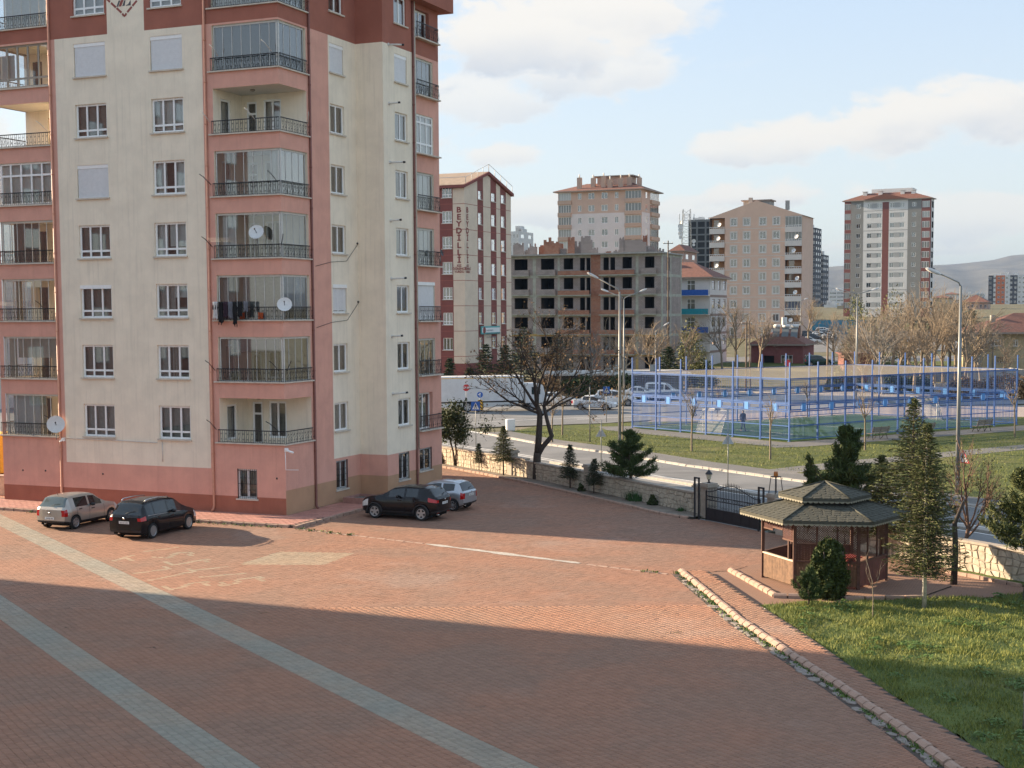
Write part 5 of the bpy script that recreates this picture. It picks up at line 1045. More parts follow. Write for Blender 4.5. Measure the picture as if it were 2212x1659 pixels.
# the neighbouring block outside the frame whose shadow lies over the near half of the courtyard
P0, P1 = G(0, 1252), G(1690, 1408); dv = Vector((math.cos(SUN_AZ), -math.sin(SUN_AZ), 0)); cb = P0-dv*38
an = math.atan2(dv.y, dv.x); nb = thing('neighbour_block', 'pink apartment block standing left of the courtyard', 'building', (cb.x, cb.y, 0), an)
mb = MB(); mb.box(-20, 0, -42, 0, 0, 30, 'stucco_pink'); mb.build('wall', nb); mb = MB(); mb.box(-20.5, .4, -42.5, .0, 30, 30.4, 'stucco_red'); mb.build('roof', nb)
nbP = Plane((0, 0, 0), (0, 1, 0), (-1, 0, 0))
for z in np.arange(3, 28, 3.0):
    for y in np.arange(-40, -2, 4.): window(nb, nbP, y, y+1.8, z, z+1.5, (.5,), (), -.05, far=True)
# ------------------------------------------------------------------ blue fenced pitch
k4c = crop(1700, 1300, 2.212); k5c = crop(2400, 1350, 2.37); k6c = crop(3100, 1350, 2.37); k7c = crop(2600, 1800, 1.5447); k8c = crop(2600, 2200, 1.5447)
def g(c, x, y, z=0.): return G(*c(x, y), z)
M('fence_blue', (.020, .095, .32), .42, .12, 3.); M('plate_blue', (.075, .26, .62), .4, .06); M('goal_white', (.68, .68, .66), .5, .05)
fen = thing('pitch_fence', 'tall blue metal fence round the small football pitch', 'fence', (0, 0, 0))
ZP, ZT, ZM, ZB = 5.95, 4.72, 2.84, 2.24
def bay_meshes(L_):
    out = {}
    m = MB(); n = int(L_/.112)
    for i in range(1, n): x = L_*i/n; m.box(x-.0075, x+.0075, -.0075, .0075, .16, ZB, 'fence_blue')
    out['bar_panel'] = m
    m = MB(); n = int(L_/.2)
    for i in range(1, n): x = .08+(L_-.16)*i/n; m.box(x-.0035, x+.0035, -.0035, .0035, ZM+.1, ZT-.1, 'fence_blue')
    for z in np.arange(ZM+.2, ZT-.1, .2): m.box(.08, L_-.08, -.0035, .0035, z-.0035, z+.0035, 'fence_blue')
    out['mesh_panel'] = m
    m = MB()
    for z, h in ((.16, .06), (1.16, .06), (ZB, .08), (ZB+.12, .05), (ZM-.1, .05), (ZM, .08), (ZT, .08)): m.box(0, L_, -.03, .03, z-h/2, z+h/2, 'fence_blue')
    for z, h in ((ZM+.09, .04), (ZT-.1, .04)): m.box(.1, L_-.1, -.02, .02, z-h/2, z+h/2, 'fence_blue')
    for x in (.1, L_-.1): m.box(x-.02, x+.02, -.021, .021, ZM+.05, ZT-.06, 'fence_blue')
    for a, b in ((.12, L_/2-.32), (L_/2+.32, L_-.12)):
        for x in (a, b): m.box(x-.03, x+.03, -.033, .033, ZB+.1, ZM-.1, 'fence_blue')
        for z in (ZB+.15, ZM-.13): m.box(a, b, -.034, .034, z-.025, z+.025, 'fence_blue')
    out['rail'] = m
    m = MB(); m.box(L_/2-.2, L_/2+.2, -.035, .035, ZB+.02, ZM-.02, 'plate_blue'); out['plate'] = m
    return {k: mk(v, k) for k, v in out.items()}
pm_ = MB(); pm_.box(-.045, .045, -.045, .045, 0, ZP, 'fence_blue'); pm_.box(-.1, .1, -.1, .1, 0, .03, 'fence_blue')
pm_ = mk(pm_, 'post')
for A_, B_, n in ((CL_, C0, 6), (C0, CR_, 9), (CR_, CB_, 6), (CB_, CL_, 9)):
    L_ = (B_-A_).length/n; an = math.atan2((B_-A_).y, (B_-A_).x); ms = bay_meshes(L_)
    for i in range(n):
        p = A_.lerp(B_, i/n)+Vector((0, 0, .05)); o = ob('post', pm_, fen, p); o.rotation_euler.z = an
        for k, me in ms.items(): o = ob(k, me, fen, p); o.rotation_euler.z = an
def net_mat(name, rgb, dens):
    m = bpy.data.materials.new(name); m.use_nodes = True; MATS[name] = m; t = NT(m.node_tree); m.node_tree.nodes.clear()
    d = t('ShaderNodeBsdfDiffuse', {0: rgb+(1,)}); tr = t('ShaderNodeBsdfTransparent'); c = t('ShaderNodeTexCoord').outputs['Object']
    wv = t('ShaderNodeTexWave', {'Vector': c, 'Scale': 2.6, 'Distortion': 1.5}); f = t.math('MULTIPLY_ADD', wv.outputs[1], .16, dens-.08)
    mx = t('ShaderNodeMixShader', {0: f, 1: tr.outputs[0], 2: d.outputs[0]}); o = t('ShaderNodeOutputMaterial'); m.node_tree.links.new(mx.outputs[0], o.inputs[0]); return m
net_mat('roof_net', (.46, .39, .29), .42); net_mat('goal_net', (.62, .62, .6), .3)
mb = MB(); N_ = 12
for i in range(N_):
    for j in range(8):
        q = [(a, b) for a, b in ((i, j), (i+1, j), (i+1, j+1), (i, j+1))]; f_ = lambda a, b: cp(cl*a/N_, cw*b/8, 4.78-.22*math.sin(math.pi*a/N_)*math.sin(math.pi*b/8))
        mb.quad(*[f_(*p) for p in q], 'roof_net')
tag(mb.build('roof_net'), 'beige net stretched over the top of the blue pitch fence', 'net')
# goals
for a, flip in ((1.0, 1), (cl-1.0, -1)):
    gl_ = thing('football_goal', 'white football goal at the near end of the pitch' if flip > 0 else 'white football goal at the far end of the pitch', 'goal', cp(a, cw/2, .08), math.atan2(ux.y, ux.x)+(0 if flip > 0 else math.pi)); mb = MB()
    for y in (-1.5, 1.5): mb.tube([(0, y, 0), (0, y, 2.)], .045, 8, 'goal_white'); mb.tube([(0, y, 2.), (-.8, y, .0)], .03, 6, 'goal_white')
    mb.tube([(0, -1.5, 2.), (0, 1.5, 2.)], .045, 8, 'goal_white'); mb.build('frame', gl_)
    mb = MB(); mb.quad((0, -1.5, 2), (0, 1.5, 2), (-.8, 1.5, 0), (-.8, -1.5, 0), 'goal_net'); [mb.poly([(0, y, 2), (-.8, y, 0), (0, y, 0)], 'goal_net') for y in (-1.5, 1.5)]; mb.build('net', gl_)
# benches
M('bench_wood', (.20, .165, .13), .8, .2, 6.); M('cast', (.06, .06, .058), .6, .1)
def bench(loc, rz, label):
    t = thing('park_bench', label, 'bench', loc, rz, 'benches beside the pitch'); 
    for i in range(4): mb = MB(); mb.box(-.95, .95, -.22+.125*i, -.12+.125*i, .43, .465, 'bench_wood'); mb.build('seat_slat', t)
    for i in range(3):
        mb = MB(); y, z = .30+.05*i, .56+.14*i; mb.box(-.95, .95, y-.015, y+.02, z, z+.115, 'bench_wood'); mb.build('back_slat', t)
    for x in (-.78, 0, .78):
        mb = MB(); mb.tube([(x, .30, .0), (x, .16, .42), (x, .26, .5), (x, .43, 1.0)], .03, 6, 'cast'); mb.tube([(x, -.3, 0), (x, -.12, .25), (x, -.22, .42), (x, .2, .43)], .03, 6, 'cast'); mb.build('leg', t)
    return t
an = math.atan2(ux.y, ux.x)
for i, (x, y, lab) in enumerate(((840, 905, 'slatted park bench on the path left of the street lamp with the warning sign'), (1812, 832, 'slatted park bench right of the street lamp with the warning sign'), (1272, 868, 'slatted park bench half hidden behind the tall fir'))):
    p = g(k6c, x, y); bench((p.x, p.y, .07), an+math.pi, lab)
# street lamps
M('lamp_steel', (.21, .22, .215), .45, .08, 2., metal=.3); M('lamp_head', (.60, .60, .58), .4, .05); M('lamp_lens', (.25, .25, .24), .2)
def lamp(loc, h, arms, label, rz=0.):
    t = thing('street_lamp', label, 'street lamp', loc, rz, 'street lamps'); mb = MB(); mb.tube([(0, 0, 0), (0, 0, h*.5), (0, 0, h)], [.13, .095, .06], 10, 'lamp_steel'); mb.cyl((0, 0), .2, 0, .05, 10, 'lamp_steel'); mb.box(-.06, .06, -.14, -.1, .6, 1.1, 'lamp_steel'); mb.build('pole', t)
    for dx, ln, rise in arms:
        mb = MB(); mb.tube([(0, 0, h-.05), (dx*.12, 0, h+.18), (dx*ln, 0, h+.18+rise)], .045, 8, 'lamp_steel'); a = mb.build('arm', t)
        mb = MB(); x0 = dx*ln; V = []
        for x, w_, z0, z1 in ((0, .06, -.03, .05), (.15, .14, -.07, .10), (.5, .17, -.09, .12), (.75, .1, -.05, .08), (.82, .03, 0, .03)): V += [(x0+dx*x, -w_, z0+h+.18+rise+x*rise/ln), (x0+dx*x, w_, z0+h+.18+rise+x*rise/ln), (x0+dx*x, w_*.6, z1+h+.18+rise+x*rise/ln), (x0+dx*x, -w_*.6, z1+h+.18+rise+x*rise/ln)]
        mb.add(V, [(4*i+j, 4*i+(j+1) % 4, 4*i+4+(j+1) % 4, 4*i+4+j) for i in range(4) for j in range(4)]+[(0, 1, 2, 3), (19, 18, 17, 16)], 'lamp_head', True); mb.build('lamp_head', t)
    return t
P = g(k5c, 95, 1000); lamp(P, 11.3, [(-1, 1.5, .75)], 'tall single arm street lamp on the park sidewalk by the bushy pine')
L2P = g(k6c, 1585, 1430); L2 = lamp(L2P, 11.1, [(-1, 1.05, .42)], 'tall single arm street lamp with a pedestrian warning sign on its pole')
Q = AT(1850, 800, 146.); lamp((Q.x, 146, 0), 11.4, [(-1, 1.4, .35), (1, 1.4, .35)], 'double arm street lamp behind the pitch in front of the grey tower')
Q = AT(*r1(1395, 1500), 150.); lamp((Q.x, 150, 0), 11.2, [(-1, 1.6, .6), (1, 1.6, .6)], 'double arm street lamp in front of the unfinished building')
Q = AT(*r1(1625, 1500), 190.); lamp((Q.x, 190, 0), 7.2, [(1, 1.0, .6)], 'short street lamp before the right end of the unfinished building')
Q = AT(*r2(1220, 1500), 275.); lamp((Q.x, 275, ground_z(0, 275)), 9., [(1, .6, .2)], 'slim street lamp at the right corner of the peach block')
# wooden utility poles
M('pole_wood', (.16, .12, .09), .95, .2, 4.)
for i, (c, x, y0, y1, Y) in enumerate(((r2, 748, 1640, 1355, 176.), (r2, 1455, 1640, 1480, 185.), (r1, 1715, 880, 640, 203.), (r3, 115, 1500, 1290, 178.))):
    a, b = AT(*c(x, y0), Y), AT(*c(x, y1), Y); t = thing('utility_pole', ['dark lattice utility pole before the peach block', 'thin wooden pole beside the red bungalow', 'leaning wooden pole with brackets at the corner of the unfinished building', 'thin dark pole in front of the car park'][i], 'utility pole', (a.x, Y, 0), 0, 'utility poles'); mb = MB(); mb.tube([(0, 0, 0), (0, 0, b.z)], [.14, .09], 7, 'pole_wood')
    if i == 0: mb.tube([(.55, 0, 0), (.35, 0, b.z)], [.1, .07], 6, 'pole_wood'); [mb.bar((0, 0, z), (.5, 0, z+.5), .05, .05, 'pole_wood') for z in np.arange(1, b.z-1, .8)]
    mb.build('pole', t); mb = MB(); mb.bar((-.7, 0, b.z-.4), (.7, 0, b.z-.4), .08, .1, 'pole_wood'); [mb.cyl((x_, 0), .05, b.z-.35, b.z-.2, 6, 'dish') for x_ in (-.6, 0, .6)]; mb.build('crossarm', t)
# ------------------------------------------------------------------ road signs
M('sign_red', (.55, .03, .03), .4, .03); M('sign_blue', (.02, .12, .45), .4, .03); M('sign_yellow', (.75, .42, .03), .4, .03); M('sign_black', (.02, .02, .02), .5); M('sign_back', (.42, .43, .43), .5, .06)
def face(P_, m, mb, y, T): mb.poly([T(x, y, z) for x, z in P_], m)
def ngon(n, r, ph=0., cx=0., cz=0.): return [(cx+r*math.cos(ph+2*math.pi*i/n), cz+r*math.sin(ph+2*math.pi*i/n)) for i in range(n)]
def sign(name, label, loc, rz, h, plates):
    t = thing(name, label, 'road sign', loc, rz); mb = MB(); mb.tube([(0, .03, 0), (0, .03, h)], .03, 8, 'lamp_steel'); mb.build('post', t)
    for outline, m, marks, cz in plates:
        mb = MB(); P_ = [(x, z+cz) for x, z in outline]; mb.prism([(x, z) for x, z in P_], 0, .012, MATS['sign_back'], T=lambda x, z, d: (x, .0-d+.0, z), top=MATS[m])
        for k, (Q_, mm) in enumerate(marks): mb.poly([(x, -.016-.003*k, z+cz) for x, z in Q_], mm)
        o = mb.build('plate', t)
        yield t, o, cz
def mksign(*a): return list(sign(*a))
ped = [([(-.04, .16), (.04, .16), (.04, .24), (-.04, .24)], 'sign_black'), ([(-.06, -.02), (.05, -.02), (.04, .15), (-.05, .15)], 'sign_black'), ([(-.05, 0), (.0, 0), (-.09, -.2), (-.15, -.2)], 'sign_black'), ([(.0, 0), (.05, 0), (.13, -.2), (.08, -.2)], 'sign_black'), ([(-.05, .14), (-.13, .02), (-.11, 0), (-.03, .1)], 'sign_black'), ([(.04, .14), (.13, .03), (.11, .01), (.03, .1)], 'sign_black')]
def scaled(m, s, dz=0., c=None): return [([(x*s, z*s+dz) for x, z in P_], c or mm) for P_, mm in m]
p = g(k4c, 302, 752); S_ = mksign('stop_sign', 'red octagonal stop sign reading DUR in front of the white truck', p, 0., 3.1, [(ngon(8, .36, math.pi/8), 'sign_white', [(ngon(8, .34, math.pi/8), 'sign_red')], 2.75)])
mb = MB(); text_mesh(mb, 'DUR', .30, lambda x, y: Vector((x, -.03, 2.65+y)), 'sign_white', bold=.012); mb.build('lettering', S_[0][0])
p = g(k4c, 422, 772); mksign('direction_sign', 'round blue arrow sign above yellow and black chevron board on the traffic island', p, 0., 2.5, [(ngon(20, .3), 'sign_white', [(ngon(20, .28), 'sign_blue'), ([(-.03, -.2), (.03, -.2), (.03, .05), (-.03, .05)], 'sign_white'), ([(0, .22), (-.1, .05), (.1, .05)], 'sign_white'), ([(-.03, -.05), (-.2, -.02), (-.17, .06), (-.03, .02)], 'sign_white')], 2.25),
    ([(-.22, -.5), (.22, -.5), (.22, .42), (-.22, .42)], 'sign_yellow', [([(-.2, a), (0, a+.17), (.2, a), (.2, a+.14), (0, a+.31), (-.2, a+.14)], 'sign_black') for a in (-.48, -.16, .14)][:3], 1.35)])
tri = [([(-.22, -.2), (.22, -.2), (0, .2)], 'sign_white')]
for (x, y, sx), lab in (((385, 1022, .33), 'square blue pedestrian crossing sign on the near side of the road'), ((1522, 802, .3), 'square blue pedestrian crossing sign beside the parked vans')):
    p = g(k4c, x, y); zc_ = 3.05 if x < 1000 else 2.9; mksign('crossing_sign', lab, p, 0., zc_+.35, [([(-sx, -sx), (sx, -sx), (sx, sx), (-sx, sx)], 'sign_blue', scaled([([(-.24, -.22), (.24, -.22), (0, .24)], 'sign_white')], sx/.3)+scaled(ped, .72*sx/.3, -.03), zc_)])
def triout(s): return [(-s/2, -s*.29), (s/2, -s*.29), (0, s*.577)]
for (x, y, Y), lab in (((1103, 1330, None), 'grey back of a triangular road sign behind the iron gate'), ((1475, 1185, None), 'grey back of a triangular road sign behind the bushy pine')):
    c = k5c if x == 1103 else k4c; p = g(c, x, y); mksign('warning_sign', lab, p, math.pi, 2.95, [(triout(.68), 'sign_white', [], 2.55 if x == 1103 else 2.1)])
mb = MB(); t = thing('warning_sign', 'red bordered triangular pedestrian warning sign fixed to the lamp pole', 'road sign', (L2P.x+.22, L2P.y-.15, 0), rad(-50)); zc_ = AT(*k6c(1610, 1075), L2P.y).z
mb.prism([(x, z+zc_) for x, z in triout(.85)], 0, .012, MATS['sign_back'], T=lambda x, z, d: (x, -d, z), top=MATS['sign_red']); mb.poly([(x*.78, -.016, z*.78+zc_) for x, z in triout(.85)], 'sign_white')
for P_, mm in ped: mb.poly([(x*1.0, -.02, z*1.0+zc_+.03) for x, z in P_], mm)
mb.build('plate', t)
p = g(k4c, 1377, 980); t = thing('metal_post', 'bare grey metal post on the park lawn', 'post', p, 0); mb = MB(); mb.tube([(0, 0, 0), (0, 0, 4.3)], [.05, .04], 8, 'lamp_steel'); mb.build('pole', t)
Q = AT(*k5c(1660, 190), 150.); mksign('stop_sign', 'faded red octagonal sign behind the top of the pitch fence', (Q.x, 150, 0), rad(25), Q.z+.3, [(ngon(8, .4, math.pi/8), 'sign_red', [], Q.z)])
p = g(k4c, 685, 885); t = thing('utility_box', 'small white utility box at the corner of the park lawn', 'utility box', p, .3); mb = MB(); mb.box(-.35, .35, -.2, .2, 0.1, 1.05, 'frame_white'); mb.build('cabinet', t, bevel=.02); mb = MB(); mb.box(-.3, .3, -.16, .16, 0, .1, 'conc_wall'); mb.build('plinth', t)
# ------------------------------------------------------------------ stone wall, pillars and gate
M('mortar', (.30, .265, .215), .95, .15, 4.); M('stone', (.46, .40, .315), .92, .2, 3.5, .5, 30., island=.16); M('coping', (.36, .31, .255), .9, .15, 3., .3, 25., streak=.2)
def stone_wall(label, A_, B_, h, n_max, pil):
    A_, B_ = Vector((*A_, 0)), Vector((*B_, 0)); L_ = (B_-A_).length; an = math.atan2((B_-A_).y, (B_-A_).x); t = thing('stone_wall', label, 'wall', A_, an)
    mb = MB(); mb.box(0, L_, -.13, .13, 0, h, 'mortar'); mb.build('core', t)
    mb = MB(); n = int(L_/1.2)
    for i in range(n): mb.box(L_*i/n+.006, L_*(i+1)/n-.006, -.2, .2, h, h+.09+random.uniform(-.004, .004), 'coping')
    mb.build('coping', t)
    gx, gz_ = .31, .215; nx, nz = int(L_/gx), max(2, int((h-.05)/gz_)); J = {}; ro_ = [0.]
    for _ in range(nz): ro_.append(ro_[-1]+random.uniform(-.32, .32))
    def P_(i, j):
        if (i, j) not in J: J[(i, j)] = ((i+ro_[j])*gx+random.uniform(-.11, .11), .04+(h-.06)*j/nz+(random.uniform(-.075, .075) if 0 < j < nz else 0))
        return J[(i, j)]
    k = 0; rest = MB()
    for i in range(nx):
        for j in range(nz):
            q = [P_(i, j), P_(i+1, j), P_(i+1, j+1), P_(i, j+1)]; cx_, cz_ = sum(a for a, b in q)/4, sum(b for a, b in q)/4
            poly = []
            for a in range(4):
                (x0, z0), (x1, z1) = q[a], q[(a+1) % 4]; poly += [(x0, z0), ((x0+x1)/2+random.uniform(-.025, .025), (z0+z1)/2+random.uniform(-.025, .025))]
            poly = [(cx_+(x-cx_)*.88, cz_+(z-cz_)*.86) for x, z in poly]; pr = random.uniform(.02, .05)
            vs = [(x, -.13, z) for x, z in poly]+[(cx_+(x-cx_)*.9, -.13-pr*random.uniform(.8, 1.15), cz_+(z-cz_)*.9) for x, z in poly]; fs = [(a, (a+1) % 8, 8+(a+1) % 8, 8+a) for a in range(8)]+[tuple(range(8, 16))]
            if k < n_max: m_ = MB(); m_.add(vs, fs, 'stone'); m_.build('stone', t)
            else: rest.add(vs, fs, 'stone')
            k += 1
    if rest.f: o = rest.build('stones', t); o['kind'] = 'stuff'
    for x in pil:
        mb = MB(); mb.box(x-.24, x+.24, -.24, .24, 0, h+.32, 'coping'); mb.box(x-.32, x+.32, -.32, .32, h+.32, h+.42, 'coping'); mb.box(x-.27, x+.27, -.27, .27, h+.42, h+.5, 'coping'); mb.build('pillar', t)
    return t
wa, wb_ = Vector((*WALL[0], 0)), Vector((*WALL[1], 0)); wl = (wb_-wa).length; wc_ = Vector((*WALL[2], 0)); wl2 = (wc_-wb_).length
def along_wall(c, x, y, wa, wb_):
    d = Vector(ray(*c(x, y))); n_ = Vector((-(wb_-wa).y, (wb_-wa).x, 0)).normalized(); q = wa-Vector((0, 0, CH)); t_ = q.dot(n_)/d.dot(n_); return (Vector((0, 0, CH))+d*t_-wa).dot((wb_-wa).normalized())
stone_wall('rubble stone garden wall section running from the pink block to the big bare tree', WALL[0], WALL[1], 1.12, 150, [along_wall(k4c, 703, 1130, wa, wb_)])
stone_wall('rubble stone garden wall section between the big bare tree and the gate', WALL[1], WALL[2], 1.02, 200, [along_wall(k4c, 1375, 1230, wb_, wc_), wl2-.3])
stone_wall('rubble stone garden wall behind the gazebo and the firs', WALL[3], WALL[5], 1.12, 120, [.3])
# short carved stone post at the left end of the yard
p = G(14, 1068); mb = MB(); mb.box(-.9, .75, -.25, .25, 0, 1.0, 'stone'); mb.box(-.95, .8, -.3, .3, 1.0, 1.08, 'coping'); tag(mb.build('stone_wall_end', None, (p.x, p.y, 0)), 'short carved stone wall end at the left corner of the pink block', 'wall')
ga = Vector((8.95, 66.9, 0)); gb = Vector((11.25, 62.95, 0)); LG = (gb-ga).length; gt = thing('iron_gate', 'black wrought iron sliding gate with arched spear top', 'gate', ga, math.atan2((gb-ga).y, (gb-ga).x)); an = math.atan2((gb-ga).y, (gb-ga).x)
def arch(x): s = (x-.4)/(LG-.8); return 1.38+.42*(math.sin(math.pi*min(1, max(0, s*1.0)))**2)
mb = MB()
for i in range(int((LG-.7)/.115)):
    x = .4+i*.115; mb.box(x-.01, x+.01, -.01, .01, .62, arch(x)+.06, 'iron'); mb.add([(x-.025, 0, arch(x)+.06), (x, -.012, arch(x)+.06), (x+.025, 0, arch(x)+.06), (x, .012, arch(x)+.06), (x, 0, arch(x)+.19)], [(0, 1, 4), (1, 2, 4), (2, 3, 4), (3, 0, 4)], 'iron')
mb.build('bar', gt)
mb = MB(); xs_ = np.linspace(.38, LG-.35, 26); mb.tube([(x, 0, arch(x)) for x in xs_], .022, 6, 'iron')
for z in (.6, 1.0, 1.18, .06): mb.box(.36, LG-.33, -.02, .02, z-.02, z+.02, 'iron')
for x in (.37, LG-.34): mb.box(x-.03, x+.03, -.025, .025, .03, 1.42, 'iron')
for i in range(18): x = .55+i*(LG-1.1)/17; mb.tube([(x+.075*math.cos(a), 0, 1.09+.075*math.sin(a)) for a in np.linspace(0, 6.28, 9)], .009, 4, 'iron'); mb.tube([(x+.06*math.cos(a), 0, .7+.06*math.sin(a)) for a in np.linspace(0, 6.28, 9)], .008, 4, 'iron')
mb.build('frame', gt); mb = MB(); mb.box(.37, LG-.35, -.012, .012, .06, .6, 'iron'); [mb.box(x-.02, x+.02, -.022, .022, .06, .6, 'iron') for x in np.linspace(.4, LG-.4, 7)]; mb.build('lower_panel', gt)
for x0 in (-.28, LG-.2):
    mb = MB(); [mb.box(x-.035, x+.035, y-.035, y+.035, 0, 2.0, 'iron') for x in (x0, x0+.32) for y in (-.18,)]; mb.box(x0-.035, x0+.355, -.215, -.145, 1.95, 2.02, 'iron'); mb.build('guide_post', gt)
mb = MB(); mb.box(-.1, LG+.2, -.05, .05, .004, .02, 'galv'); mb.build('track', gt)
for q, lab in ((ga-(gb-ga).normalized()*.25+Vector((.55, .3, 0)), 'left'), (gb+Vector((.55, .35, 0)), 'right')):
    t = thing('gate_pillar', f'stone pillar {"with a lantern" if lab == "left" else "with a flashing warning light cage"} beside the iron gate', 'pillar', q, an); mb = MB(); mb.box(-.28, .28, -.28, .28, 0, 1.5, 'coping'); mb.build('shaft', t, bevel=.02)
    mb = MB(); mb.box(-.36, .36, -.36, .36, 1.5, 1.6, 'coping'); mb.box(-.3, .3, -.3, .3, 1.6, 1.68, 'coping'); mb.build('cap', t)
ql = ga-(gb-ga).normalized()*.25+Vector((.55, .3, 0)); t = thing('lantern', 'small pointed lantern on the stone gate pillar', 'lantern', ql+Vector((0, 0, 1.68)), 0); M('lantern_glass', (.55, .50, .36), .3, .05)
mb = MB(); mb.lathe([(0, 0), (.1, 0), (.05, .06), (.04, .14), (.09, .18)], 10, 'iron'); mb.build('base', t); mb = MB(); mb.lathe([(.09, .18), (.14, .42)], 10, 'lantern_glass'); mb.build('glass', t); mb = MB(); mb.lathe([(.19, .42), (.12, .52), (.03, .62), (.0, .8)], 10, 'iron'); mb.build('cap', t)
qr = gb+Vector((.55, .35, 0)); t = thing('warning_light', 'orange flashing light in an open iron cage on the gate pillar', 'warning light', qr+Vector((0, 0, 1.68)), an); mb = MB()
for x, y in ((-.22, -.22), (.22, -.22), (.22, .22), (-.22, .22)): mb.tube([(x, y, 0), (x*.7, y*.7, .75)], .02, 5, 'iron')
mb.box(-.17, .17, -.17, .17, .74, .78, 'iron'); mb.build('cage', t); M('amber', (.40, .13, .02), .3, .05); mb = MB(); mb.lathe([(0, 1.0), (.09, .99), (.1, .9), (.1, .78)], 10, 'amber'); mb.build('beacon', t)
# ------------------------------------------------------------------ gazebo
M('gz_wood', (.105, .05, .036), .75, .25, 7.); M('gz_plank', (.145, .082, .047), .8, .3, 6., .3, 25., streak=.5, island=.25); M('gz_red', (.11, .036, .030), .7, .2, 6.); M('shingle', (.060, .060, .046), .95, .2, 9., .4, 60., island=.22); M('fringe', (.24, .225, .17), .9, .1); M('gz_rail_lit', (.55, .47, .36), .7, .1); M('lattice', (.12, .055, .036), .8, .2)
gc = Vector((11.37, 51.43, .045)); g0 = rad(-10); gz = thing('gazebo', 'hexagonal wooden gazebo with two tier dark green shingle roof', 'gazebo', gc, 0)
RG = 2.2; V6 = [(RG*math.cos(g0-math.pi/3*(k)+math.pi), RG*math.sin(g0-math.pi/3*(k)+math.pi)) for k in range(6)]      # 0=A ... going round by the front
V6 = [(RG*math.cos(g0+math.pi+math.pi/3*k), RG*math.sin(g0+math.pi+math.pi/3*k)) for k in range(6)]
def seg(k): return Vector((*V6[k], 0)), Vector((*V6[(k+1) % 6], 0))
for x, y in V6: mb = MB(); mb.box(x-.055, x+.055, y-.055, y+.055, 0, 2.42, 'gz_wood'); mb.build('post', gz)
def clip_line(x0, z0, x1, z1, a, b, c, d):
    t0, t1 = 0., 1.; dx, dz = x1-x0, z1-z0
    for p, q in ((-dx, x0-a), (dx, b-x0), (-dz, z0-c), (dz, d-z0)):
        if abs(p) < 1e-9:
            if q < 0: return None
        else:
            r = q/p
            if p < 0: t0 = max(t0, r)
            else: t1 = min(t1, r)
    return None if t0 >= t1 else (x0+dx*t0, z0+dz*t0, x0+dx*t1, z0+dz*t1)
def lattice(mb, P, a, b, c, d, m='lattice', sp=.082, w_=.02):
    D_ = (b-a)+(d-c)
    for s_ in (1, -1):
        for o_ in np.arange(-D_, D_, sp):
            x0 = (a+b)/2+o_; q = clip_line(x0-D_, (c+d)/2-s_*D_, x0+D_, (c+d)/2+s_*D_, a, b, c, d)
            if q: mb.bar(P(q[0], q[1], .004*s_), P(q[2], q[3], .004*s_), w_, .01, m, up=tuple(P.n))
for k in range(6):
    A_, B_ = seg(k); L_ = (B_-A_).length; u_ = (B_-A_).normalized(); n_ = Vector((u_.y, -u_.x, 0)); n_ = -n_ if n_.dot(A_) < 0 else n_; P = Plane(A_, u_, -n_)
    door = (k == 3)
    if not door:
        for i in range(int(L_/.115)): mb = MB(); x = .06+i*.113; pbox(mb, P, x, x+.106, .08, .93, -.012-.004*random.random(), .01, 'gz_plank' if k < 2 else 'gz_red'); mb.build('plank', gz)
        mb = MB(); pbox(mb, P, .05, L_-.05, .935, .985, -.05, .05, 'gz_rail_lit' if k == 0 else 'gz_wood'); mb.build('rail', gz)  # left face rail takes a paler colour, its sunlit look painted in
    mb = MB(); pbox(mb, P, .05, L_-.05, 2.36, 2.44, -.04, .04, 'gz_wood'); mb.build('beam', gz)
    mb = MB()
    if k == 0:
        for a, b, c in ((.06, .72, 1.88), (.72, 1.4, 1.98), (1.4, L_-.06, 1.66)): lattice(mb, P, a, b, c, 2.34, 'gz_red'); pbox(mb, P, a, b, c-.03, c+.02, -.02, .02, 'lattice')
        pbox(mb, P, 1.78, 1.84, .98, 1.66, -.03, .03, 'gz_wood')
    elif k == 1:
        for a, b in ((.06, .75), (.79, 1.45), (1.49, L_-.06)): lattice(mb, P, a, b, 1.0, 2.34); pbox(mb, P, b-.01, b+.05, .98, 2.36, -.025, .025, 'gz_wood')
    elif k == 2:
        for a in (.7, 1.45): pbox(mb, P, a-.03, a+.03, .98, 2.36, -.025, .025, 'gz_wood')
        lattice(mb, P, .06, .67, 1.6, 2.34); lattice(mb, P, 1.48, L_-.06, 1.6, 2.34)
    elif not door: lattice(mb, P, .06, L_-.06, 1.75, 2.34); pbox(mb, P, .06, L_-.06, 1.73, 1.76, -.02, .02, 'gz_wood')
    if mb.f: mb.build('lattice_panel', gz)
def ring(r, z): return [Vector((r*math.cos(g0+math.pi+math.pi/3*k), r*math.sin(g0+math.pi+math.pi/3*k), z)) for k in range(6)]
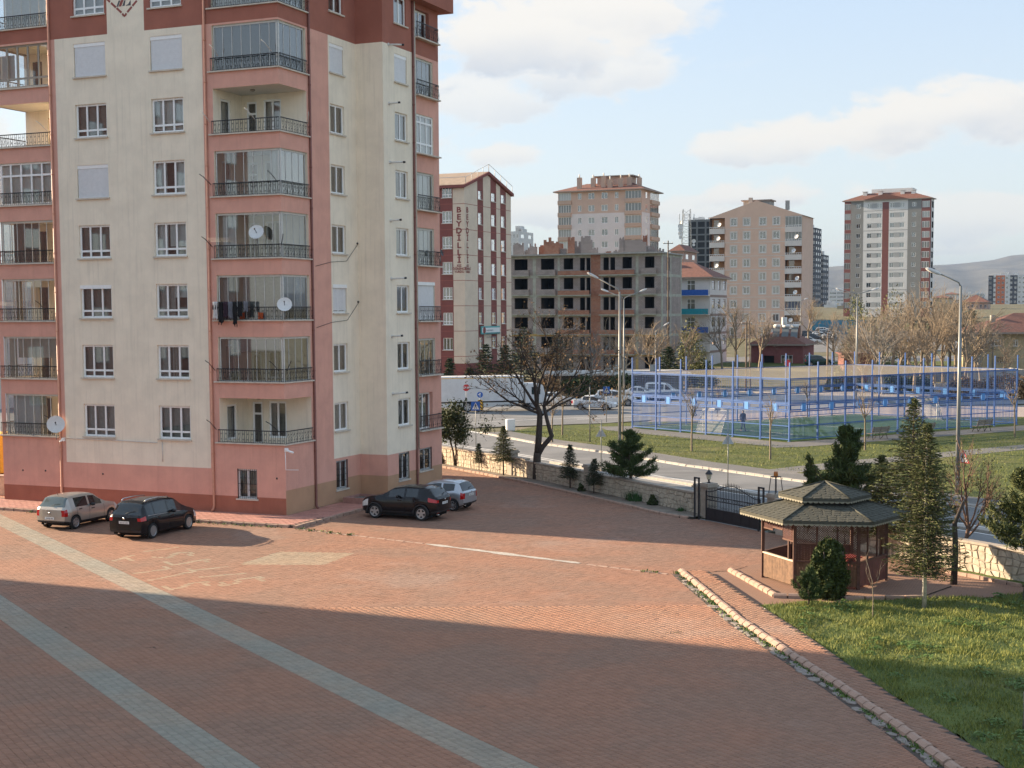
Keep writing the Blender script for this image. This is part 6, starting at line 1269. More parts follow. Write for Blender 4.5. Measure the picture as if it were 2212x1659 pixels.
def tier(r0, z0, r1_, z1, rows, nm, mx):
    a, b = ring(r0, z0), ring(r1_, z1); mb = MB()
    for k in range(6): mb.add([a[k], a[(k+1) % 6], b[(k+1) % 6], b[k]], [(0, 1, 2, 3)], 'shingle')
    for k in range(6): mb.add([a[k]-Vector((0, 0, .03)), a[(k+1) % 6]-Vector((0, 0, .03)), b[(k+1) % 6]-Vector((0, 0, .05)), b[k]-Vector((0, 0, .05))], [(3, 2, 1, 0)], 'gz_wood')
    rf = mb.build('roof', gz); stuff = MB()
    for k in range(6):
        for j in range(rows):
            f0, f1 = j/rows, min(1., (j+1.25)/rows); p0, p1 = a[k].lerp(b[k], f0), a[(k+1) % 6].lerp(b[(k+1) % 6], f0); q0, q1 = a[k].lerp(b[k], f1), a[(k+1) % 6].lerp(b[(k+1) % 6], f1); n = max(1, int((p1-p0).length/.30)); up = (p1-p0).cross(q0-p0).normalized(); up = up if up.z > 0 else -up
            for i in range(n):
                s0, s1 = (i+.03)/n, (i+.97)/n; sh = (.5/n if j % 2 else 0); s0, s1 = min(1, s0+sh), min(1, s1+sh)
                if s1-s0 < .3/n: continue
                e = (s1-s0)*.22; c = [p0.lerp(p1, s0+e), p0.lerp(p1, s1-e), p0.lerp(p1, s1).lerp(q0.lerp(q1, s1), .35), q0.lerp(q1, s1), q0.lerp(q1, s0), p0.lerp(p1, s0).lerp(q0.lerp(q1, s0), .35)]; h = .012+random.uniform(0, .006)
                vs = [v+up*(h if i_ in (0, 1, 2, 5) else .003) for i_, v in enumerate(c)]+[v+up*.001 for v in c]; fs = [(0, 1, 2, 3, 4, 5)]+[(i_, 6+i_, 6+(i_+1) % 6, (i_+1) % 6) for i_ in range(6)]
                if k in (0, 1, 2): m_ = MB(); m_.add(vs, fs, 'shingle'); m_.build('shingle', rf)
                else: stuff.add(vs, fs, 'shingle')
    o = stuff.build('shingles', rf); o['kind'] = 'stuff'
    mb = MB()
    for k in range(6): mb.tube([a[k]+Vector((0, 0, .02)), b[k]+Vector((0, 0, .02))], .035, 6, 'shingle')
    mb.build('hip_cap', rf)
    mb = MB()
    for k in range(6):
        p0, p1 = a[k], a[(k+1) % 6]; n = int((p1-p0).length/.17); mb.add([p0, p1, p1-Vector((0, 0, .1)), p0-Vector((0, 0, .1))], [(0, 1, 2, 3)], 'shingle')
        for i in range(n):
            c0, c1 = p0.lerp(p1, i/n)-Vector((0, 0, .1)), p0.lerp(p1, (i+1)/n)-Vector((0, 0, .1)); mid = (c0+c1)/2
            mb.add([c0, c1]+[mid+(c1-c0)*.5*math.cos(t_)+Vector((0, 0, -.075*math.sin(t_))) for t_ in (.5, 1.1, 1.57, 2.04, 2.64)], [(0, 6, 5, 4, 3, 2, 1)], 'fringe')
    mb.build('scalloped_fringe', rf)
tier(3.05, 2.5, 1.32, 2.92, 9, 'roof', 300); tier(1.66, 3.14, .02, 3.58, 8, 'roof', 300)
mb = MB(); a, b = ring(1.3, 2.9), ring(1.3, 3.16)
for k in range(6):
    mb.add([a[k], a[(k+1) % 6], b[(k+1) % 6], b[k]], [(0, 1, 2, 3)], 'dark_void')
    for i in range(7): p = a[k].lerp(a[(k+1) % 6], i/7)*1.01; mb.box(p.x-.015, p.x+.015, p.y-.015, p.y+.015, 2.9, 3.1, 'gz_wood')
mb.build('clerestory', gz)
M('table_red', (.36, .06, .05), .6, .15)
tb = thing('picnic_table', 'red wooden picnic table inside the gazebo', 'table', gc+Vector((.55, .3, 0)), rad(20)); mb = MB()
for i in range(5): mb.box(-.85, .85, -.35+.145*i, -.22+.145*i, .72, .76, 'table_red')
mb.build('table_top', tb); mb = MB(); [mb.box(-.85, .85, y, y+.25, .42, .46, 'table_red') for y in (-.85, .62)]; mb.build('seat', tb)
for x in (-.6, .6): mb = MB(); mb.bar((x, -.7, 0), (x, -.1, .72), .08, .05, 'table_red'); mb.bar((x, .7, 0), (x, .1, .72), .08, .05, 'table_red'); mb.bar((x, -.8, .4), (x, .8, .4), .08, .05, 'table_red'); mb.build('leg', tb)
# ------------------------------------------------------------------ vehicles
def paint(n, c, metal=.0, rough=.3): return M(n, c, rough, .03, 2., coat=.8 if c[0] > .1 else .3, metal=metal, spec=.5 if c[0] > .1 else .25)
paint('paint_champagne', (.46, .43, .385), .55, .32); paint('paint_black', (.008, .008, .010), .0, .22); paint('paint_silver', (.45, .48, .52), .6, .3); paint('paint_white', (.68, .68, .67)); paint('paint_dark', (.03, .035, .045)); paint('paint_green', (.02, .05, .04)); paint('paint_red', (.25, .02, .02)); paint('paint_grey', (.17, .17, .18), .4)
M('car_glass', (.012, .016, .018), .04, .0, spec=.8); M('car_glass_light', (.10, .13, .13), .05, .0, spec=.8); M('rubber', (.018, .018, .018), .85, .1); M('plastic', (.022, .022, .024), .6, .1); M('rim', (.42, .42, .43), .3, .04, metal=.7); M('taillamp', (.42, .012, .012), .15, .1, spec=.7); M('taillamp_clear', (.60, .40, .38), .15, .05, spec=.7); M('headlamp', (.62, .63, .62), .12, .05, spec=.8); M('plate_white', (.72, .72, .70), .5, .02); M('chrome', (.62, .62, .62), .12, .0, metal=1.); M('well_black', (.006, .006, .006), .95)
def interp(P, x):
    if x <= P[0][0]: return P[0][1]
    for (a, b), (c, d) in zip(P[:-1], P[1:]):
        if x <= c: t = (x-a)/(c-a); t = t*t*(3-2*t)*.45+t*.55; return b+(d-b)*t
    return P[-1][1]
def wheel(root, x, y, R, wd, side, spokes=5, hub='rim', twin=False):
    mb = MB(); T = lambda a, b, c: (x+a, y+c*side, R+b)
    mb.lathe([(R*.66, -wd*.42), (R*.9, -wd*.5), (R*.985, -wd*.38), (R, -wd*.1), (R, wd*.1), (R*.985, wd*.38), (R*.9, wd*.5), (R*.68, wd*.46), (R*.64, wd*.3)], 28, 'rubber', T=T); w_ = mb.build('wheel', root)
    mb = MB(); mb.lathe([(R*.69, wd*.47), (R*.63, wd*.50), (R*.60, wd*.40), (R*.58, wd*.1)], 28, hub, T=T); mb.lathe([(0, wd*.14), (R*.6, wd*.12)], 20, 'well_black', T=T); mb.lathe([(0, wd*.46), (R*.1, wd*.45), (R*.13, wd*.34)], 12, hub, T=T)
    for k in range(spokes):
        a = 2*math.pi*k/spokes+.3; ca, sa = math.cos(a), math.sin(a); h = R*(.34 if spokes < 8 else .2)/2
        vs = []
        for r_, d_, hh in ((R*.08, wd*.42, h*.75), (R*.62, wd*.44, h*.9 if spokes < 8 else h*.7)):
            for s_ in (-1, 1):
                vs += [T(r_*ca-s_*hh*sa, r_*sa+s_*hh*ca, d_), T(r_*ca-s_*hh*sa, r_*sa+s_*hh*ca, d_-wd*.16)]
        mb.add(vs, [(0, 2, 6, 4), (0, 4, 5, 1), (2, 3, 7, 6), (1, 5, 7, 3)], hub)
    mb.build('rim', w_); return w_
def car(name, label, loc, heading, sp, color, detail=True, group=None, cat='car'):
    root = thing(name, label, cat, loc, math.atan2(heading[1], heading[0]), group)
    Lc, hw, R = sp['L'], sp['hw'], sp['R']; xr, xf = sp['ro'], sp['ro']+sp['wb']; RA = R*1.13
    zt, zs, wp = sp['top'], sp['belt'], sp['plan']; roofw = sp.get('roofw', .74); zb0 = sp.get('sill', .24)
    n = 70 if detail else 30
    xs = set(np.linspace(0, Lc, n))
    for xw in (xr, xf): xs |= {xw+RA*math.cos(a) for a in np.linspace(.06, math.pi-.06, 13 if detail else 7)}
    for a, b in sp['side']: xs |= {a, b}
    for k in ('ws', 'rw'): xs |= set(sp[k])
    xs |= {.0, .03, .08, .16, Lc-.16, Lc-.08, Lc-.03, Lc}; xs = sorted(xs); xs = [x for i, x in enumerate(xs) if i == 0 or x-xs[i-1] > .004]
    def zbot(x):
        z = zb0+.10*max(0, (xr-RA-x)/max(.01, xr-RA))+.04*max(0, (x-xf-RA)/max(.01, Lc-xf-RA))
        for xw in (xr, xf):
            d = abs(x-xw)
            if d < RA: z = max(z, R*.98+math.sqrt(RA*RA-d*d)-.02)
        return z
    def ringp(x):
        w_ = hw*interp(wp, x); s = interp(zs, x); t = max(interp(zt, x), s+.012); b = min(zbot(x), s-.12); gh = t-s; k = min(1, gh/.42); k = k*k*(3-2*k)
        e = w_*(.95+(roofw-.95)*k); P = [(0, b), (w_*.93, b), (w_*.985, b+(s-b)*.14), (w_, b+(s-b)*.5), (w_*.995, b+(s-b)*.78), (w_*.955, s)]
        a0 = P[-1]; ed = (e, t-.035*k-.004); P += [(a0[0]+(ed[0]-a0[0])*f, a0[1]+(ed[1]-a0[1])*f) for f in (.07, .88)]+[ed, (e*.82, t-.006*k), (e*.42, t+.018*k), (0, t+.025*k)]; return P
    rings = [ringp(x) for x in xs]; K = len(rings[0]); parts = {}
    def put(key, vs, m): parts.setdefault(key, MB()).add(vs, [tuple(range(len(vs)))], m, key in ('body',))
    body = MB(); vb = {}
    def vid(i, j, s_):
        if j in (0, K-1): s_ = 1
        if (i, j, s_) not in vb: p = rings[i][j]; vb[(i, j, s_)] = len(body.v); body.v.append((xs[i], p[0]*s_, p[1]))
        return vb[(i, j, s_)]
    glassm = sp.get('glass', 'car_glass'); mi_p = body._m(color); mi_k = body._m('plastic'); lower = sp.get('clad', 1)
    for i in range(len(xs)-1):
        xm = (xs[i]+xs[i+1])/2
        for j in range(K-1):
            for s_ in (-1, 1):
                q = [(i, j), (i+1, j), (i+1, j+1), (i, j+1)]; key = None; zm = (rings[i][j][1]+rings[i][j+1][1])/2
                if j == 6 and any(a < xm < b for a, b in sp['side']): w_i = [a < xm < b for a, b in sp['side']].index(True); key = ('side_window', w_i, s_)
                elif j >= 8 and sp['ws'][0] < xm < sp['ws'][1]: key = ('windshield', 0, 0)
                elif j >= 8 and sp['rw'][0] < xm < sp['rw'][1]: key = ('rear_window', 0, 0)
                elif j in sp.get('tl_rows', (3, 4)) and xm < sp.get('tl_x', .3): key = ('tail_light', 0, s_)
                elif j in (3, 4) and xm > Lc-sp.get('hl_x', .45): key = ('headlight', 0, s_)
                if key:
                    vs = [(xs[a], rings[a][b][0]*s_, rings[a][b][1]) for a, b in q]; vs = vs if s_ > 0 else vs[::-1]
                    mm = {'side_window': glassm, 'windshield': glassm, 'rear_window': sp.get('rglass', glassm), 'tail_light': 'taillamp', 'headlight': 'headlamp'}[key[0]]
                    b0 = parts.setdefault(key, MB()); b0.add(vs, [(0, 1, 2, 3)], mm, True); continue
                f = [vid(a, b, s_) for a, b in q]; f = f if s_ > 0 else f[::-1]
                if len(set(f)) < 3: continue
                body.f.append(tuple(dict.fromkeys(f))); body.mi.append(mi_k if j < lower else mi_p); body.sm.append(True)
    # rounded end caps
    for i, sg, bul in ((0, -1, sp.get('rbul', .07)), (len(xs)-1, 1, .1)):
        rg = rings[i]; ysub = [-1, -.8, -.55, -.2, .2, .55, .8, 1]
        for j in range(1, K-1):
            for c0, c1 in zip(ysub[:-1], ysub[1:]):
                vs = [(xs[i]+sg*bul*(1-(c)**2)*(1 if .1 < (z-rg[1][1])/max(.01, rg[-1][1]-rg[1][1]) < 1.01 else .5), y*c, z) for (y, z), c in ((rg[j], c0), (rg[j], c1), (rg[j+1], c1), (rg[j+1], c0))]
                if sg > 0: vs = vs[::-1]
                cm = (c0+c1)/2
                if sg < 0 and abs(cm) > sp.get('tl_c', .75) and j in sp.get('tl_rows', (3, 4)): parts.setdefault(('tail_light', 0, 1 if cm > 0 else -1), MB()).add(vs, [(0, 1, 2, 3)], 'taillamp'); continue
                if sg > 0 and abs(cm) > .5 and j in (3, 4): parts.setdefault(('headlight', 0, 1 if cm > 0 else -1), MB()).add(vs, [(0, 1, 2, 3)], 'headlamp'); continue
                b0 = len(body.v); body.v += vs; body.f.append((b0, b0+1, b0+2, b0+3)); body.mi.append(mi_k if j < 2 or (sg > 0 and j == 2 and abs(cm) < .6) else mi_p); body.sm.append(False)
    bo = body.build('body', root)
    for key, b0 in parts.items():
        b0.build(key[0], root)
    mb = MB(); mb.box(.25, Lc-.25, -hw*.86, hw*.86, .2, .62, 'well_black'); mb.box(sp['side'][0][0]-.1, sp['side'][-1][1], -hw*.6, hw*.6, .5, interp(zs, Lc*.4)-.05, 'well_black'); mb.build('underbody', root)
    for xw in (xr, xf):
        for s_ in (-1, 1): wheel(root, xw, s_*(hw-.115), R, .21, s_, sp.get('spokes', 5), 'rim')
    if not detail: return root
    def onside(x, f, s_, o=.004):
        rg = ringp(x); k = f*4+1; j = min(int(k), 4); t = k-j; y = rg[j][0]+(rg[j+1][0]-rg[j][0])*t; z = rg[j][1]+(rg[j+1][1]-rg[j][1])*t; return Vector((x, (y+o)*s_, z))
    for s_ in (-1, 1):
        mb = MB()
        for x in sp['doors']:
            for f0, f1 in zip(np.linspace(.12, 1, 8)[:-1], np.linspace(.12, 1, 8)[1:]):
                a, b = onside(x, f0, s_), onside(x, f1, s_); mb.quad(a, a+Vector((.014, 0, 0)), b+Vector((.014, 0, 0)), b, 'well_black')
        mb.build('door_seam', root)
        for x in sp['handles']: mb = MB(); p = onside(x, .80, s_, .015); mb.bar(p, p+Vector((.2, 0, .01)), .03, .035, sp.get('handle_m', 'plastic')); mb.build('door_handle', root)
        mb = MB(); xm_ = sp['ws'][0]-.38; p = Vector((xm_, hw*.97*s_, interp(zs, xm_)+.07)); mb.lathe([(0, -.13), (.06, -.11), (.085, 0), (.06, .11), (0, .13)], 10, sp.get('mirror', color), T=lambda a, b, c: (p.x+a*.8, p.y+(c+.1)*s_, p.z+b*.9)); mb.bar(p-Vector((.0, .08*s_, .03)), p+Vector((0, .02*s_, 0)), .04, .03, 'plastic'); mb.build('wing_mirror', root)
        if sp.get('arch'):
            for xw in (xr, xf): mb = MB(); mb.tube([(xw+(RA+.02)*math.cos(a), s_*(hw*interp(wp, xw)*.985), R+(RA+.02)*math.sin(a)) for a in np.linspace(-.15, math.pi+.15, 17)], .035, 6, 'plastic'); mb.build('arch_trim', root)
        if sp.get('rails'):
            a, b = sp['rails']; mb = MB(); mb.tube([(a, s_*hw*.66, interp(zt, a)-.01), (a+.12, s_*hw*.66, interp(zt, a+.12)+.07), ((a+b)/2, s_*hw*.67, interp(zt, (a+b)/2)+.065), (b-.12, s_*hw*.66, interp(zt, b-.12)+.05), (b, s_*hw*.66, interp(zt, b)-.01)], .022, 6, 'chrome' if sp['rails'] else 'plastic'); mb.build('roof_rail', root)
    if sp.get('strip'):
        for s_ in (-1, 1):
            mb = MB(); P_ = [Vector((x, (ringp(x)[5][0]+.006)*s_, ringp(x)[5][1]+.01)) for x in np.linspace(sp['side'][0][0], sp['side'][-1][1], 16)]; mb.tube(P_, .012, 4, 'chrome'); mb.build('window_trim', root)
    pz, px = sp['plate']; mb = MB(); mb.box(px-.012, px, -.26, .26, pz, pz+.115, 'plate_white'); pl = mb.build('license_plate', root)
    mb = MB(); text_mesh(mb, sp['reg'], .095, lambda x, y: Vector((px-.015, -x, pz+.022+y)), 'sign_black', spacing=.95); mb.build('lettering', pl)
    mb = MB(); mb.tube([(px-.01, .0, pz+sp.get('badge', .26)), (px-.03, .0, pz+sp.get('badge', .26))], .05, 10, 'chrome'); mb.build('badge', root)
    rb = sp['rw'][0]; mb = MB(); zz = interp(zt, rb+.03)+.02; mb.tube([(rb-.01, .02, zz), (rb+.06, -.18, zz+.08), (rb+.09, -.42, zz+.1)], .012, 4, 'plastic'); mb.build('wiper', root)
    mb = MB(); mb.tube([(.05, hw*.45, .27), (.3, hw*.45, .29)], .03, 8, 'chrome'); mb.build('exhaust', root)
    mb = MB(); ax = sp.get('ant', sp['rw'][1]+.15); mb.tube([(ax, 0, interp(zt, ax)), (ax-.14, 0, interp(zt, ax)+.2)], .008, 4, 'plastic'); mb.build('antenna', root)
    mb = MB(); mb.box(.03, .05, -hw*.7, -hw*.45, .36, .42, 'taillamp'); mb.box(.03, .05, hw*.45, hw*.7, .36, .42, 'taillamp'); mb.build('reflector', root)
    return root
def org(px, py, hd, ro): h = Vector(hd).normalized(); return (px-h.x*ro, py-h.y*ro, .014)
SAND = dict(L=4.02, hw=.875, R=.31, ro=.70, wb=2.59, sill=.26, top=[(0, .95), (.07, 1.06), (.42, 1.47), (.75, 1.525), (1.6, 1.535), (2.15, 1.50), (2.95, 1.03), (3.55, .93), (3.9, .78), (4.02, .70)], belt=[(0, .93), (.4, .985), (1.5, .96), (2.9, .93), (3.6, .88), (4.02, .68)], plan=[(0, .90), (.25, .97), (.8, 1.), (2.8, 1.), (3.5, .96), (3.85, .86), (4.02, .72)],
    side=[(.72, 1.62), (1.74, 2.62)], ws=(2.18, 2.92), rw=(.07, .44), doors=[.78, 1.66, 2.72], handles=[.92, 1.82], plate=(.50, -.085), reg='38 VB 338', spokes=6, tl_x=.20, tl_c=.78, tl_rows=(3, 4, 5), rglass='car_glass_light', badge=.30, mirror='plastic', handle_m='plastic', clad=2)
CMAX = dict(L=4.52, hw=.915, R=.335, ro=.80, wb=2.79, sill=.24, top=[(0, 1.0), (.06, 1.1), (.38, 1.56), (.7, 1.645), (1.8, 1.67), (2.6, 1.6), (3.6, 1.06), (4.1, .92), (4.4, .76), (4.52, .66)], belt=[(0, .98), (.5, 1.03), (2., .985), (3.5, .93), (4.1, .84), (4.52, .62)], plan=[(0, .90), (.25, .96), (.8, 1.), (3.2, 1.), (4., .95), (4.35, .84), (4.52, .70)],
    side=[(.45, .92), (1.0, 1.95), (2.05, 3.0)], ws=(2.6, 3.55), rw=(.06, .42), doors=[1.0, 2.0, 3.1], handles=[1.15, 2.15], plate=(.72, -.085), reg='38 GD 502', spokes=15, tl_x=.34, tl_c=.7, tl_rows=(4, 5), rails=(.6, 2.4), strip=True, mirror='paint_black', handle_m='paint_black', badge=.24, clad=1)
JUKE = dict(L=4.13, hw=.885, R=.345, ro=.78, wb=2.53, sill=.30, top=[(0, 1.05), (.06, 1.15), (.42, 1.50), (.85, 1.575), (1.8, 1.585), (2.35, 1.50), (2.98, 1.15), (3.5, 1.08), (3.9, .98), (4.13, .80)], belt=[(0, 1.0), (.4, 1.09), (1.2, 1.09), (2.6, 1.04), (3.4, 1.0), (3.8, .9), (4.13, .74)], plan=[(0, .84), (.3, .95), (.75, 1.02), (1.3, .97), (2.6, .98), (3.2, 1.02), (3.7, .95), (4.0, .82), (4.13, .68)],
    side=[(.98, 1.62), (1.72, 2.55)], ws=(2.35, 2.95), rw=(.06, .44), doors=[1.1, 1.68, 2.72], handles=[1.85], plate=(.78, -.06), reg='34 TV 508', spokes=5, tl_x=.42, tl_c=.8, tl_rows=(4, 5), arch=True, mirror='paint_black', handle_m='paint_black', clad=2, badge=.22)
C2 = dict(L=3.67, hw=.83, R=.30, ro=.58, wb=2.315, sill=.24, top=[(0, .92), (.05, 1.0), (.3, 1.38), (.65, 1.45), (1.4, 1.46), (1.95, 1.38), (2.75, .98), (3.2, .88), (3.55, .74), (3.67, .64)], belt=[(0, .9), (.5, 1.0), (1.2, .90), (2.6, .88), (3.2, .82), (3.67, .6)], plan=[(0, .92), (.25, .98), (.7, 1.), (2.5, 1.), (3.1, .95), (3.5, .84), (3.67, .7)],
    side=[(.5, 1.15), (1.25, 2.15)], ws=(1.95, 2.7), rw=(.05, .32), doors=[1.2, 2.3], handles=[1.35], plate=(.74, -.075), reg='38 LK 306', spokes=8, tl_x=.14, tl_c=.82, tl_rows=(3, 4, 5), glass='car_glass', clad=1, badge=.2, handle_m='paint_silver')
h1, h2, h3, h4 = (.37, .93), (.35, .937), (-.909, .417), (-.91, .415)
car('hatchback_car', 'champagne silver hatchback parked nose in beside the pink wall', org(-20.9, 65.3, h1, .70), h1, SAND, 'paint_champagne', group=None)
car('people_carrier', 'black people carrier with silver roof rails parked beside the champagne hatchback', org(-16.65, 62.4, h2, .80), h2, CMAX, 'paint_black')
car('crossover_car', 'black crossover with bulging arches parked by the shaded side of the pink block', org(-3.98, 67.6, h3, .78), h3, JUKE, 'paint_black')
car('small_hatchback', 'small pale silver hatchback parked behind the black crossover', org(-2.65, 70.85, h4, .58), h4, C2, 'paint_silver')
# vans and cars across the junction
VAN = dict(L=4.39, hw=.915, R=.315, ro=.72, wb=2.755, sill=.25, top=[(0, 1.2), (.04, 1.7), (.15, 1.82), (1.6, 1.84), (2.4, 1.76), (3.2, 1.12), (3.8, .98), (4.25, .8), (4.39, .68)], belt=[(0, 1.02), (3.2, 1.0), (3.8, .9), (4.39, .62)], plan=[(0, .95), (.3, 1.), (3.4, 1.), (4., .93), (4.39, .72)], side=[(.4, 1.3), (1.42, 2.2), (2.32, 3.0)], ws=(2.4, 3.15), rw=(.015, .05), doors=[1.35, 2.27, 3.1], handles=[], plate=(.6, -.08), reg='38', roofw=.84, tl_x=.12)
SUV = dict(L=4.34, hw=.91, R=.345, ro=.85, wb=2.67, sill=.30, top=[(0, 1.05), (.06, 1.2), (.3, 1.6), (.7, 1.66), (1.8, 1.66), (2.4, 1.58), (3.1, 1.12), (3.8, 1.02), (4.2, .88), (4.34, .75)], belt=[(0, 1.05), (3.0, 1.03), (3.8, .96), (4.34, .7)], plan=[(0, .93), (.3, 1.), (3.4, 1.), (4., .93), (4.34, .75)], side=[(.45, .85), (.95, 1.75), (1.85, 2.7)], ws=(2.4, 3.05), rw=(.06, .32), doors=[], handles=[], plate=(.6, -.08), reg='38', tl_x=.2)
SED = dict(L=4.5, hw=.89, R=.31, ro=.95, wb=2.65, sill=.22, top=[(0, .95), (.2, 1.02), (.7, 1.06), (1.35, 1.42), (1.9, 1.46), (2.3, 1.44), (3.2, .98), (3.9, .88), (4.35, .74), (4.5, .62)], belt=[(0, .92), (.8, .98), (3.1, .9), (3.9, .82), (4.5, .6)], plan=[(0, .88), (.3, .97), (3.4, 1.), (4.1, .92), (4.5, .7)], side=[(1.2, 1.95), (2.05, 2.8)], ws=(2.35, 3.15), rw=(.72, 1.3), doors=[], handles=[], plate=(.6, -.08), reg='38', tl_x=.2)
def putcar(c, x, y, hd, sp, col, lab, nm, grp='vehicles parked across the junction', z=None, cat='car'):
    p = g(c, x, y) if z is None else G(*c(x, y), z); h = Vector((*hd, 0)).normalized(); car(nm, lab, (p.x-h.x*sp['L']/2, p.y-h.y*sp['L']/2, p.z), hd, sp, col, False, grp, cat)
H_ = (.98, -.2)
putcar(k4c, 1600, 655, (1, -.1), SUV, 'paint_white', 'white off road car parked behind the blue crossing sign', 'parked_car'); putcar(k4c, 1420, 690, (1, -.35), SED, 'paint_white', 'white car parked left of the white off road car', 'parked_car'); putcar(k4c, 1085, 655, (1, -.1), SED, 'paint_white', 'white car seen through the branches of the bare tree', 'parked_car')
putcar(k4c, 840, 630, (1, -.05), SUV, 'paint_dark', 'dark car parked beside the cab of the white truck', 'parked_car'); putcar(k5c, 290, 525, (1, -.3), SED, 'paint_white', 'white saloon parked behind the left end of the blue fence', 'parked_car'); putcar(k5c, 520, 520, (1, -.35), VAN, 'paint_white', 'white high roofed van parked behind the blue fence', 'parked_van', cat='van')
putcar(k6c, 2240, 500, (1, -.2), SED, 'paint_white', 'white car cut off at the right end of the blue fence', 'parked_car')
zc = ground_z(0, 305)+.03
lot = [(46, 262), (92, 262), (104, 345), (60, 345)]; tsheet('car_park', lot, .03, 'asphalt'); tsheet('far_road', [(20, 236), (130, 236), (130, 250), (20, 250)], .02, 'asphalt'); tsheet('far_lawn', [(20, 226), (130, 226), (130, 236), (20, 236)], .03, 'park_grass'); tsheet('far_lawn', [(78, 345), (130, 330), (130, 380), (70, 385)], .03, 'park_grass')
cols = ['paint_white', 'paint_dark', 'paint_white', 'paint_white', 'paint_dark', 'paint_white', 'paint_grey', 'paint_white', 'paint_white', 'paint_dark', 'paint_white', 'paint_red']
protos = {}
for i, (x, y) in enumerate(((1295, 1517), (1330, 1500), (1368, 1492), (1400, 1487), (1420, 1474), (1455, 1468), (1395, 1452), (1430, 1447), (1470, 1448), (1300, 1478), (1330, 1432), (1310, 1425))):
    p = AT(*r2(x, y), 290+(1517-y)*.55); lab = ['white', 'dark', 'grey', 'red'][{'paint_white': 0, 'paint_dark': 1, 'paint_grey': 2, 'paint_red': 3}[cols[i]]]+' car standing in the car park right of the peach block'
    key = (cols[i], i % 2); loc = (p.x-2.1, p.y, ground_z(p.x, p.y)+.04); rz = rad(-14)
    if key not in protos: protos[key] = car('parked_car', lab, loc, (math.cos(rz), math.sin(rz)), SUV if i % 2 else SED, cols[i], False, 'cars in the car park')
    else: dup(protos[key], loc, rz+random.uniform(-.06, .06))
M('site_blue', (.02, .22, .36), .6, .1); mb = MB(); Q = AT(*r2(1540, 1470), 330.); mb.box(-7, 7, 0, .1, 0, 3.2, 'site_blue'); [mb.box(x-.06, x+.06, -.08, 0, 0, 3.4, 'site_blue') for x in np.arange(-7, 7.1, 1.4)]; tag(mb.build('site_hoarding', None, (Q.x, 330, ground_z(0, 330))), 'blue sheet site hoarding beside the car park', 'hoarding')
Q = AT(*r2(1370, 1635), 214.); car('parked_pickup', 'dark green pickup standing on the grass beyond the red bungalow', (Q.x-2, 214, ground_z(0, 214)+.9), (1, -.05), SUV, 'paint_green', False)
# white box truck
p = g(k4c, 375, 712); tk = thing('box_truck', 'white box truck with dark rear door standing beyond the stop sign', 'truck', (p.x, p.y+1.1, 0), rad(14)); M('truck_white', (.66, .655, .64), .5, .06, 1.2, streak=.1); M('truck_under', (.05, .05, .05), .8, .2)
xl_, xr_ = -4.05, 4.75
mb = MB(); mb.box(xl_, xr_, -1.22, 1.22, 1.05, 3.55, 'truck_white'); mb.build('cargo_box', tk, bevel=.03)
mb = MB(); mb.box(xl_-.03, xr_+.02, -1.245, -1.2, 3.42, 3.56, 'frame_white'); mb.box(xl_, xr_, -1.235, -1.221, 3.35, 3.41, 'sign_yellow'); mb.box(xl_-.02, xl_+.06, -1.25, 1.25, 1.02, 3.57, 'frame_grey'); mb.build('edge_trim', tk)
mb = MB(); mb.box(xl_-.03, xl_-.002, -1.12, -.02, 1.1, 3.45, 'plastic'); mb.box(xl_-.03, xl_-.002, .02, 1.12, 1.1, 3.45, 'plastic'); mb.build('rear_door', tk)
mb = MB(); mb.box(xl_+.1, 6.6, -.45, .45, .7, 1.02, 'truck_under'); mb.box(xl_+.2, -1.5, -1.15, -1.05, .5, .9, 'frame_grey'); mb.box(.6, 4.2, -1.15, -1.05, .48, .92, 'frame_grey'); mb.build('chassis', tk)
mb = MB(); mb.prism([(4.95, .75), (6.95, .75), (7.05, 1.5), (6.8, 2.55), (6.3, 2.75), (4.95, 2.75)], -1.15, 1.15, MATS['truck_white'], T=lambda x, y, z: (x, z, y)); mb.build('cab', tk, bevel=.06)
mb = MB(); mb.box(5.6, 6.5, -1.17, -1.155, 1.65, 2.4, 'car_glass'); mb.build('side_window', tk); mb = MB(); mb.quad((7.06, -1, 1.55), (7.06, 1, 1.55), (6.83, 1, 2.5), (6.83, -1, 2.5), 'car_glass'); mb.build('windshield', tk)
for x in (-1.0, .15, 5.7):
    for s_ in (-1, 1): wheel(tk, x, s_*.98, .5, .3, s_, 6)
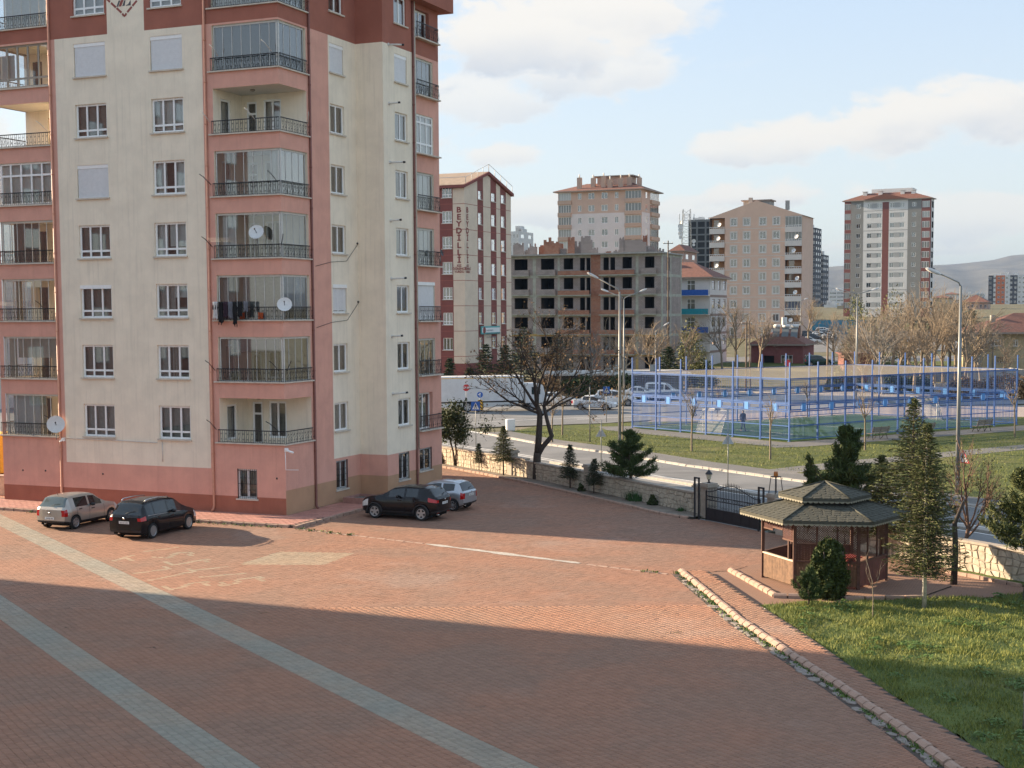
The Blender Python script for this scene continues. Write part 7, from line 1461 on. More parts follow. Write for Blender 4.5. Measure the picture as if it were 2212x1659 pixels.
# ------------------------------------------------------------------ trees and plants
M('bark', (.10, .078, .062), .95, .25, 6., .5, 25.); M('bark_dark', (.055, .042, .034), .95, .25, 6., .5, 25.); M('bark_pale', (.21, .17, .125), .95, .25, 6.); M('twig_red', (.14, .085, .06), .9, .2, 6.); M('bark_white', (.42, .40, .35), .9, .3, 9.); M('twig_tan', (.25, .195, .135), .9, .25, 3.); M('bark_grey', (.19, .175, .155), .95, .2, 5.)
def leafm(n, a, b): return pos_mat(n, lambda t, p, g_: (t.mix(t.math('ADD', t.math('MULTIPLY', g_.outputs['Random Per Island'], .6), t.math('MULTIPLY', noise(t, p, .9, 3.), .4)), a, b), None), .75, .25)
leafm('needle_pine', (.030, .052, .016), (.075, .105, .030)); leafm('needle_fir', (.050, .066, .022), (.115, .125, .042)); leafm('needle_dark', (.020, .036, .016), (.050, .068, .030)); leafm('needle_blue', (.035, .052, .036), (.075, .095, .062)); leafm('leaf_ivy', (.030, .046, .012), (.075, .095, .024)); leafm('leaf_young', (.085, .095, .03), (.17, .165, .06)); leafm('leaf_dark', (.03, .045, .016), (.065, .085, .03)); leafm('bud', (.17, .10, .05), (.30, .19, .09)); leafm('blossom', (.55, .48, .42), (.7, .62, .55)); leafm('iris_leaf', (.035, .085, .03), (.07, .14, .05))
def quads(name, parent, C_, U_, V_, mat, stuff=True, tri=False):
    """many small leaf faces: centre, half axes"""
    C_, U_, V_ = (np.asarray(a, float) for a in (C_, U_, V_)); n = len(C_)
    if n == 0: return None
    if tri: v = np.stack([C_-U_, C_+U_, C_+V_], 1); k = 3
    else: v = np.stack([C_-U_*.35-V_, C_+U_-V_*.1, C_+U_*.35+V_, C_-U_+V_*.1], 1); k = 4
    me = bpy.data.meshes.new(name); me.vertices.add(n*k); me.vertices.foreach_set('co', v.ravel()); me.loops.add(n*k); me.loops.foreach_set('vertex_index', np.arange(n*k, dtype=np.int32)); me.polygons.add(n); me.polygons.foreach_set('loop_start', (np.arange(n)*k).astype(np.int32)); me.polygons.foreach_set('loop_total', np.full(n, k, np.int32)); me.materials.append(MATS[mat]); me.update(calc_edges=True)
    return ob(name, me, parent)
def branch_tree(root, spec, r0, mat, seed, tips_mat=None, gaps=.0, tipn=0, name='crown', sub=5, rmin=.006):
    """recursive limbs; returns twig tips. spec: list of levels (n, length ratio, spread, gravity, wiggle)"""
    R = random.Random(seed); trunk = MB(); crown = MB(); tips = []
    def limb(p, d, L_, r, lev):
        n = 4 if lev < 2 else 3 if lev < 4 else 2; pts = [p]; rs = [r]; q = p; dd = d.copy()
        end = r*(.62 if lev < len(spec)-1 else .35)
        for i in range(n):
            wv = spec[lev][4]; dd = (dd+Vector((R.uniform(-1, 1), R.uniform(-1, 1), R.uniform(-1, 1)))*wv+Vector((0, 0, spec[lev][3]))*.5).normalized(); q = q+dd*L_/n; pts.append(q); rs.append(r+(end-r)*(i+1)/n)
        (trunk if lev == 0 else crown).tube(pts, rs, 8 if lev == 0 else 6 if lev == 1 else 4 if lev == 2 else 3, mat, caps=False)
        if lev+1 >= len(spec): tips.append((q, dd)); return
        nb, lr, spd = spec[lev+1][0], spec[lev+1][1], spec[lev+1][2]
        for k in range(nb):
            f = R.uniform(.35, 1.) if lev else R.uniform(.62, 1.)
            if k == 0: f = 1.
            i = min(int(f*n), n-1); t = f*n-i; pp = pts[i].lerp(pts[i+1], t); ax = (pts[i+1]-pts[i]).normalized(); o = ax.orthogonal().normalized(); o.rotate(Matrix.Rotation(2*math.pi*(k/nb+R.random()*.4), 3, ax)); a = spd*R.uniform(.6, 1.25)*(0.45 if k == 0 else 1)
            limb(pp, (ax*math.cos(a)+o*math.sin(a)).normalized(), L_*lr*R.uniform(.7, 1.15), max(rmin, rs[i]*(.80 if k == 0 else .58)), lev+1)
    return trunk, crown, tips, limb
def bare_tree(name, label, loc, h, r0, spec, mat, seed, group=None, tip=None, tipn=0, lean=(0, 0, 1), stems=None, tips=.05, rmin=.006):
    t = thing(name, label, 'tree', loc, 0, group); trunk, crown, tp, limb = branch_tree(t, spec, r0, mat, seed, rmin=rmin)
    for p, d, L_, r in (stems or [((0, 0, 0), lean, h, r0)]): limb(Vector(p), Vector(d).normalized(), L_, r, 0)
    trunk.build('trunk', t); crown.build('crown', t)
    if tip:
        R = np.random.default_rng(seed); C_ = []
        for q, d in tp:
            for _ in range(tipn): C_.append(np.array(q)+R.normal(0, .14, 3))
        C_ = np.array(C_); n = len(C_); quads('buds', t, C_, R.normal(0, tips, (n, 3)), R.normal(0, tips, (n, 3)), tip)['kind'] = 'stuff'
    return t
# the big bare tree in front of the wall: forked trunk, wide upswept crown
p = g(k4c, 915, 1312); Hb = 5.0
sp_ = [(1, 1, .3, .05, .10), (5, .78, .75, .10, .16), (4, .66, .62, .06, .2), (4, .62, .6, .05, .24), (3, .58, .6, .05, .28), (3, .6, .6, .06, .3)]
t = thing('bare_tree', 'large bare tree with forked crooked trunk before the stone wall', 'tree', (p.x, p.y, .05)); trunk, crown, tp, limb = branch_tree(t, sp_, .2, 'bark_dark', 11, rmin=.008)
trunk.tube([(0, 0, -.1), (.0, 0, .6), (.02, 0, 1.35), (.05, 0, 1.6)], [.27, .24, .23, .22], 9, 'bark_dark')
trunk.tube([(.03, 0, 1.4), (.35, -.05, 1.95), (.78, -.1, 2.45), (.88, -.1, 2.6), (.78, -.08, 2.9), (.62, -.05, 3.5), (.42, 0, 4.4)], [.17, .15, .14, .14, .12, .11, .10], 8, 'bark_dark'); trunk.tube([(.04, 0, 1.5), (.12, .02, 2.4), (.18, .03, 3.4), (.2, .03, 3.9), (.06, .05, 4.3)], [.2, .19, .17, .165, .14], 8, 'bark_dark')
R_ = random.Random(5)
for q, d, L_, r in (((.06, .05, 4.2), (-.6, .2, .75), 2.2, .12), ((.06, .05, 4.2), (-.25, -.5, 1), 2.2, .12), ((.15, .03, 3.9), (-.95, -.1, .42), 2.3, .1), ((.42, 0, 4.3), (.1, .2, 1), 2.6, .1), ((.42, 0, 4.3), (.75, -.15, .7), 2.3, .1), ((.5, 0, 4.0), (.95, .25, .30), 2.5, .09), ((.1, .03, 4.1), (-.2, .7, .9), 2.2, .09), ((.42, 0, 4.2), (.45, -.6, .8), 2.1, .08), ((.2, .03, 3.7), (.7, .5, .35), 2.1, .08), ((.06, .05, 4.25), (-.05, .1, 1), 2.6, .11), ((.1, 0, 4.1), (-.85, .35, .25), 1.9, .08)): limb(Vector(q), Vector(d).normalized(), L_*1.12, r*.8, 1)
trunk.build('trunk', t); crown.build('crown', t)
Rn = np.random.default_rng(3); C_ = np.array([np.array(q)+Rn.normal(0, .1, 3) for q, d in tp for _ in range(2)]); quads('buds', t, C_, Rn.normal(0, .03, C_.shape), Rn.normal(0, .03, C_.shape), 'bud')['kind'] = 'stuff'
# conifers
def conifer(name, label, loc, h, rad_, mat, seed, n_w=None, droop=.25, base=.12, per=None, leaf=.09, dens=1., trunk_m='bark', lean=0., top=1., wid=.5, gap=.12, shape=1., group=None, cat='tree', tw=.014):
    R = np.random.default_rng(seed); t = thing(name, label, cat, loc, float(R.uniform(0, 6)), group); tr = MB(); cr = MB(); tr.tube([(0, 0, -.1), (lean*.3, 0, h*.4), (lean*.8, 0, h*.8), (lean, 0, h)], [tw*h+.012, tw*.75*h+.01, tw*.4*h+.008, .006], 8, trunk_m)
    C_, U_, V_ = [], [], []; n_w = n_w or int(h*5.5)
    for i in range(n_w):
        f = base+(1-base)*(i+.5)/n_w; z = h*f; env = rad_*((1-(f-base)/(1-base))**shape)*(1-.25*math.exp(-((f-base)/.06)))+.06
        nb = per or int(5+R.integers(0, 3))
        for k in range(nb):
            if R.random() < gap: continue
            a = 2*math.pi*(k/nb)+i*2.4+R.normal(0, .2); L_ = env*R.uniform(.62, 1.12); m = max(4, int(L_/.13*dens)); dr = droop*R.uniform(.5, 1.4); up0 = .35*(f)**2
            pts = []
            for j in range(m+1):
                s = j/m; r_ = L_*s; zz = z+L_*(up0*s-dr*s*s+.16*s**3); pts.append((lean*f+r_*math.cos(a), r_*math.sin(a), zz))
            cr.tube([pts[0], pts[m//2], pts[m]], [.012+.008*L_, .008+.004*L_, .004], 3, trunk_m if trunk_m != 'bark_white' else 'bark', caps=False)
            for j in range(1, m+1):
                c = np.array(pts[j]); s = j/m; w_ = wid*L_*(1-s)*.5+.07
                for q in range(3 if dens >= 1 else 2):
                    side = R.uniform(-1, 1)*w_; cc = c+np.array([-math.sin(a)*side, math.cos(a)*side, R.normal(0, .03)-abs(side)*.12]); d = np.array([math.cos(a)+R.normal(0, .5)-math.sin(a)*side*1.2, math.sin(a)+R.normal(0, .5)+math.cos(a)*side*1.2, R.normal(-.05, .25)]); d /= np.linalg.norm(d)+1e-6; n_ = np.cross(d, R.normal(0, 1, 3)); n_ /= np.linalg.norm(n_)+1e-6
                    C_.append(cc); U_.append(d*leaf*R.uniform(.8, 1.5)); V_.append(n_*leaf*R.uniform(.16, .32))
    tr.build('trunk', t); cr.build('limbs', t); quads('crown', t, C_, U_, V_, mat); return t
def pine(name, label, loc, h, rad_, seed, mat='needle_pine', trunkh=.35, clumps=90, leaf=.13, flat=.8, per=130, cr_=.42, cat='tree', group=None, tm='bark'):
    """rounded pine: needle tufts set at the ends of upswept limbs"""
    R = np.random.default_rng(seed); t = thing(name, label, cat, loc, 0, group); tr = MB(); top = Vector((R.normal(0, .05)*h, R.normal(0, .03)*h, h*.85)); tr.tube([(0, 0, -.1), (.03*h, 0, h*.22), (-.01*h, .01*h, h*.5), top], [.035*h, .03*h, .02*h, .008*h], 8, tm); C_, U_, V_ = [], [], []
    for i in range(clumps):
        a = R.uniform(0, 2*math.pi); f = R.uniform(0, 1)**.8; zz = h*(trunkh+(1-trunkh)*f); rr = rad_*math.sqrt(max(.03, 1-((f-.30)/.74)**2))*R.uniform(.35, 1.05)*(1 if f < .7 else .8)
        c = Vector((rr*math.cos(a), rr*math.sin(a)*flat, zz)); b = Vector((0, 0, max(h*.22, zz-rr*R.uniform(.25, .6)))); mid = b.lerp(c, .55)+Vector((0, 0, -.06*h*R.random())); tr.tube([b, mid, c], [.012*h, .008*h, .003*h], 4, tm, caps=False)
        k = cr_*R.uniform(.65, 1.2); n = int(per*R.uniform(.7, 1.2)); out = (c-b).normalized()
        dirs = R.normal(0, 1, (n, 3)); dirs /= np.linalg.norm(dirs, axis=1)[:, None]; dirs += np.array(out)*.5+np.array([0, 0, .35]); dirs /= np.linalg.norm(dirs, axis=1)[:, None]; pos = np.array(c)+R.normal(0, 1, (n, 3))*np.array([.42, .42, .26])*k; nn = np.cross(dirs, R.normal(0, 1, (n, 3))); nn /= np.linalg.norm(nn, axis=1)[:, None]
        C_.append(pos); U_.append(dirs*leaf*R.uniform(.7, 1.4, (n, 1))); V_.append(nn*leaf*.2)
    tr.build('trunk', t); quads('crown', t, np.concatenate(C_), np.concatenate(U_), np.concatenate(V_), mat); return t
def pine2(name, label, loc, h, rad_, seed, mat='needle_pine', base=.35, levels=9, leaf=.10, up=.45, tm='bark', lean=0., full=1., cat='tree', group=None, per=6, shape=1.2, tr_=.03):
    """pine built whorl by whorl: limbs that curve up and end in needle candles"""
    R = np.random.default_rng(seed); t = thing(name, label, cat, loc, 0, group); tr = MB(); C_, U_, V_ = [], [], []
    tr.tube([(0, 0, -.1), (lean*.2+.02*h, 0, h*.25), (lean*.5-.01*h, 0, h*.6), (lean, 0, h*.97)], [tr_*h, tr_*.85*h, tr_*.5*h, .006*h], 8, tm)
    def candle(c, d, k, n):
        d = np.array(d)/np.linalg.norm(d); pos = np.array(c)+d*R.uniform(-.5, 1., (n, 1))*k*1.25+R.normal(0, k*.34, (n, 3)); nd = d*R.uniform(.3, 1.1, (n, 1))+R.normal(0, .62, (n, 3)); nd /= np.linalg.norm(nd, axis=1)[:, None]; w_ = np.cross(nd, R.normal(0, 1, (n, 3))); w_ /= np.linalg.norm(w_, axis=1)[:, None]; C_.append(pos); U_.append(nd*leaf*R.uniform(.7, 1.3, (n, 1))); V_.append(w_*leaf*.17)
    for i in range(levels):
        q = i/(levels-1); f = base+(1-base)*q*.93; env = rad_*max(.0, 1-q**shape)**.8*(.75+.25*math.sin(q*9+seed))+.12*rad_
        for k in range(max(3, int(per*(1-.4*q)))):
            if R.random() < .12: continue
            a = 2*math.pi*k/per+i*1.9+R.normal(0, .3); L_ = env*R.uniform(.5, 1.15); rise = L_*up*R.uniform(.2, 1.1); z0 = h*f; P = [np.array([lean*f+L_*s*math.cos(a), L_*s*math.sin(a), z0+rise*s**1.8-.05*L_*math.sin(3.1*s)]) for s in np.linspace(0, 1, 6)]
            tr.tube([P[0], P[2], P[4], P[5]], [.010*h, .008*h, .005*h, .003*h], 4, tm, caps=False)
            for j in range(2, 6):
                d = P[j]-P[j-1]; d = d+np.array([0, 0, .35*np.linalg.norm(d)]); candle(P[j], d, .13*rad_/1.4+.06, int(34*full))
                for s_ in (-1, 1):
                    if R.random() < .75: side = np.array([-math.sin(a)*s_, math.cos(a)*s_, .25])*L_*.28*R.uniform(.4, 1.2)*(1.1-j*.15); candle(P[j]+side, d+side*1.4+np.array([0, 0, .08]), .12*rad_/1.4+.05, int(28*full))
    for _ in range(5): candle((lean+R.normal(0, .04), R.normal(0, .04), h*R.uniform(.86, 1.)), (R.normal(0, .2), R.normal(0, .2), 1), .13, int(40*full))
    tr.build('trunk', t); quads('crown', t, np.concatenate(C_), np.concatenate(U_), np.concatenate(V_), mat); return t
def bush(name, label, loc, rx, ry, rz, mat, seed, n=3500, leaf=.05, holes=.5, cat='shrub', group=None, stems=True, shape=None):
    R = np.random.default_rng(seed); t = thing(name, label, cat, loc, 0, group); k = R.normal(0, 1, (n, 3)); k /= np.linalg.norm(k, axis=1)[:, None]; k[:, 2] = np.abs(k[:, 2])*1.0 if shape is None else k[:, 2]
    lum = 1+.18*np.sin(k[:, 0]*5+seed)+.14*np.sin(k[:, 1]*7+seed*2)+.12*np.sin(k[:, 2]*9); rr = (R.uniform(.45, 1., n)**.5)*lum; C_ = k*rr[:, None]*np.array([rx, ry, rz])+np.array([0, 0, .05 if shape is None else rz]); U_ = R.normal(0, 1, (n, 3)); U_ /= np.linalg.norm(U_, axis=1)[:, None]; V_ = np.cross(U_, R.normal(0, 1, (n, 3))); V_ /= np.linalg.norm(V_, axis=1)[:, None]
    if stems: mb = MB(); [mb.tube([(R.normal(0, .08)*rx, R.normal(0, .08)*ry, -.05), (R.normal(0, .35)*rx, R.normal(0, .35)*ry, rz*.8)], [.03, .012], 4, 'bark') for _ in range(9)]; mb.build('stem', t)
    quads('foliage', t, C_, U_*leaf*R.uniform(.7, 1.4, (n, 1)), V_*leaf*.7, mat); return t
# near trees, garden strip
p = g(k4c, 1725, 1470); pine2('pine_tree', 'bushy dark green pine with short trunk in front of the stone wall', (p.x, p.y, .05), 3.45, 1.5, 21, base=.36, levels=8, leaf=.10, up=.35, full=1.3, per=7, shape=1.9)
p = g(k4c, 1205, 1390); conifer('small_fir', 'small layered fir left of the bushy pine', (p.x, p.y, .05), 2.45, .85, 'needle_dark', 31, n_w=26, per=7, base=.25, droop=.22, gap=.06, leaf=.06, dens=1.5); p = g(k4c, 1410, 1440); conifer('small_fir', 'small leaning fir close to the bushy pine', (p.x, p.y, .05), 1.9, .75, 'needle_dark', 32, n_w=22, per=7, base=.28, droop=.2, gap=.08, lean=.1, leaf=.055, dens=1.5)
p = g(k4c, 625, 1278); conifer('small_fir', 'tall thin fir before the sunlit stone wall', (p.x, p.y, .05), 3.0, 1.0, 'needle_fir', 33, n_w=28, per=7, base=.3, droop=.2, gap=.08, leaf=.07, dens=1.4); p = g(k4c, 412, 1232); conifer('small_fir', 'tiny fir left of the thin fir by the sunlit wall', (p.x, p.y, .05), 1.7, .45, 'needle_dark', 34, n_w=18, base=.3, leaf=.06, dens=1.5)
# young evergreen with twin stems at the block corner
p = g(k4c, 205, 1195); t = thing('young_tree', 'leafy young tree with two thin stems at the corner of the pink block', 'tree', (p.x, p.y, .05)); mb = MB(); mb.tube([(0, 0, 0), (-.12, 0, .9), (-.35, 0, 1.9), (-.45, 0, 2.6)], [.07, .06, .05, .03], 7, 'bark_dark'); mb.tube([(0, 0, 0), (.1, 0, .7), (.0, 0, 1.6), (.25, .1, 2.6)], [.07, .06, .05, .03], 7, 'bark_dark'); mb.build('trunk', t)
R = np.random.default_rng(9); n = 5200; cl_ = R.normal(0, 1, (26, 3))*np.array([.8, .6, .5])+np.array([0, 0, 2.7]); C_ = cl_[R.integers(0, 26, n)]+R.normal(0, .26, (n, 3)); U_ = R.normal(0, .055, (n, 3)); quads('crown', t, C_, U_, R.normal(0, .03, (n, 3)), 'leaf_dark')
p = g(k4c, 120, 1170); bush('shrub', 'dark green shrub at the foot of the stone wall', (p.x, p.y, .05), .6, .5, .7, 'leaf_dark', 41, 2500, .06)
# plants in the soil strip
def tuft(name, label, loc, r, h, n, mat, seed, cat='plant'):
    R = np.random.default_rng(seed); t = thing(name, label, cat, loc); a = R.uniform(0, 6.28, n); q = R.uniform(0, r, n); b = np.stack([q*np.cos(a), q*np.sin(a), np.zeros(n)], 1); sp = R.uniform(.1, .5, n); tip = np.stack([np.cos(a)*sp, np.sin(a)*sp, np.full(n, 1.)], 1)*h*R.uniform(.6, 1.1, (n, 1)); w_ = np.stack([-np.sin(a), np.cos(a), 0*a], 1)*.022; quads('leaves', t, b, w_, tip, mat, tri=True); return t
p = g(k4c, 1780, 1500); tuft('iris_clump', 'clump of upright iris leaves below the bushy pine', (p.x, p.y, .08), .55, .55, 420, 'iris_leaf', 51); p = g(k4c, 1925, 1540); bush('shrub', 'small round shrub right of the iris clump', (p.x, p.y, .08), .28, .26, .42, 'leaf_dark', 52, 700, .05); p = g(k4c, 1300, 1420); bush('shrub', 'low sparse shrub between the small firs', (p.x, p.y, .08), .22, .2, .35, 'leaf_dark', 53, 250, .05); p = g(k4c, 2170, 1592); tuft('weed_clump', 'low weeds at the end of the garden strip by the gate', (p.x, p.y, .08), .3, .2, 120, 'iris_leaf', 54)
# gazebo plants
p = g(k8c, 1030, 245); t = thing('climbing_bush', 'tall rounded dark evergreen bush growing against the gazebo', 'shrub', (p.x, p.y+.15, .05)); R = np.random.default_rng(61); n = 15000; z = R.uniform(0, 1, n)**.9; pr = .60*np.sqrt(np.clip(1-((z-.38)/.64)**2, .02, 1)); a = R.uniform(0, 6.283, n); rr = pr*np.sqrt(R.uniform(.35, 1., n))*(1+.16*np.sin(a*4+z*9)+.12*np.sin(a*7-z*15)+.10*np.sin(a*3+z*23)); C_ = np.stack([rr*np.cos(a), rr*np.sin(a)*.85, z*1.92+R.normal(0, .05, n)], 1); U_ = R.normal(0, 1, (n, 3)); U_ /= np.linalg.norm(U_, axis=1)[:, None]; V_ = np.cross(U_, R.normal(0, 1, (n, 3))); V_ /= np.linalg.norm(V_, axis=1)[:, None]
quads('foliage', t, C_, U_*.05*R.uniform(.6, 1.4, (n, 1)), V_*.032, 'leaf_ivy'); mb = MB(); [mb.tube([(R.normal(0, .1), R.normal(0, .1), -.05), (R.normal(0, .3), R.normal(0, .25), 1.6)], [.04, .015], 5, 'bark') for _ in range(8)]; mb.build('stem', t)
p = g(k8c, 900, 292); pine2('dwarf_pine', 'small dwarf pine at the lawn corner beside the gazebo', (p.x, p.y, .05), 1.2, .55, 62, base=.22, levels=7, leaf=.06, up=.6, per=6, full=.9)
p = g(k8c, 1292, 360); sap = bare_tree('sapling', 'thin bare sapling on the near lawn', (p.x, p.y, .05), 1.2, .02, [(1, 1, .3, .1, .12), (3, .7, .5, .1, .2), (3, .6, .5, .05, .3)], 'bark_pale', 63)
# the cedar with pale trunk, right of the gazebo, and the ones behind
p = g(k8c, 1605, 300); conifer('cedar_tree', 'slender light green cedar with pale trunk on the near lawn', (p.x, p.y, .05), 6.05, 1.42, 'needle_fir', 71, n_w=58, per=8, droop=.16, base=.17, leaf=.062, dens=1.9, trunk_m='bark_white', gap=.06, shape=.8, wid=.6, tw=.011)
q = AT(*k6c(1170, 1400), 55.5); conifer('cedar_tree', 'taller shaggy olive cedar behind the pale trunked cedar', (q.x, q.y, .05), 6.35, 2.1, 'needle_fir', 72, n_w=44, per=7, droop=.2, base=.16, leaf=.08, dens=1.5, gap=.16, shape=.95)
q = AT(*k6c(880, 1400), 56.5); conifer('cedar_tree', 'low spreading cedar right behind the gazebo roof', (q.x, q.y, .05), 4.0, 2.0, 'needle_fir', 73, n_w=28, per=7, droop=.2, base=.2, leaf=.08, dens=1.5, gap=.18)
q = AT(*k6c(560, 1400), 58.5); pine2('pine_tree', 'dense dark pine rising behind the gazebo roof', (q.x, q.y, .05), 4.95, 1.5, 74, base=.2, levels=12, leaf=.13, up=.9, full=1.3, per=7, shape=1.5); q = AT(*k6c(215, 1400), 60.5); pine2('pine_tree', 'small dark pine behind the left edge of the gazebo roof', (q.x, q.y, .05), 3.2, .62, 75, base=.2, levels=9, leaf=.12, up=.9, per=6)
q = AT(*k7c(2205, 600), 47.5); pine2('pine_tree', 'pine with pale trunk at the right edge of the lawn', (q.x+.1, q.y, .05), 4.3, 1.5, 76, base=.42, levels=9, leaf=.11, up=.5, tm='bark_grey', per=7, full=1.1, shape=1.6, mat='needle_fir', tr_=.022)
q = AT(*k6c(1640, 1640), 54.); bare_tree('plum_tree', 'bare reddish plum tree with a few white blossoms behind the cedar', (q.x, q.y, .05), 1.5, .10, [(1, 1, .3, .1, .1), (6, 1.1, .72, .14, .16), (5, .62, .5, .1, .2), (5, .55, .55, .06, .25), (4, .55, .6, .05, .3)], 'twig_red', 77, tip='leaf_young', tipn=1, tips=.022)
p = G(2060, 1262); mb = MB(); t = thing('bare_tree', 'dark bare trunk standing behind the cedar near the wall', 'tree', (p.x, p.y, 0)); mb.tube([(0, 0, 0), (.05, 0, 1.2), (.0, 0, 2.2), (.3, 0, 3.)], [.13, .11, .09, .05], 8, 'bark_dark'); mb.build('trunk', t)
# young pollarded park trees
ysp = [(1, 1, .2, .1, .03), (6, .34, .6, .2, .12), (4, .7, .55, .15, .25), (4, .6, .6, .1, .3)]
for i, (c, x, y, h, lab) in enumerate(((k5c, 768, 1015, 2.9, 'young pollarded tree on the park lawn behind the triangular sign'), (k5c, 1500, 1095, 2.7, 'young pollarded tree nearest the corner of the pitch'), (k5c, 125, 920, 3.0, 'young pollarded tree beside the single arm street lamp'), (k6c, 725, 1010, 2.7, 'young pollarded tree left of the path bench'), (k6c, 2122, 885, 2.6, 'young pollarded tree at the right end of the pitch'), (k4c, 1050, 985, 2.4, 'thin young tree behind the big bare tree on the lawn edge'), (k4c, 1138, 920, 2.6, 'thin young tree on the lawn behind the big bare tree'))):
    p = g(c, x, y); bare_tree('young_tree', lab, (p.x, p.y, .04), h, .075, ysp, 'bark_pale', 80+i, 'young park trees')
for i, (x, Y, h) in enumerate(((2030, 130, 3.2), (1745, 131, 3.), (1550, 133, 3.))): q = AT(x, 860, Y); bare_tree('young_tree', ['young bare tree behind the right side of the pitch', 'young bare tree seen through the middle of the pitch fence', 'young bare tree seen through the left side of the pitch fence'][i], (q.x, q.y, 0), h*.7, .07, ysp, 'bark_pale', 90+i, 'young park trees')
# background: bare tree belt behind the pitch
bsp = [(1, 1, .3, .08, .08), (5, .9, .7, .14, .14), (6, .68, .58, .08, .2), (5, .62, .55, .06, .26), (3, .6, .6, .05, .3)]
blt = [(1890, 178, 3.3), (1960, 186, 3.9), (2020, 176, 3.4), (1835, 196, 3.2), (2085, 172, 3.5), (1925, 200, 4.2), (2050, 205, 4.), (1990, 196, 3.7), (1865, 172, 2.3), (2120, 178, 3.2), (1800, 215, 3.0), (1640, 218, 3.2), (1590, 226, 3.4), (1560, 216, 2.8), (1350, 176, 3.0), (1270, 166, 2.9), (1235, 170, 2.6), (1410, 186, 3.1), (1480, 184, 2.8), (2165, 165, 2.2), (1745, 268, 3.4), (1908, 168, 3.4), (1942, 174, 3.6), (1975, 168, 3.2), (2003, 186, 3.8), (2038, 182, 3.4), (2066, 190, 3.8), (1878, 188, 3.6), (1850, 182, 2.8), (2105, 190, 3.6)]
blab = ['in front of the grey tower', 'behind the middle of the pitch', 'right of the grey tower', 'beside the rusty shed', 'left of the weathered yellow house', 'at the foot of the grey tower', 'far behind the pitch', 'deep in the tree belt', 'over the rusty shed', 'touching the weathered yellow house', 'near the car park', 'before the peach block', 'between white house and peach block', 'right of the white house', 'before the unfinished building', 'by the carport', 'at the left end of the carport', 'before the right half of the unfinished building', 'at the right corner of the unfinished building', 'in front of the weathered yellow house', 'at the edge of the car park', 'just behind the rusty shed', 'leaning over the far pitch fence', 'behind the double arm street lamp', 'in the thick of the belt below the grey tower', 'below the beige block', 'before the pink far block', 'left of the grey tower', 'at the left end of the tree belt', 'behind the weathered yellow house']
bp = {}
for i, (x, Y, h) in enumerate(blt):
    q = AT(x, 800, Y); k = i % 6; lab = 'bare brown tree '+blab[i]; loc = (q.x, q.y, max(0, ground_z(0, Y)))
    if k not in bp: bp[k] = bare_tree('bare_tree', lab, loc, 3.2, .2, bsp, ['twig_tan', 'bark_pale', 'twig_tan', 'bark_grey', 'bark_pale', 'twig_tan'][k], 100+k, 'bare background trees', rmin=.016); bp[k].scale = (h/3.2*1.15,)*3
    else: dup(bp[k], loc, i*1.7, lab, 'bare background trees', h/3.2*1.15)
def weeping(label, x, Y, h, seed):
    q = AT(x, 780, Y); bush('willow', label, (q.x, q.y, ground_z(0, Y)), h*.42, h*.42, h, 'leaf_young', seed, 2600, .15, cat='tree', shape=None)
weeping('tall willow in first yellow green leaf at the foot of the grey tower', 1920, 225, 9.5, 120); weeping('willow in first yellow green leaf left of the white house', 1492, 188, 7., 121); weeping('round willow with fresh leaves beside the grey tower', 1858, 245, 9., 122)
for i, (x, Y, h, r, m, lab) in enumerate(((1132, 166, 8.2, 2.9, 'needle_blue', 'dark blue green spruce between dormitory and unfinished building'), (1050, 158, 6.4, 1.9, 'needle_dark', 'dark spruce before the dormitory entrance'), (1092, 160, 6.2, 1.9, 'needle_dark', 'dark spruce at the right corner of the dormitory'), (972, 156, 4.9, 1.3, 'needle_dark', 'small spruce before the left end of the dormitory'), (1205, 178, 7.4, 2.6, 'needle_blue', 'grey green spruce before the unfinished building'), (1015, 162, 3.6, 1.4, 'needle_dark', 'low spruce under the dormitory corner'), (1445, 182, 5.4, 2.6, 'needle_dark', 'dark evergreen at the right foot of the unfinished building'), (2095, 300, 6.5, 4., 'needle_dark', 'dark pine beyond the tree belt'), (2066, 320, 8., 4.4, 'needle_dark', 'dark pine right of the beige block'), (2190, 240, 7., 3.4, 'needle_pine', 'green pine above the weathered yellow house'))):
    q = AT(x, 850, Y); conifer('spruce_tree', lab, (q.x, q.y, max(0, ground_z(0, Y))), h, r, m, 130+i, n_w=22, per=7, droop=.3, base=.06, leaf=.26, dens=.8, gap=.05, shape=.7)
for i, (x, Y, rx, h, m, lab) in enumerate(((1240, 163, 3.2, 2.2, 'leaf_dark', 'dark hedge under the carport'), (1330, 164, 3.6, 2.1, 'leaf_dark', 'dark clipped hedge along the carport'), (2165, 158, 6., 2.2, 'bud', 'brown hedge before the weathered yellow house'), (2090, 160, 4., 1.8, 'bud', 'low brown hedge left of the yellow house'), (1820, 176, 2.6, 2.4, 'leaf_young', 'pale bushes beside the rusty shed'), (1955, 170, 3.5, 1.8, 'leaf_dark', 'dark undergrowth below the bare trees'), (1170, 160, 2.5, 2.2, 'bud', 'brown bushes by the end of the carport'), (1500, 190, 3.5, 2.6, 'leaf_dark', 'evergreen bushes before the white house'))):
    q = AT(x, 820, Y); bush('hedge', lab, (q.x, q.y, 0), rx, 1.2, h, m, 150+i, 2600, .17, cat='hedge', stems=False)
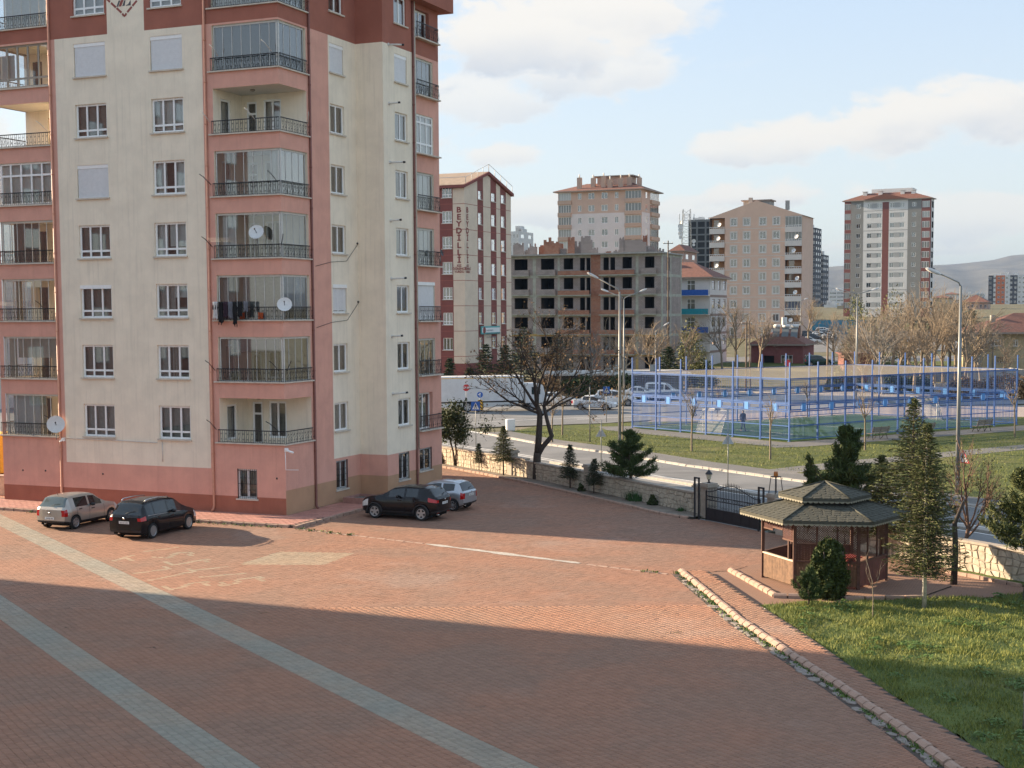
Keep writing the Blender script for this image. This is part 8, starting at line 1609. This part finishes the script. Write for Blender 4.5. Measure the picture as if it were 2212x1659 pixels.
# ------------------------------------------------------------------ grass
def scatter(poly, n, seed, keep=None):
    R = np.random.default_rng(seed); x0, x1 = min(p[0] for p in poly), max(p[0] for p in poly); y0, y1 = min(p[1] for p in poly), max(p[1] for p in poly); X = R.uniform(x0, x1, n); Y = R.uniform(y0, y1, n); k = inpoly(X, Y, poly) & (np.abs(X) < .365*Y+.6); return X[k], Y[k], R
LAWN = [(p[0]+.02, p[1]) for p in PATH_E[::-1]][:-1]+[(8.15, 46.95), (9.7, 47.15), (11.7, 47.45), (16.2, 48.05), (19.2, 48.85), (24, 41), (24, 25)]
mb = MB(); XX, YY = np.meshgrid(np.arange(7.5, 24, .25), np.arange(25, 49.2, .25)); 
def lz(x, y): return .055+.05*math.sin(x*1.9+y*.7)*math.sin(y*1.3-x*.4)+.03*math.sin(x*4.1+1)*math.sin(y*3.7)
msk = inpoly(XX+.125, YY+.125, LAWN)
for a in range(XX.shape[0]-1):
    for b in range(XX.shape[1]-1):
        if msk[a, b]: x, y = XX[a, b], YY[a, b]; mb.add([(x+i*.25, y+j*.25, lz(x+i*.25, y+j*.25)) for i, j in ((0, 0), (1, 0), (1, 1), (0, 1))], [(0, 1, 2, 3)], 'lawn_ground', True)
lawn = structure(mb, 'lawn')
def blades(name, poly, n, h, w_, seed, zf, mat, clump=.5, dmin=0.):
    X, Y, R = scatter(poly, n, seed); m = len(X); dn = .5+.5*np.sin(X*1.7+Y*.9)*np.sin(Y*1.4-X*.8)+.35*np.sin(X*4.3)*np.sin(Y*3.9); keep = R.random(m) < np.clip(dn*clump+.45, .1, 1); X, Y, dn = X[keep], Y[keep], dn[keep]; m = len(X); a = R.uniform(0, 6.283, m); Z = np.array([zf(x, y) for x, y in zip(X, Y)]); hh = h*R.uniform(.5, 1.3, m)*(.7+.5*np.clip(dn, 0, 1)); C_ = np.stack([X, Y, Z], 1); U_ = np.stack([np.cos(a), np.sin(a), 0*a], 1)*w_; V_ = np.stack([R.normal(0, .45, m)*hh, R.normal(0, .45, m)*hh, hh], 1)
    o = quads(name, None, C_, U_, V_, mat, tri=True); tag(o, kind='stuff'); return o
tag(blades('grass', LAWN, 150000, .11, .011, 201, lz, 'blade'), 'short uneven grass of the near lawn', 'grass'); 
R = np.random.default_rng(202); X, Y, _ = scatter(LAWN, 900, 203); dn = np.sin(X*1.1+2)*np.sin(Y*.8+1)+.4*np.sin(X*2.9)*np.sin(Y*2.3); kp = R.random(len(X)) < np.clip(dn*.9+.1, .03, .9); C_, U_, V_ = [], [], []
for x, y in zip(X[kp], Y[kp]):
    n = 70; r = R.uniform(.15, .42); q = R.normal(0, r*.5, (n, 2)); h = np.clip(.16*(1-np.hypot(q[:, 0], q[:, 1])/r*.5), .03, .2)*R.uniform(.7, 1.2, n); C_.append(np.stack([x+q[:, 0], y+q[:, 1], lz(x, y)+h], 1)); u = R.normal(0, 1, (n, 3)); u[:, 2] *= .3; C2_ = u/np.linalg.norm(u, axis=1)[:, None]; U_.append(C2_*.032); v = np.cross(C2_, np.array([0, 0, 1.])+R.normal(0, .35, (n, 3))); V_.append(v*.026)
tag(quads('clover', None, np.concatenate(C_), np.concatenate(U_), np.concatenate(V_), 'weed_leaf'), 'broad leaved weeds growing through the near lawn', 'weeds', kind='stuff')
park_poly = PE[2:9]+[(40, 40), (46, 112), (21, 102.5), (8.5, 117.5), (2, 121)]
tag(blades('park_grass_blades', park_poly, 60000, .10, .02, 205, lambda x, y: .05, 'blade', .7), 'short mown grass of the park', 'grass')
X, Y, R = [], [], np.random.default_rng(206)
C_, U_, V_ = [], [], []
for x, y, a in along(KERB_R, .3)+along(KERB_R, .37)+[(*tuple(bl(s, -2.88))[:2], 0) for s in np.arange(-13, 2, .5)]+along(line, .6)[:6]+along(line, .45)[-4:]:
    if R.random() < .5 and y < 60: continue
    n = int(R.integers(8, 40)); sx = .12 if y < 60 else .05; q = R.normal(0, 1, (n, 2))*np.array([.10, .12]); C_.append(np.stack([x-sx*1.2+q[:, 0], y+q[:, 1], np.full(n, .02)+R.uniform(0, .05, n)], 1)); u = R.normal(0, 1, (n, 3)); U_.append(u/np.linalg.norm(u, axis=1)[:, None]*.028); V_.append(R.normal(0, .02, (n, 3))+np.array([0, 0, .03]))
tag(quads('gutter_weeds', None, np.concatenate(C_), np.concatenate(U_), np.concatenate(V_), 'weed_leaf'), 'weeds sprouting along the kerb joints', 'weeds', kind='stuff')
p = g(k8c, 2195, 1040); t = thing('tree_stake', 'short rough wooden stake in the near lawn', 'stake', (p.x, p.y-.2, 0)); mb = MB(); mb.tube([(0, 0, 0), (.02, 0, .5), (.0, 0, .95)], [.05, .045, .04], 7, 'bark_grey'); mb.build('stake', t)
# ------------------------------------------------------------------ people, dishes, laundry, cameras
M('cloth_dark', (.012, .013, .018), .9, .2, 8.); M('cloth_navy', (.02, .026, .045), .9, .2, 8.); M('skin', (.42, .25, .17), .6, .05); M('hair', (.02, .015, .012), .8)
def person(label, loc, rz, pose, top, legs):
    t = thing('person', label, 'person', loc, rz); 
    J = {'hip': (0, 0, .93), 'chest': (0, .02, 1.28), 'neck': (0, .03, 1.47), 'head': (0, .02, 1.60), 'crown': (0, .03, 1.72)}
    for s, n in ((-1, 'l'), (1, 'r')):
        J[n+'h'] = (s*.09, 0, .90); J[n+'k'] = (s*.10+pose.get(n+'kx', 0), pose.get(n+'ky', -.02), .49); J[n+'a'] = (s*.11+pose.get(n+'fx', 0), pose.get(n+'fy', .02), .09); J[n+'t'] = (s*.13+pose.get(n+'fx', 0), pose.get(n+'fy', .02)-.17, .04); J[n+'s'] = (s*.18, .02, 1.42); J[n+'e'] = (s*.24, pose.get(n+'ey', .04), 1.14); J[n+'w'] = (s*.23, pose.get(n+'wy', -.06), .90); J[n+'g'] = (s*.22, pose.get(n+'wy', -.06)-.03, .80)
    E_ = [('hip', 'chest'), ('chest', 'neck'), ('neck', 'head'), ('head', 'crown')]
    for n in 'lr': E_ += [('hip', n+'h'), (n+'h', n+'k'), (n+'k', n+'a'), (n+'a', n+'t'), ('chest', n+'s'), (n+'s', n+'e'), (n+'e', n+'w'), (n+'w', n+'g')]
    names = list(J); idx = {k: i for i, k in enumerate(names)}; rr = {'hip': (.16, .11), 'chest': (.17, .12), 'neck': (.06, .06), 'head': (.085, .1), 'crown': (.06, .07)}
    def rad_(k): return rr.get(k) or {'h': (.1, .1), 'k': (.065, .07), 'a': (.05, .055), 't': (.045, .035), 's': (.075, .075), 'e': (.052, .052), 'w': (.042, .042), 'g': (.045, .03)}[k[1]]
    me = bpy.data.meshes.new('body'); me.from_pydata([J[k] for k in names], [(idx[a], idx[b]) for a, b in E_], []); o = ob('body', me, t)
    sk = o.modifiers.new('skin', 'SKIN'); 
    for i, k in enumerate(names): sv = me.skin_vertices[0].data[i]; sv.radius = rad_(k); sv.use_root = (k == 'hip')
    ss = o.modifiers.new('sub', 'SUBSURF'); ss.levels = ss.render_levels = 2
    bpy.context.view_layer.update(); m2 = bpy.data.meshes.new_from_object(o.evaluated_get(bpy.context.evaluated_depsgraph_get())); o.modifiers.clear(); o.data = m2; m2.materials.clear()
    for q in (top, legs, 'skin', 'hair'): m2.materials.append(MATS[q])
    for p_ in m2.polygons:
        z = p_.center.z; y = p_.center.y; p_.use_smooth = True
        p_.material_index = 1 if z < .95 and abs(p_.center.x) < .2 else 2 if (1.49 < z < 1.64 and y < .02) or (z < .90 and abs(p_.center.x) > .19) else 3 if z > 1.5 else 0
    return t
p = g(k5c, 1245, 832); person('person in dark clothes standing on the pitch near the fence', (p.x, p.y, .08), rad(15), {'lfx': -.06, 'rfx': .08, 'lky': -.05, 'rey': .06}, 'cloth_dark', 'cloth_navy')
q = AT(*k5c(800, 500), 133.5); person('person in dark clothes walking behind the pitch', (q.x, q.y, .03), rad(-70), {'lfy': .2, 'rfy': -.16, 'lky': .02, 'rky': -.12, 'lwy': -.2, 'rwy': .12}, 'cloth_navy', 'cloth_dark')
def wdish(label, P, n, r, m='dish', parent=None):
    t = thing('satellite_dish', label, 'satellite dish', tuple(P)); mb = MB(); dish(mb, (0, 0, 0), n, r, m); mb.build('reflector', t); n_ = Vector(n).normalized(); mb = MB(); b = Vector((0, 0, -r*.9))-n_*r*.45; mb.tube([-n_*r*.22, b], .022, 6, 'galv'); mb.tube([b, b+Vector((0, 0, -.35))], .022, 6, 'galv'); mb.build('bracket', t); return t
nd = (-.1, -.9, .42)
wdish('white satellite dish on the pipe at the left corner of the lowest balcony', bl(-13.45, -.45, 4.25), (.25, -.95, .3), .46); wdish('weathered white satellite dish on a balcony railing above the laundry', bl(-1.15, -.4, 13.75), nd, .37); wdish('clean white satellite dish on the laundry balcony corner', bl(.28, -.28, 10.3), (.1, -.9, .4), .36); wdish('dark satellite dish on the far balcony of the pink block', bl(1.95, 13.55, 13.2), (.9, -.3, .3), .2, 'iron')
# folding clothes lines: iron arms on the balconies
for i, (s, t_, z, ds) in enumerate(((-3.85, -.1, 12.5, -.35), (.05, -.1, 12.5, .35), (-3.85, -.1, 15.5, -.4), (-.1, -.1, 15.5, -.3), (-3.85, -.1, 3.6, -.3), (-.3, -.1, 3.6, -.45), (-3.85, -.1, 6.5, -.3), (-.2, -.1, 6.5, -.3), (.1, .1, 6.5, .5), (-3.3, -.1, 21.6, -.2), (-.3, -.1, 21.6, -.3), (-3.85, -.1, 18.5, -.25), (-1.3, -.1, 18.5, -.3), (.1, 2.4, 18.5, .3), (-13.75, -.1, 3.6, -.4), (-13.7, -.1, 18.6, -.4), (-14.2, -.1, 9.5, -.3))):
    fl_ = ['lowest', 'second', 'third', 'fourth', 'fifth', 'sixth', 'seventh'][int(round((z-3.55)/2.99))]; where = 'left balcony stack' if s < -13 else 'corner balcony stack by the downpipe' if s < -3 else 'corner balcony stack at the outer corner' if s < -.5 or t_ < 0 else 'corner balcony stack on its shaded side'
    t = thing('clothes_line_arm', f'{"pale" if z > 18 else "black"} folding clothes line arm, {fl_} floor of the {where}', 'clothes line', tuple(bl(s, t_, z+.6)), BA, 'clothes line arms'); m_ = 'pvc' if z > 18 else 'iron'; mb = MB(); mb.tube([(0, 0, 0), (ds*.7, -.25, .38), (ds, -.4, .5)], .02, 5, m_); mb.build('arm', t)
for s0, s1, z in ((-3.7, .1, 13.35), (-17, -13.7, 10.4)):
    t = thing('clothes_lines', 'thin clothes lines stretched along '+('the balcony with the weathered dish' if z > 12 else 'the third balcony of the left stack'), 'clothes line', tuple(bl(s0, -.5, z)), BA); mb = MB(); [mb.tube([(0, -.08*k, .05*k), ((s1-s0)/2, -.08*k, -.05+.05*k), (s1-s0, -.08*k, .05*k)], .003, 4, 'iron') for k in range(4)]; mb.build('line', t)
M('laundry_black', (.012, .012, .014), .95, .2, 6.); M('laundry_grey', (.16, .17, .20), .95, .2, 6.); M('laundry_white', (.55, .55, .56), .95, .1); M('laundry_plum', (.035, .018, .03), .95, .2); M('laundry_orange', (.55, .10, .02), .9, .1)
for i, (s, w_, h, m, lab) in enumerate(((-3.6, .3, .85, 'laundry_white', 'striped white garment'), (-3.3, .3, 1.05, 'laundry_black', 'black trousers'), (-3.0, .28, .8, 'laundry_plum', 'dark plum top'), (-2.72, .26, .85, 'laundry_grey', 'grey shirt'), (-2.45, .25, 1.15, 'laundry_black', 'black leggings'), (-2.15, .3, .75, 'laundry_black', 'black jacket'), (-1.85, .28, .5, 'laundry_grey', 'grey striped sleeve'))):
    t = thing('laundry', lab+' hanging on the laundry balcony line', 'laundry', tuple(bl(s, -.35, 10.45)), BA, 'laundry on the balcony'); mb = MB(); R = random.Random(i); n, k = 6, 7; V_ = [(w_*(a/n-.5)*(1-.15*math.sin(b/k*3.1)+R.uniform(-.08, .08)), .05*math.sin(a*2.1+i)+R.uniform(-.02, .02), -h*b/k*(1+.08*math.sin(a*1.7+i))) for b in range(k+1) for a in range(n+1)]
    mb.add(V_, [(b*(n+1)+a, b*(n+1)+a+1, (b+1)*(n+1)+a+1, (b+1)*(n+1)+a) for b in range(k) for a in range(n)], m, True)
    if 'white' in m: mb.box(-w_*.5, w_*.5, -.02, -.012, -h*.45, -h*.2, 'laundry_black')
    o = mb.build('cloth', t); s_ = o.modifiers.new('solid', 'SOLIDIFY'); s_.thickness = .02
for i, (s, m) in enumerate(((-2.3, 'laundry_orange'), (-1.25, 'laundry_orange'))): t = thing('laundry', 'orange cloth hanging '+('beside the black garments' if i == 0 else 'below the clean white dish')+' on the laundry balcony', 'laundry', tuple(bl(s, .02, 9.75)), BA, 'orange cloths'); mb = MB(); R = random.Random(i+30); V_ = [(.3*(a/5-.5), .04*math.sin(a*2), .3*(b/3-.5)+.04*R.random()) for b in range(4) for a in range(6)]; mb.add(V_, [(b*6+a, b*6+a+1, b*6+a+7, b*6+a+6) for b in range(3) for a in range(5)], m, True); mb.build('cloth', t)
for q, lab, d in ((bl(.12, -.12, 3.3), 'white security camera at the balcony corner of the pink block', (.55, -.1, -.12)), (bl(-13.3, -.12, 3.42), 'white security camera beside the left downpipe', (-.1, -.2, -.1))):
    t = thing('security_camera', lab, 'camera', tuple(q), BA); mb = MB(); mb.box(-.08, .08, -.03, .1, -.08, .1, 'frame_white'); mb.build('bracket', t, bevel=.01); mb = MB(); mb.tube([(0, 0, .0), Vector(d)*.8], .055, 8, 'frame_white'); mb.build('housing', t)
    if 'corner' in lab: mb = MB(); mb.tube([(-.06, .02, -.05), (-.06, .04, -.95), (.4, .45, -.98)], .018, 5, 'frame_white'); mb.build('cable_duct', t)
# pigeons on the lamp head, litter on the paving
M('pigeon', (.10, .10, .11), .8, .2)
hp = L2P+Vector((-1.5, 0, 11.9)); t = thing('pigeon', 'dark pigeon perched on the street lamp head', 'bird', tuple(hp)); mb = MB(); mb.lathe([(0, -.17), (.05, -.1), (.075, 0), (.05, .1), (.02, .13)], 10, 'pigeon', T=lambda a, b, c: (c, a*.8, b*.9+.09)); mb.lathe([(0, -.04), (.035, 0), (0, .04)], 8, 'pigeon', T=lambda a, b, c: (c-.17, a, b+.17)); mb.add([(.12, -.03, .08), (.12, .03, .08), (.27, .02, .02), (.27, -.02, .02)], [(0, 1, 2, 3)], 'pigeon'); mb.tube([(-.12, 0, .12), (-.16, 0, .16)], .04, 6, 'pigeon'); [mb.tube([(0, y, 0), (0, y, .06)], .006, 4, 'pigeon') for y in (-.03, .03)]; mb.build('body', t)
for i, (c, x, y, m) in enumerate(((k8c, 95, 455, 'leaf_dark'), (lambda a, b: ((1200+a/1.3825)/1.8228, (1850+b/1.3825)/1.8228), 2020, 890, 'leaf_dark'), (lambda a, b: ((0+a/1.58)/1.8228, (2300+b/1.58)/1.8228), 435, 278, 'bark_dark'), (lambda a, b: ((0+a/1.58)/1.8228, (2300+b/1.58)/1.8228), 960, 402, 'bark_dark'), (lambda a, b: ((0+a/1.58)/1.8228, (2300+b/1.58)/1.8228), 1645, 185, 'leaf_dark'))):
    p = g(c, x, y); mb = MB(); R = random.Random(i)
    for k in range(14): q = Vector((R.gauss(0, .12), R.gauss(0, .07), .022+R.random()*.02)); mb.poly([tuple(q+Vector((R.uniform(-.05, .05), R.uniform(-.04, .04), R.uniform(0, .02)))) for _ in range(3)], m)
    tag(mb.build('fallen_leaves', None, (p.x, p.y, 0)), 'small scatter of dead leaves on the courtyard paving', 'leaves', 'dead leaves on the paving')
# ------------------------------------------------------------------ air
hm_ = bpy.data.materials.new('haze_air'); hm_.use_nodes = True; t = NT(hm_.node_tree); hm_.node_tree.nodes.clear()
pv = t('ShaderNodeVolumePrincipled', {'Color': (.19, .31, .52, 1), 'Density': 8e-5, 'Anisotropy': .0}); o = t('ShaderNodeOutputMaterial'); hm_.node_tree.links.new(pv.outputs[0], o.inputs['Volume'])
mb = MB(); mb.box(-9300, 9300, -140, 12200, -2., 272, hm_); hz_o = mb.build('haze'); tag(hz_o, kind='stuff'); tag(hz_o, 'thin blue evening haze in front of the hills', 'haze')
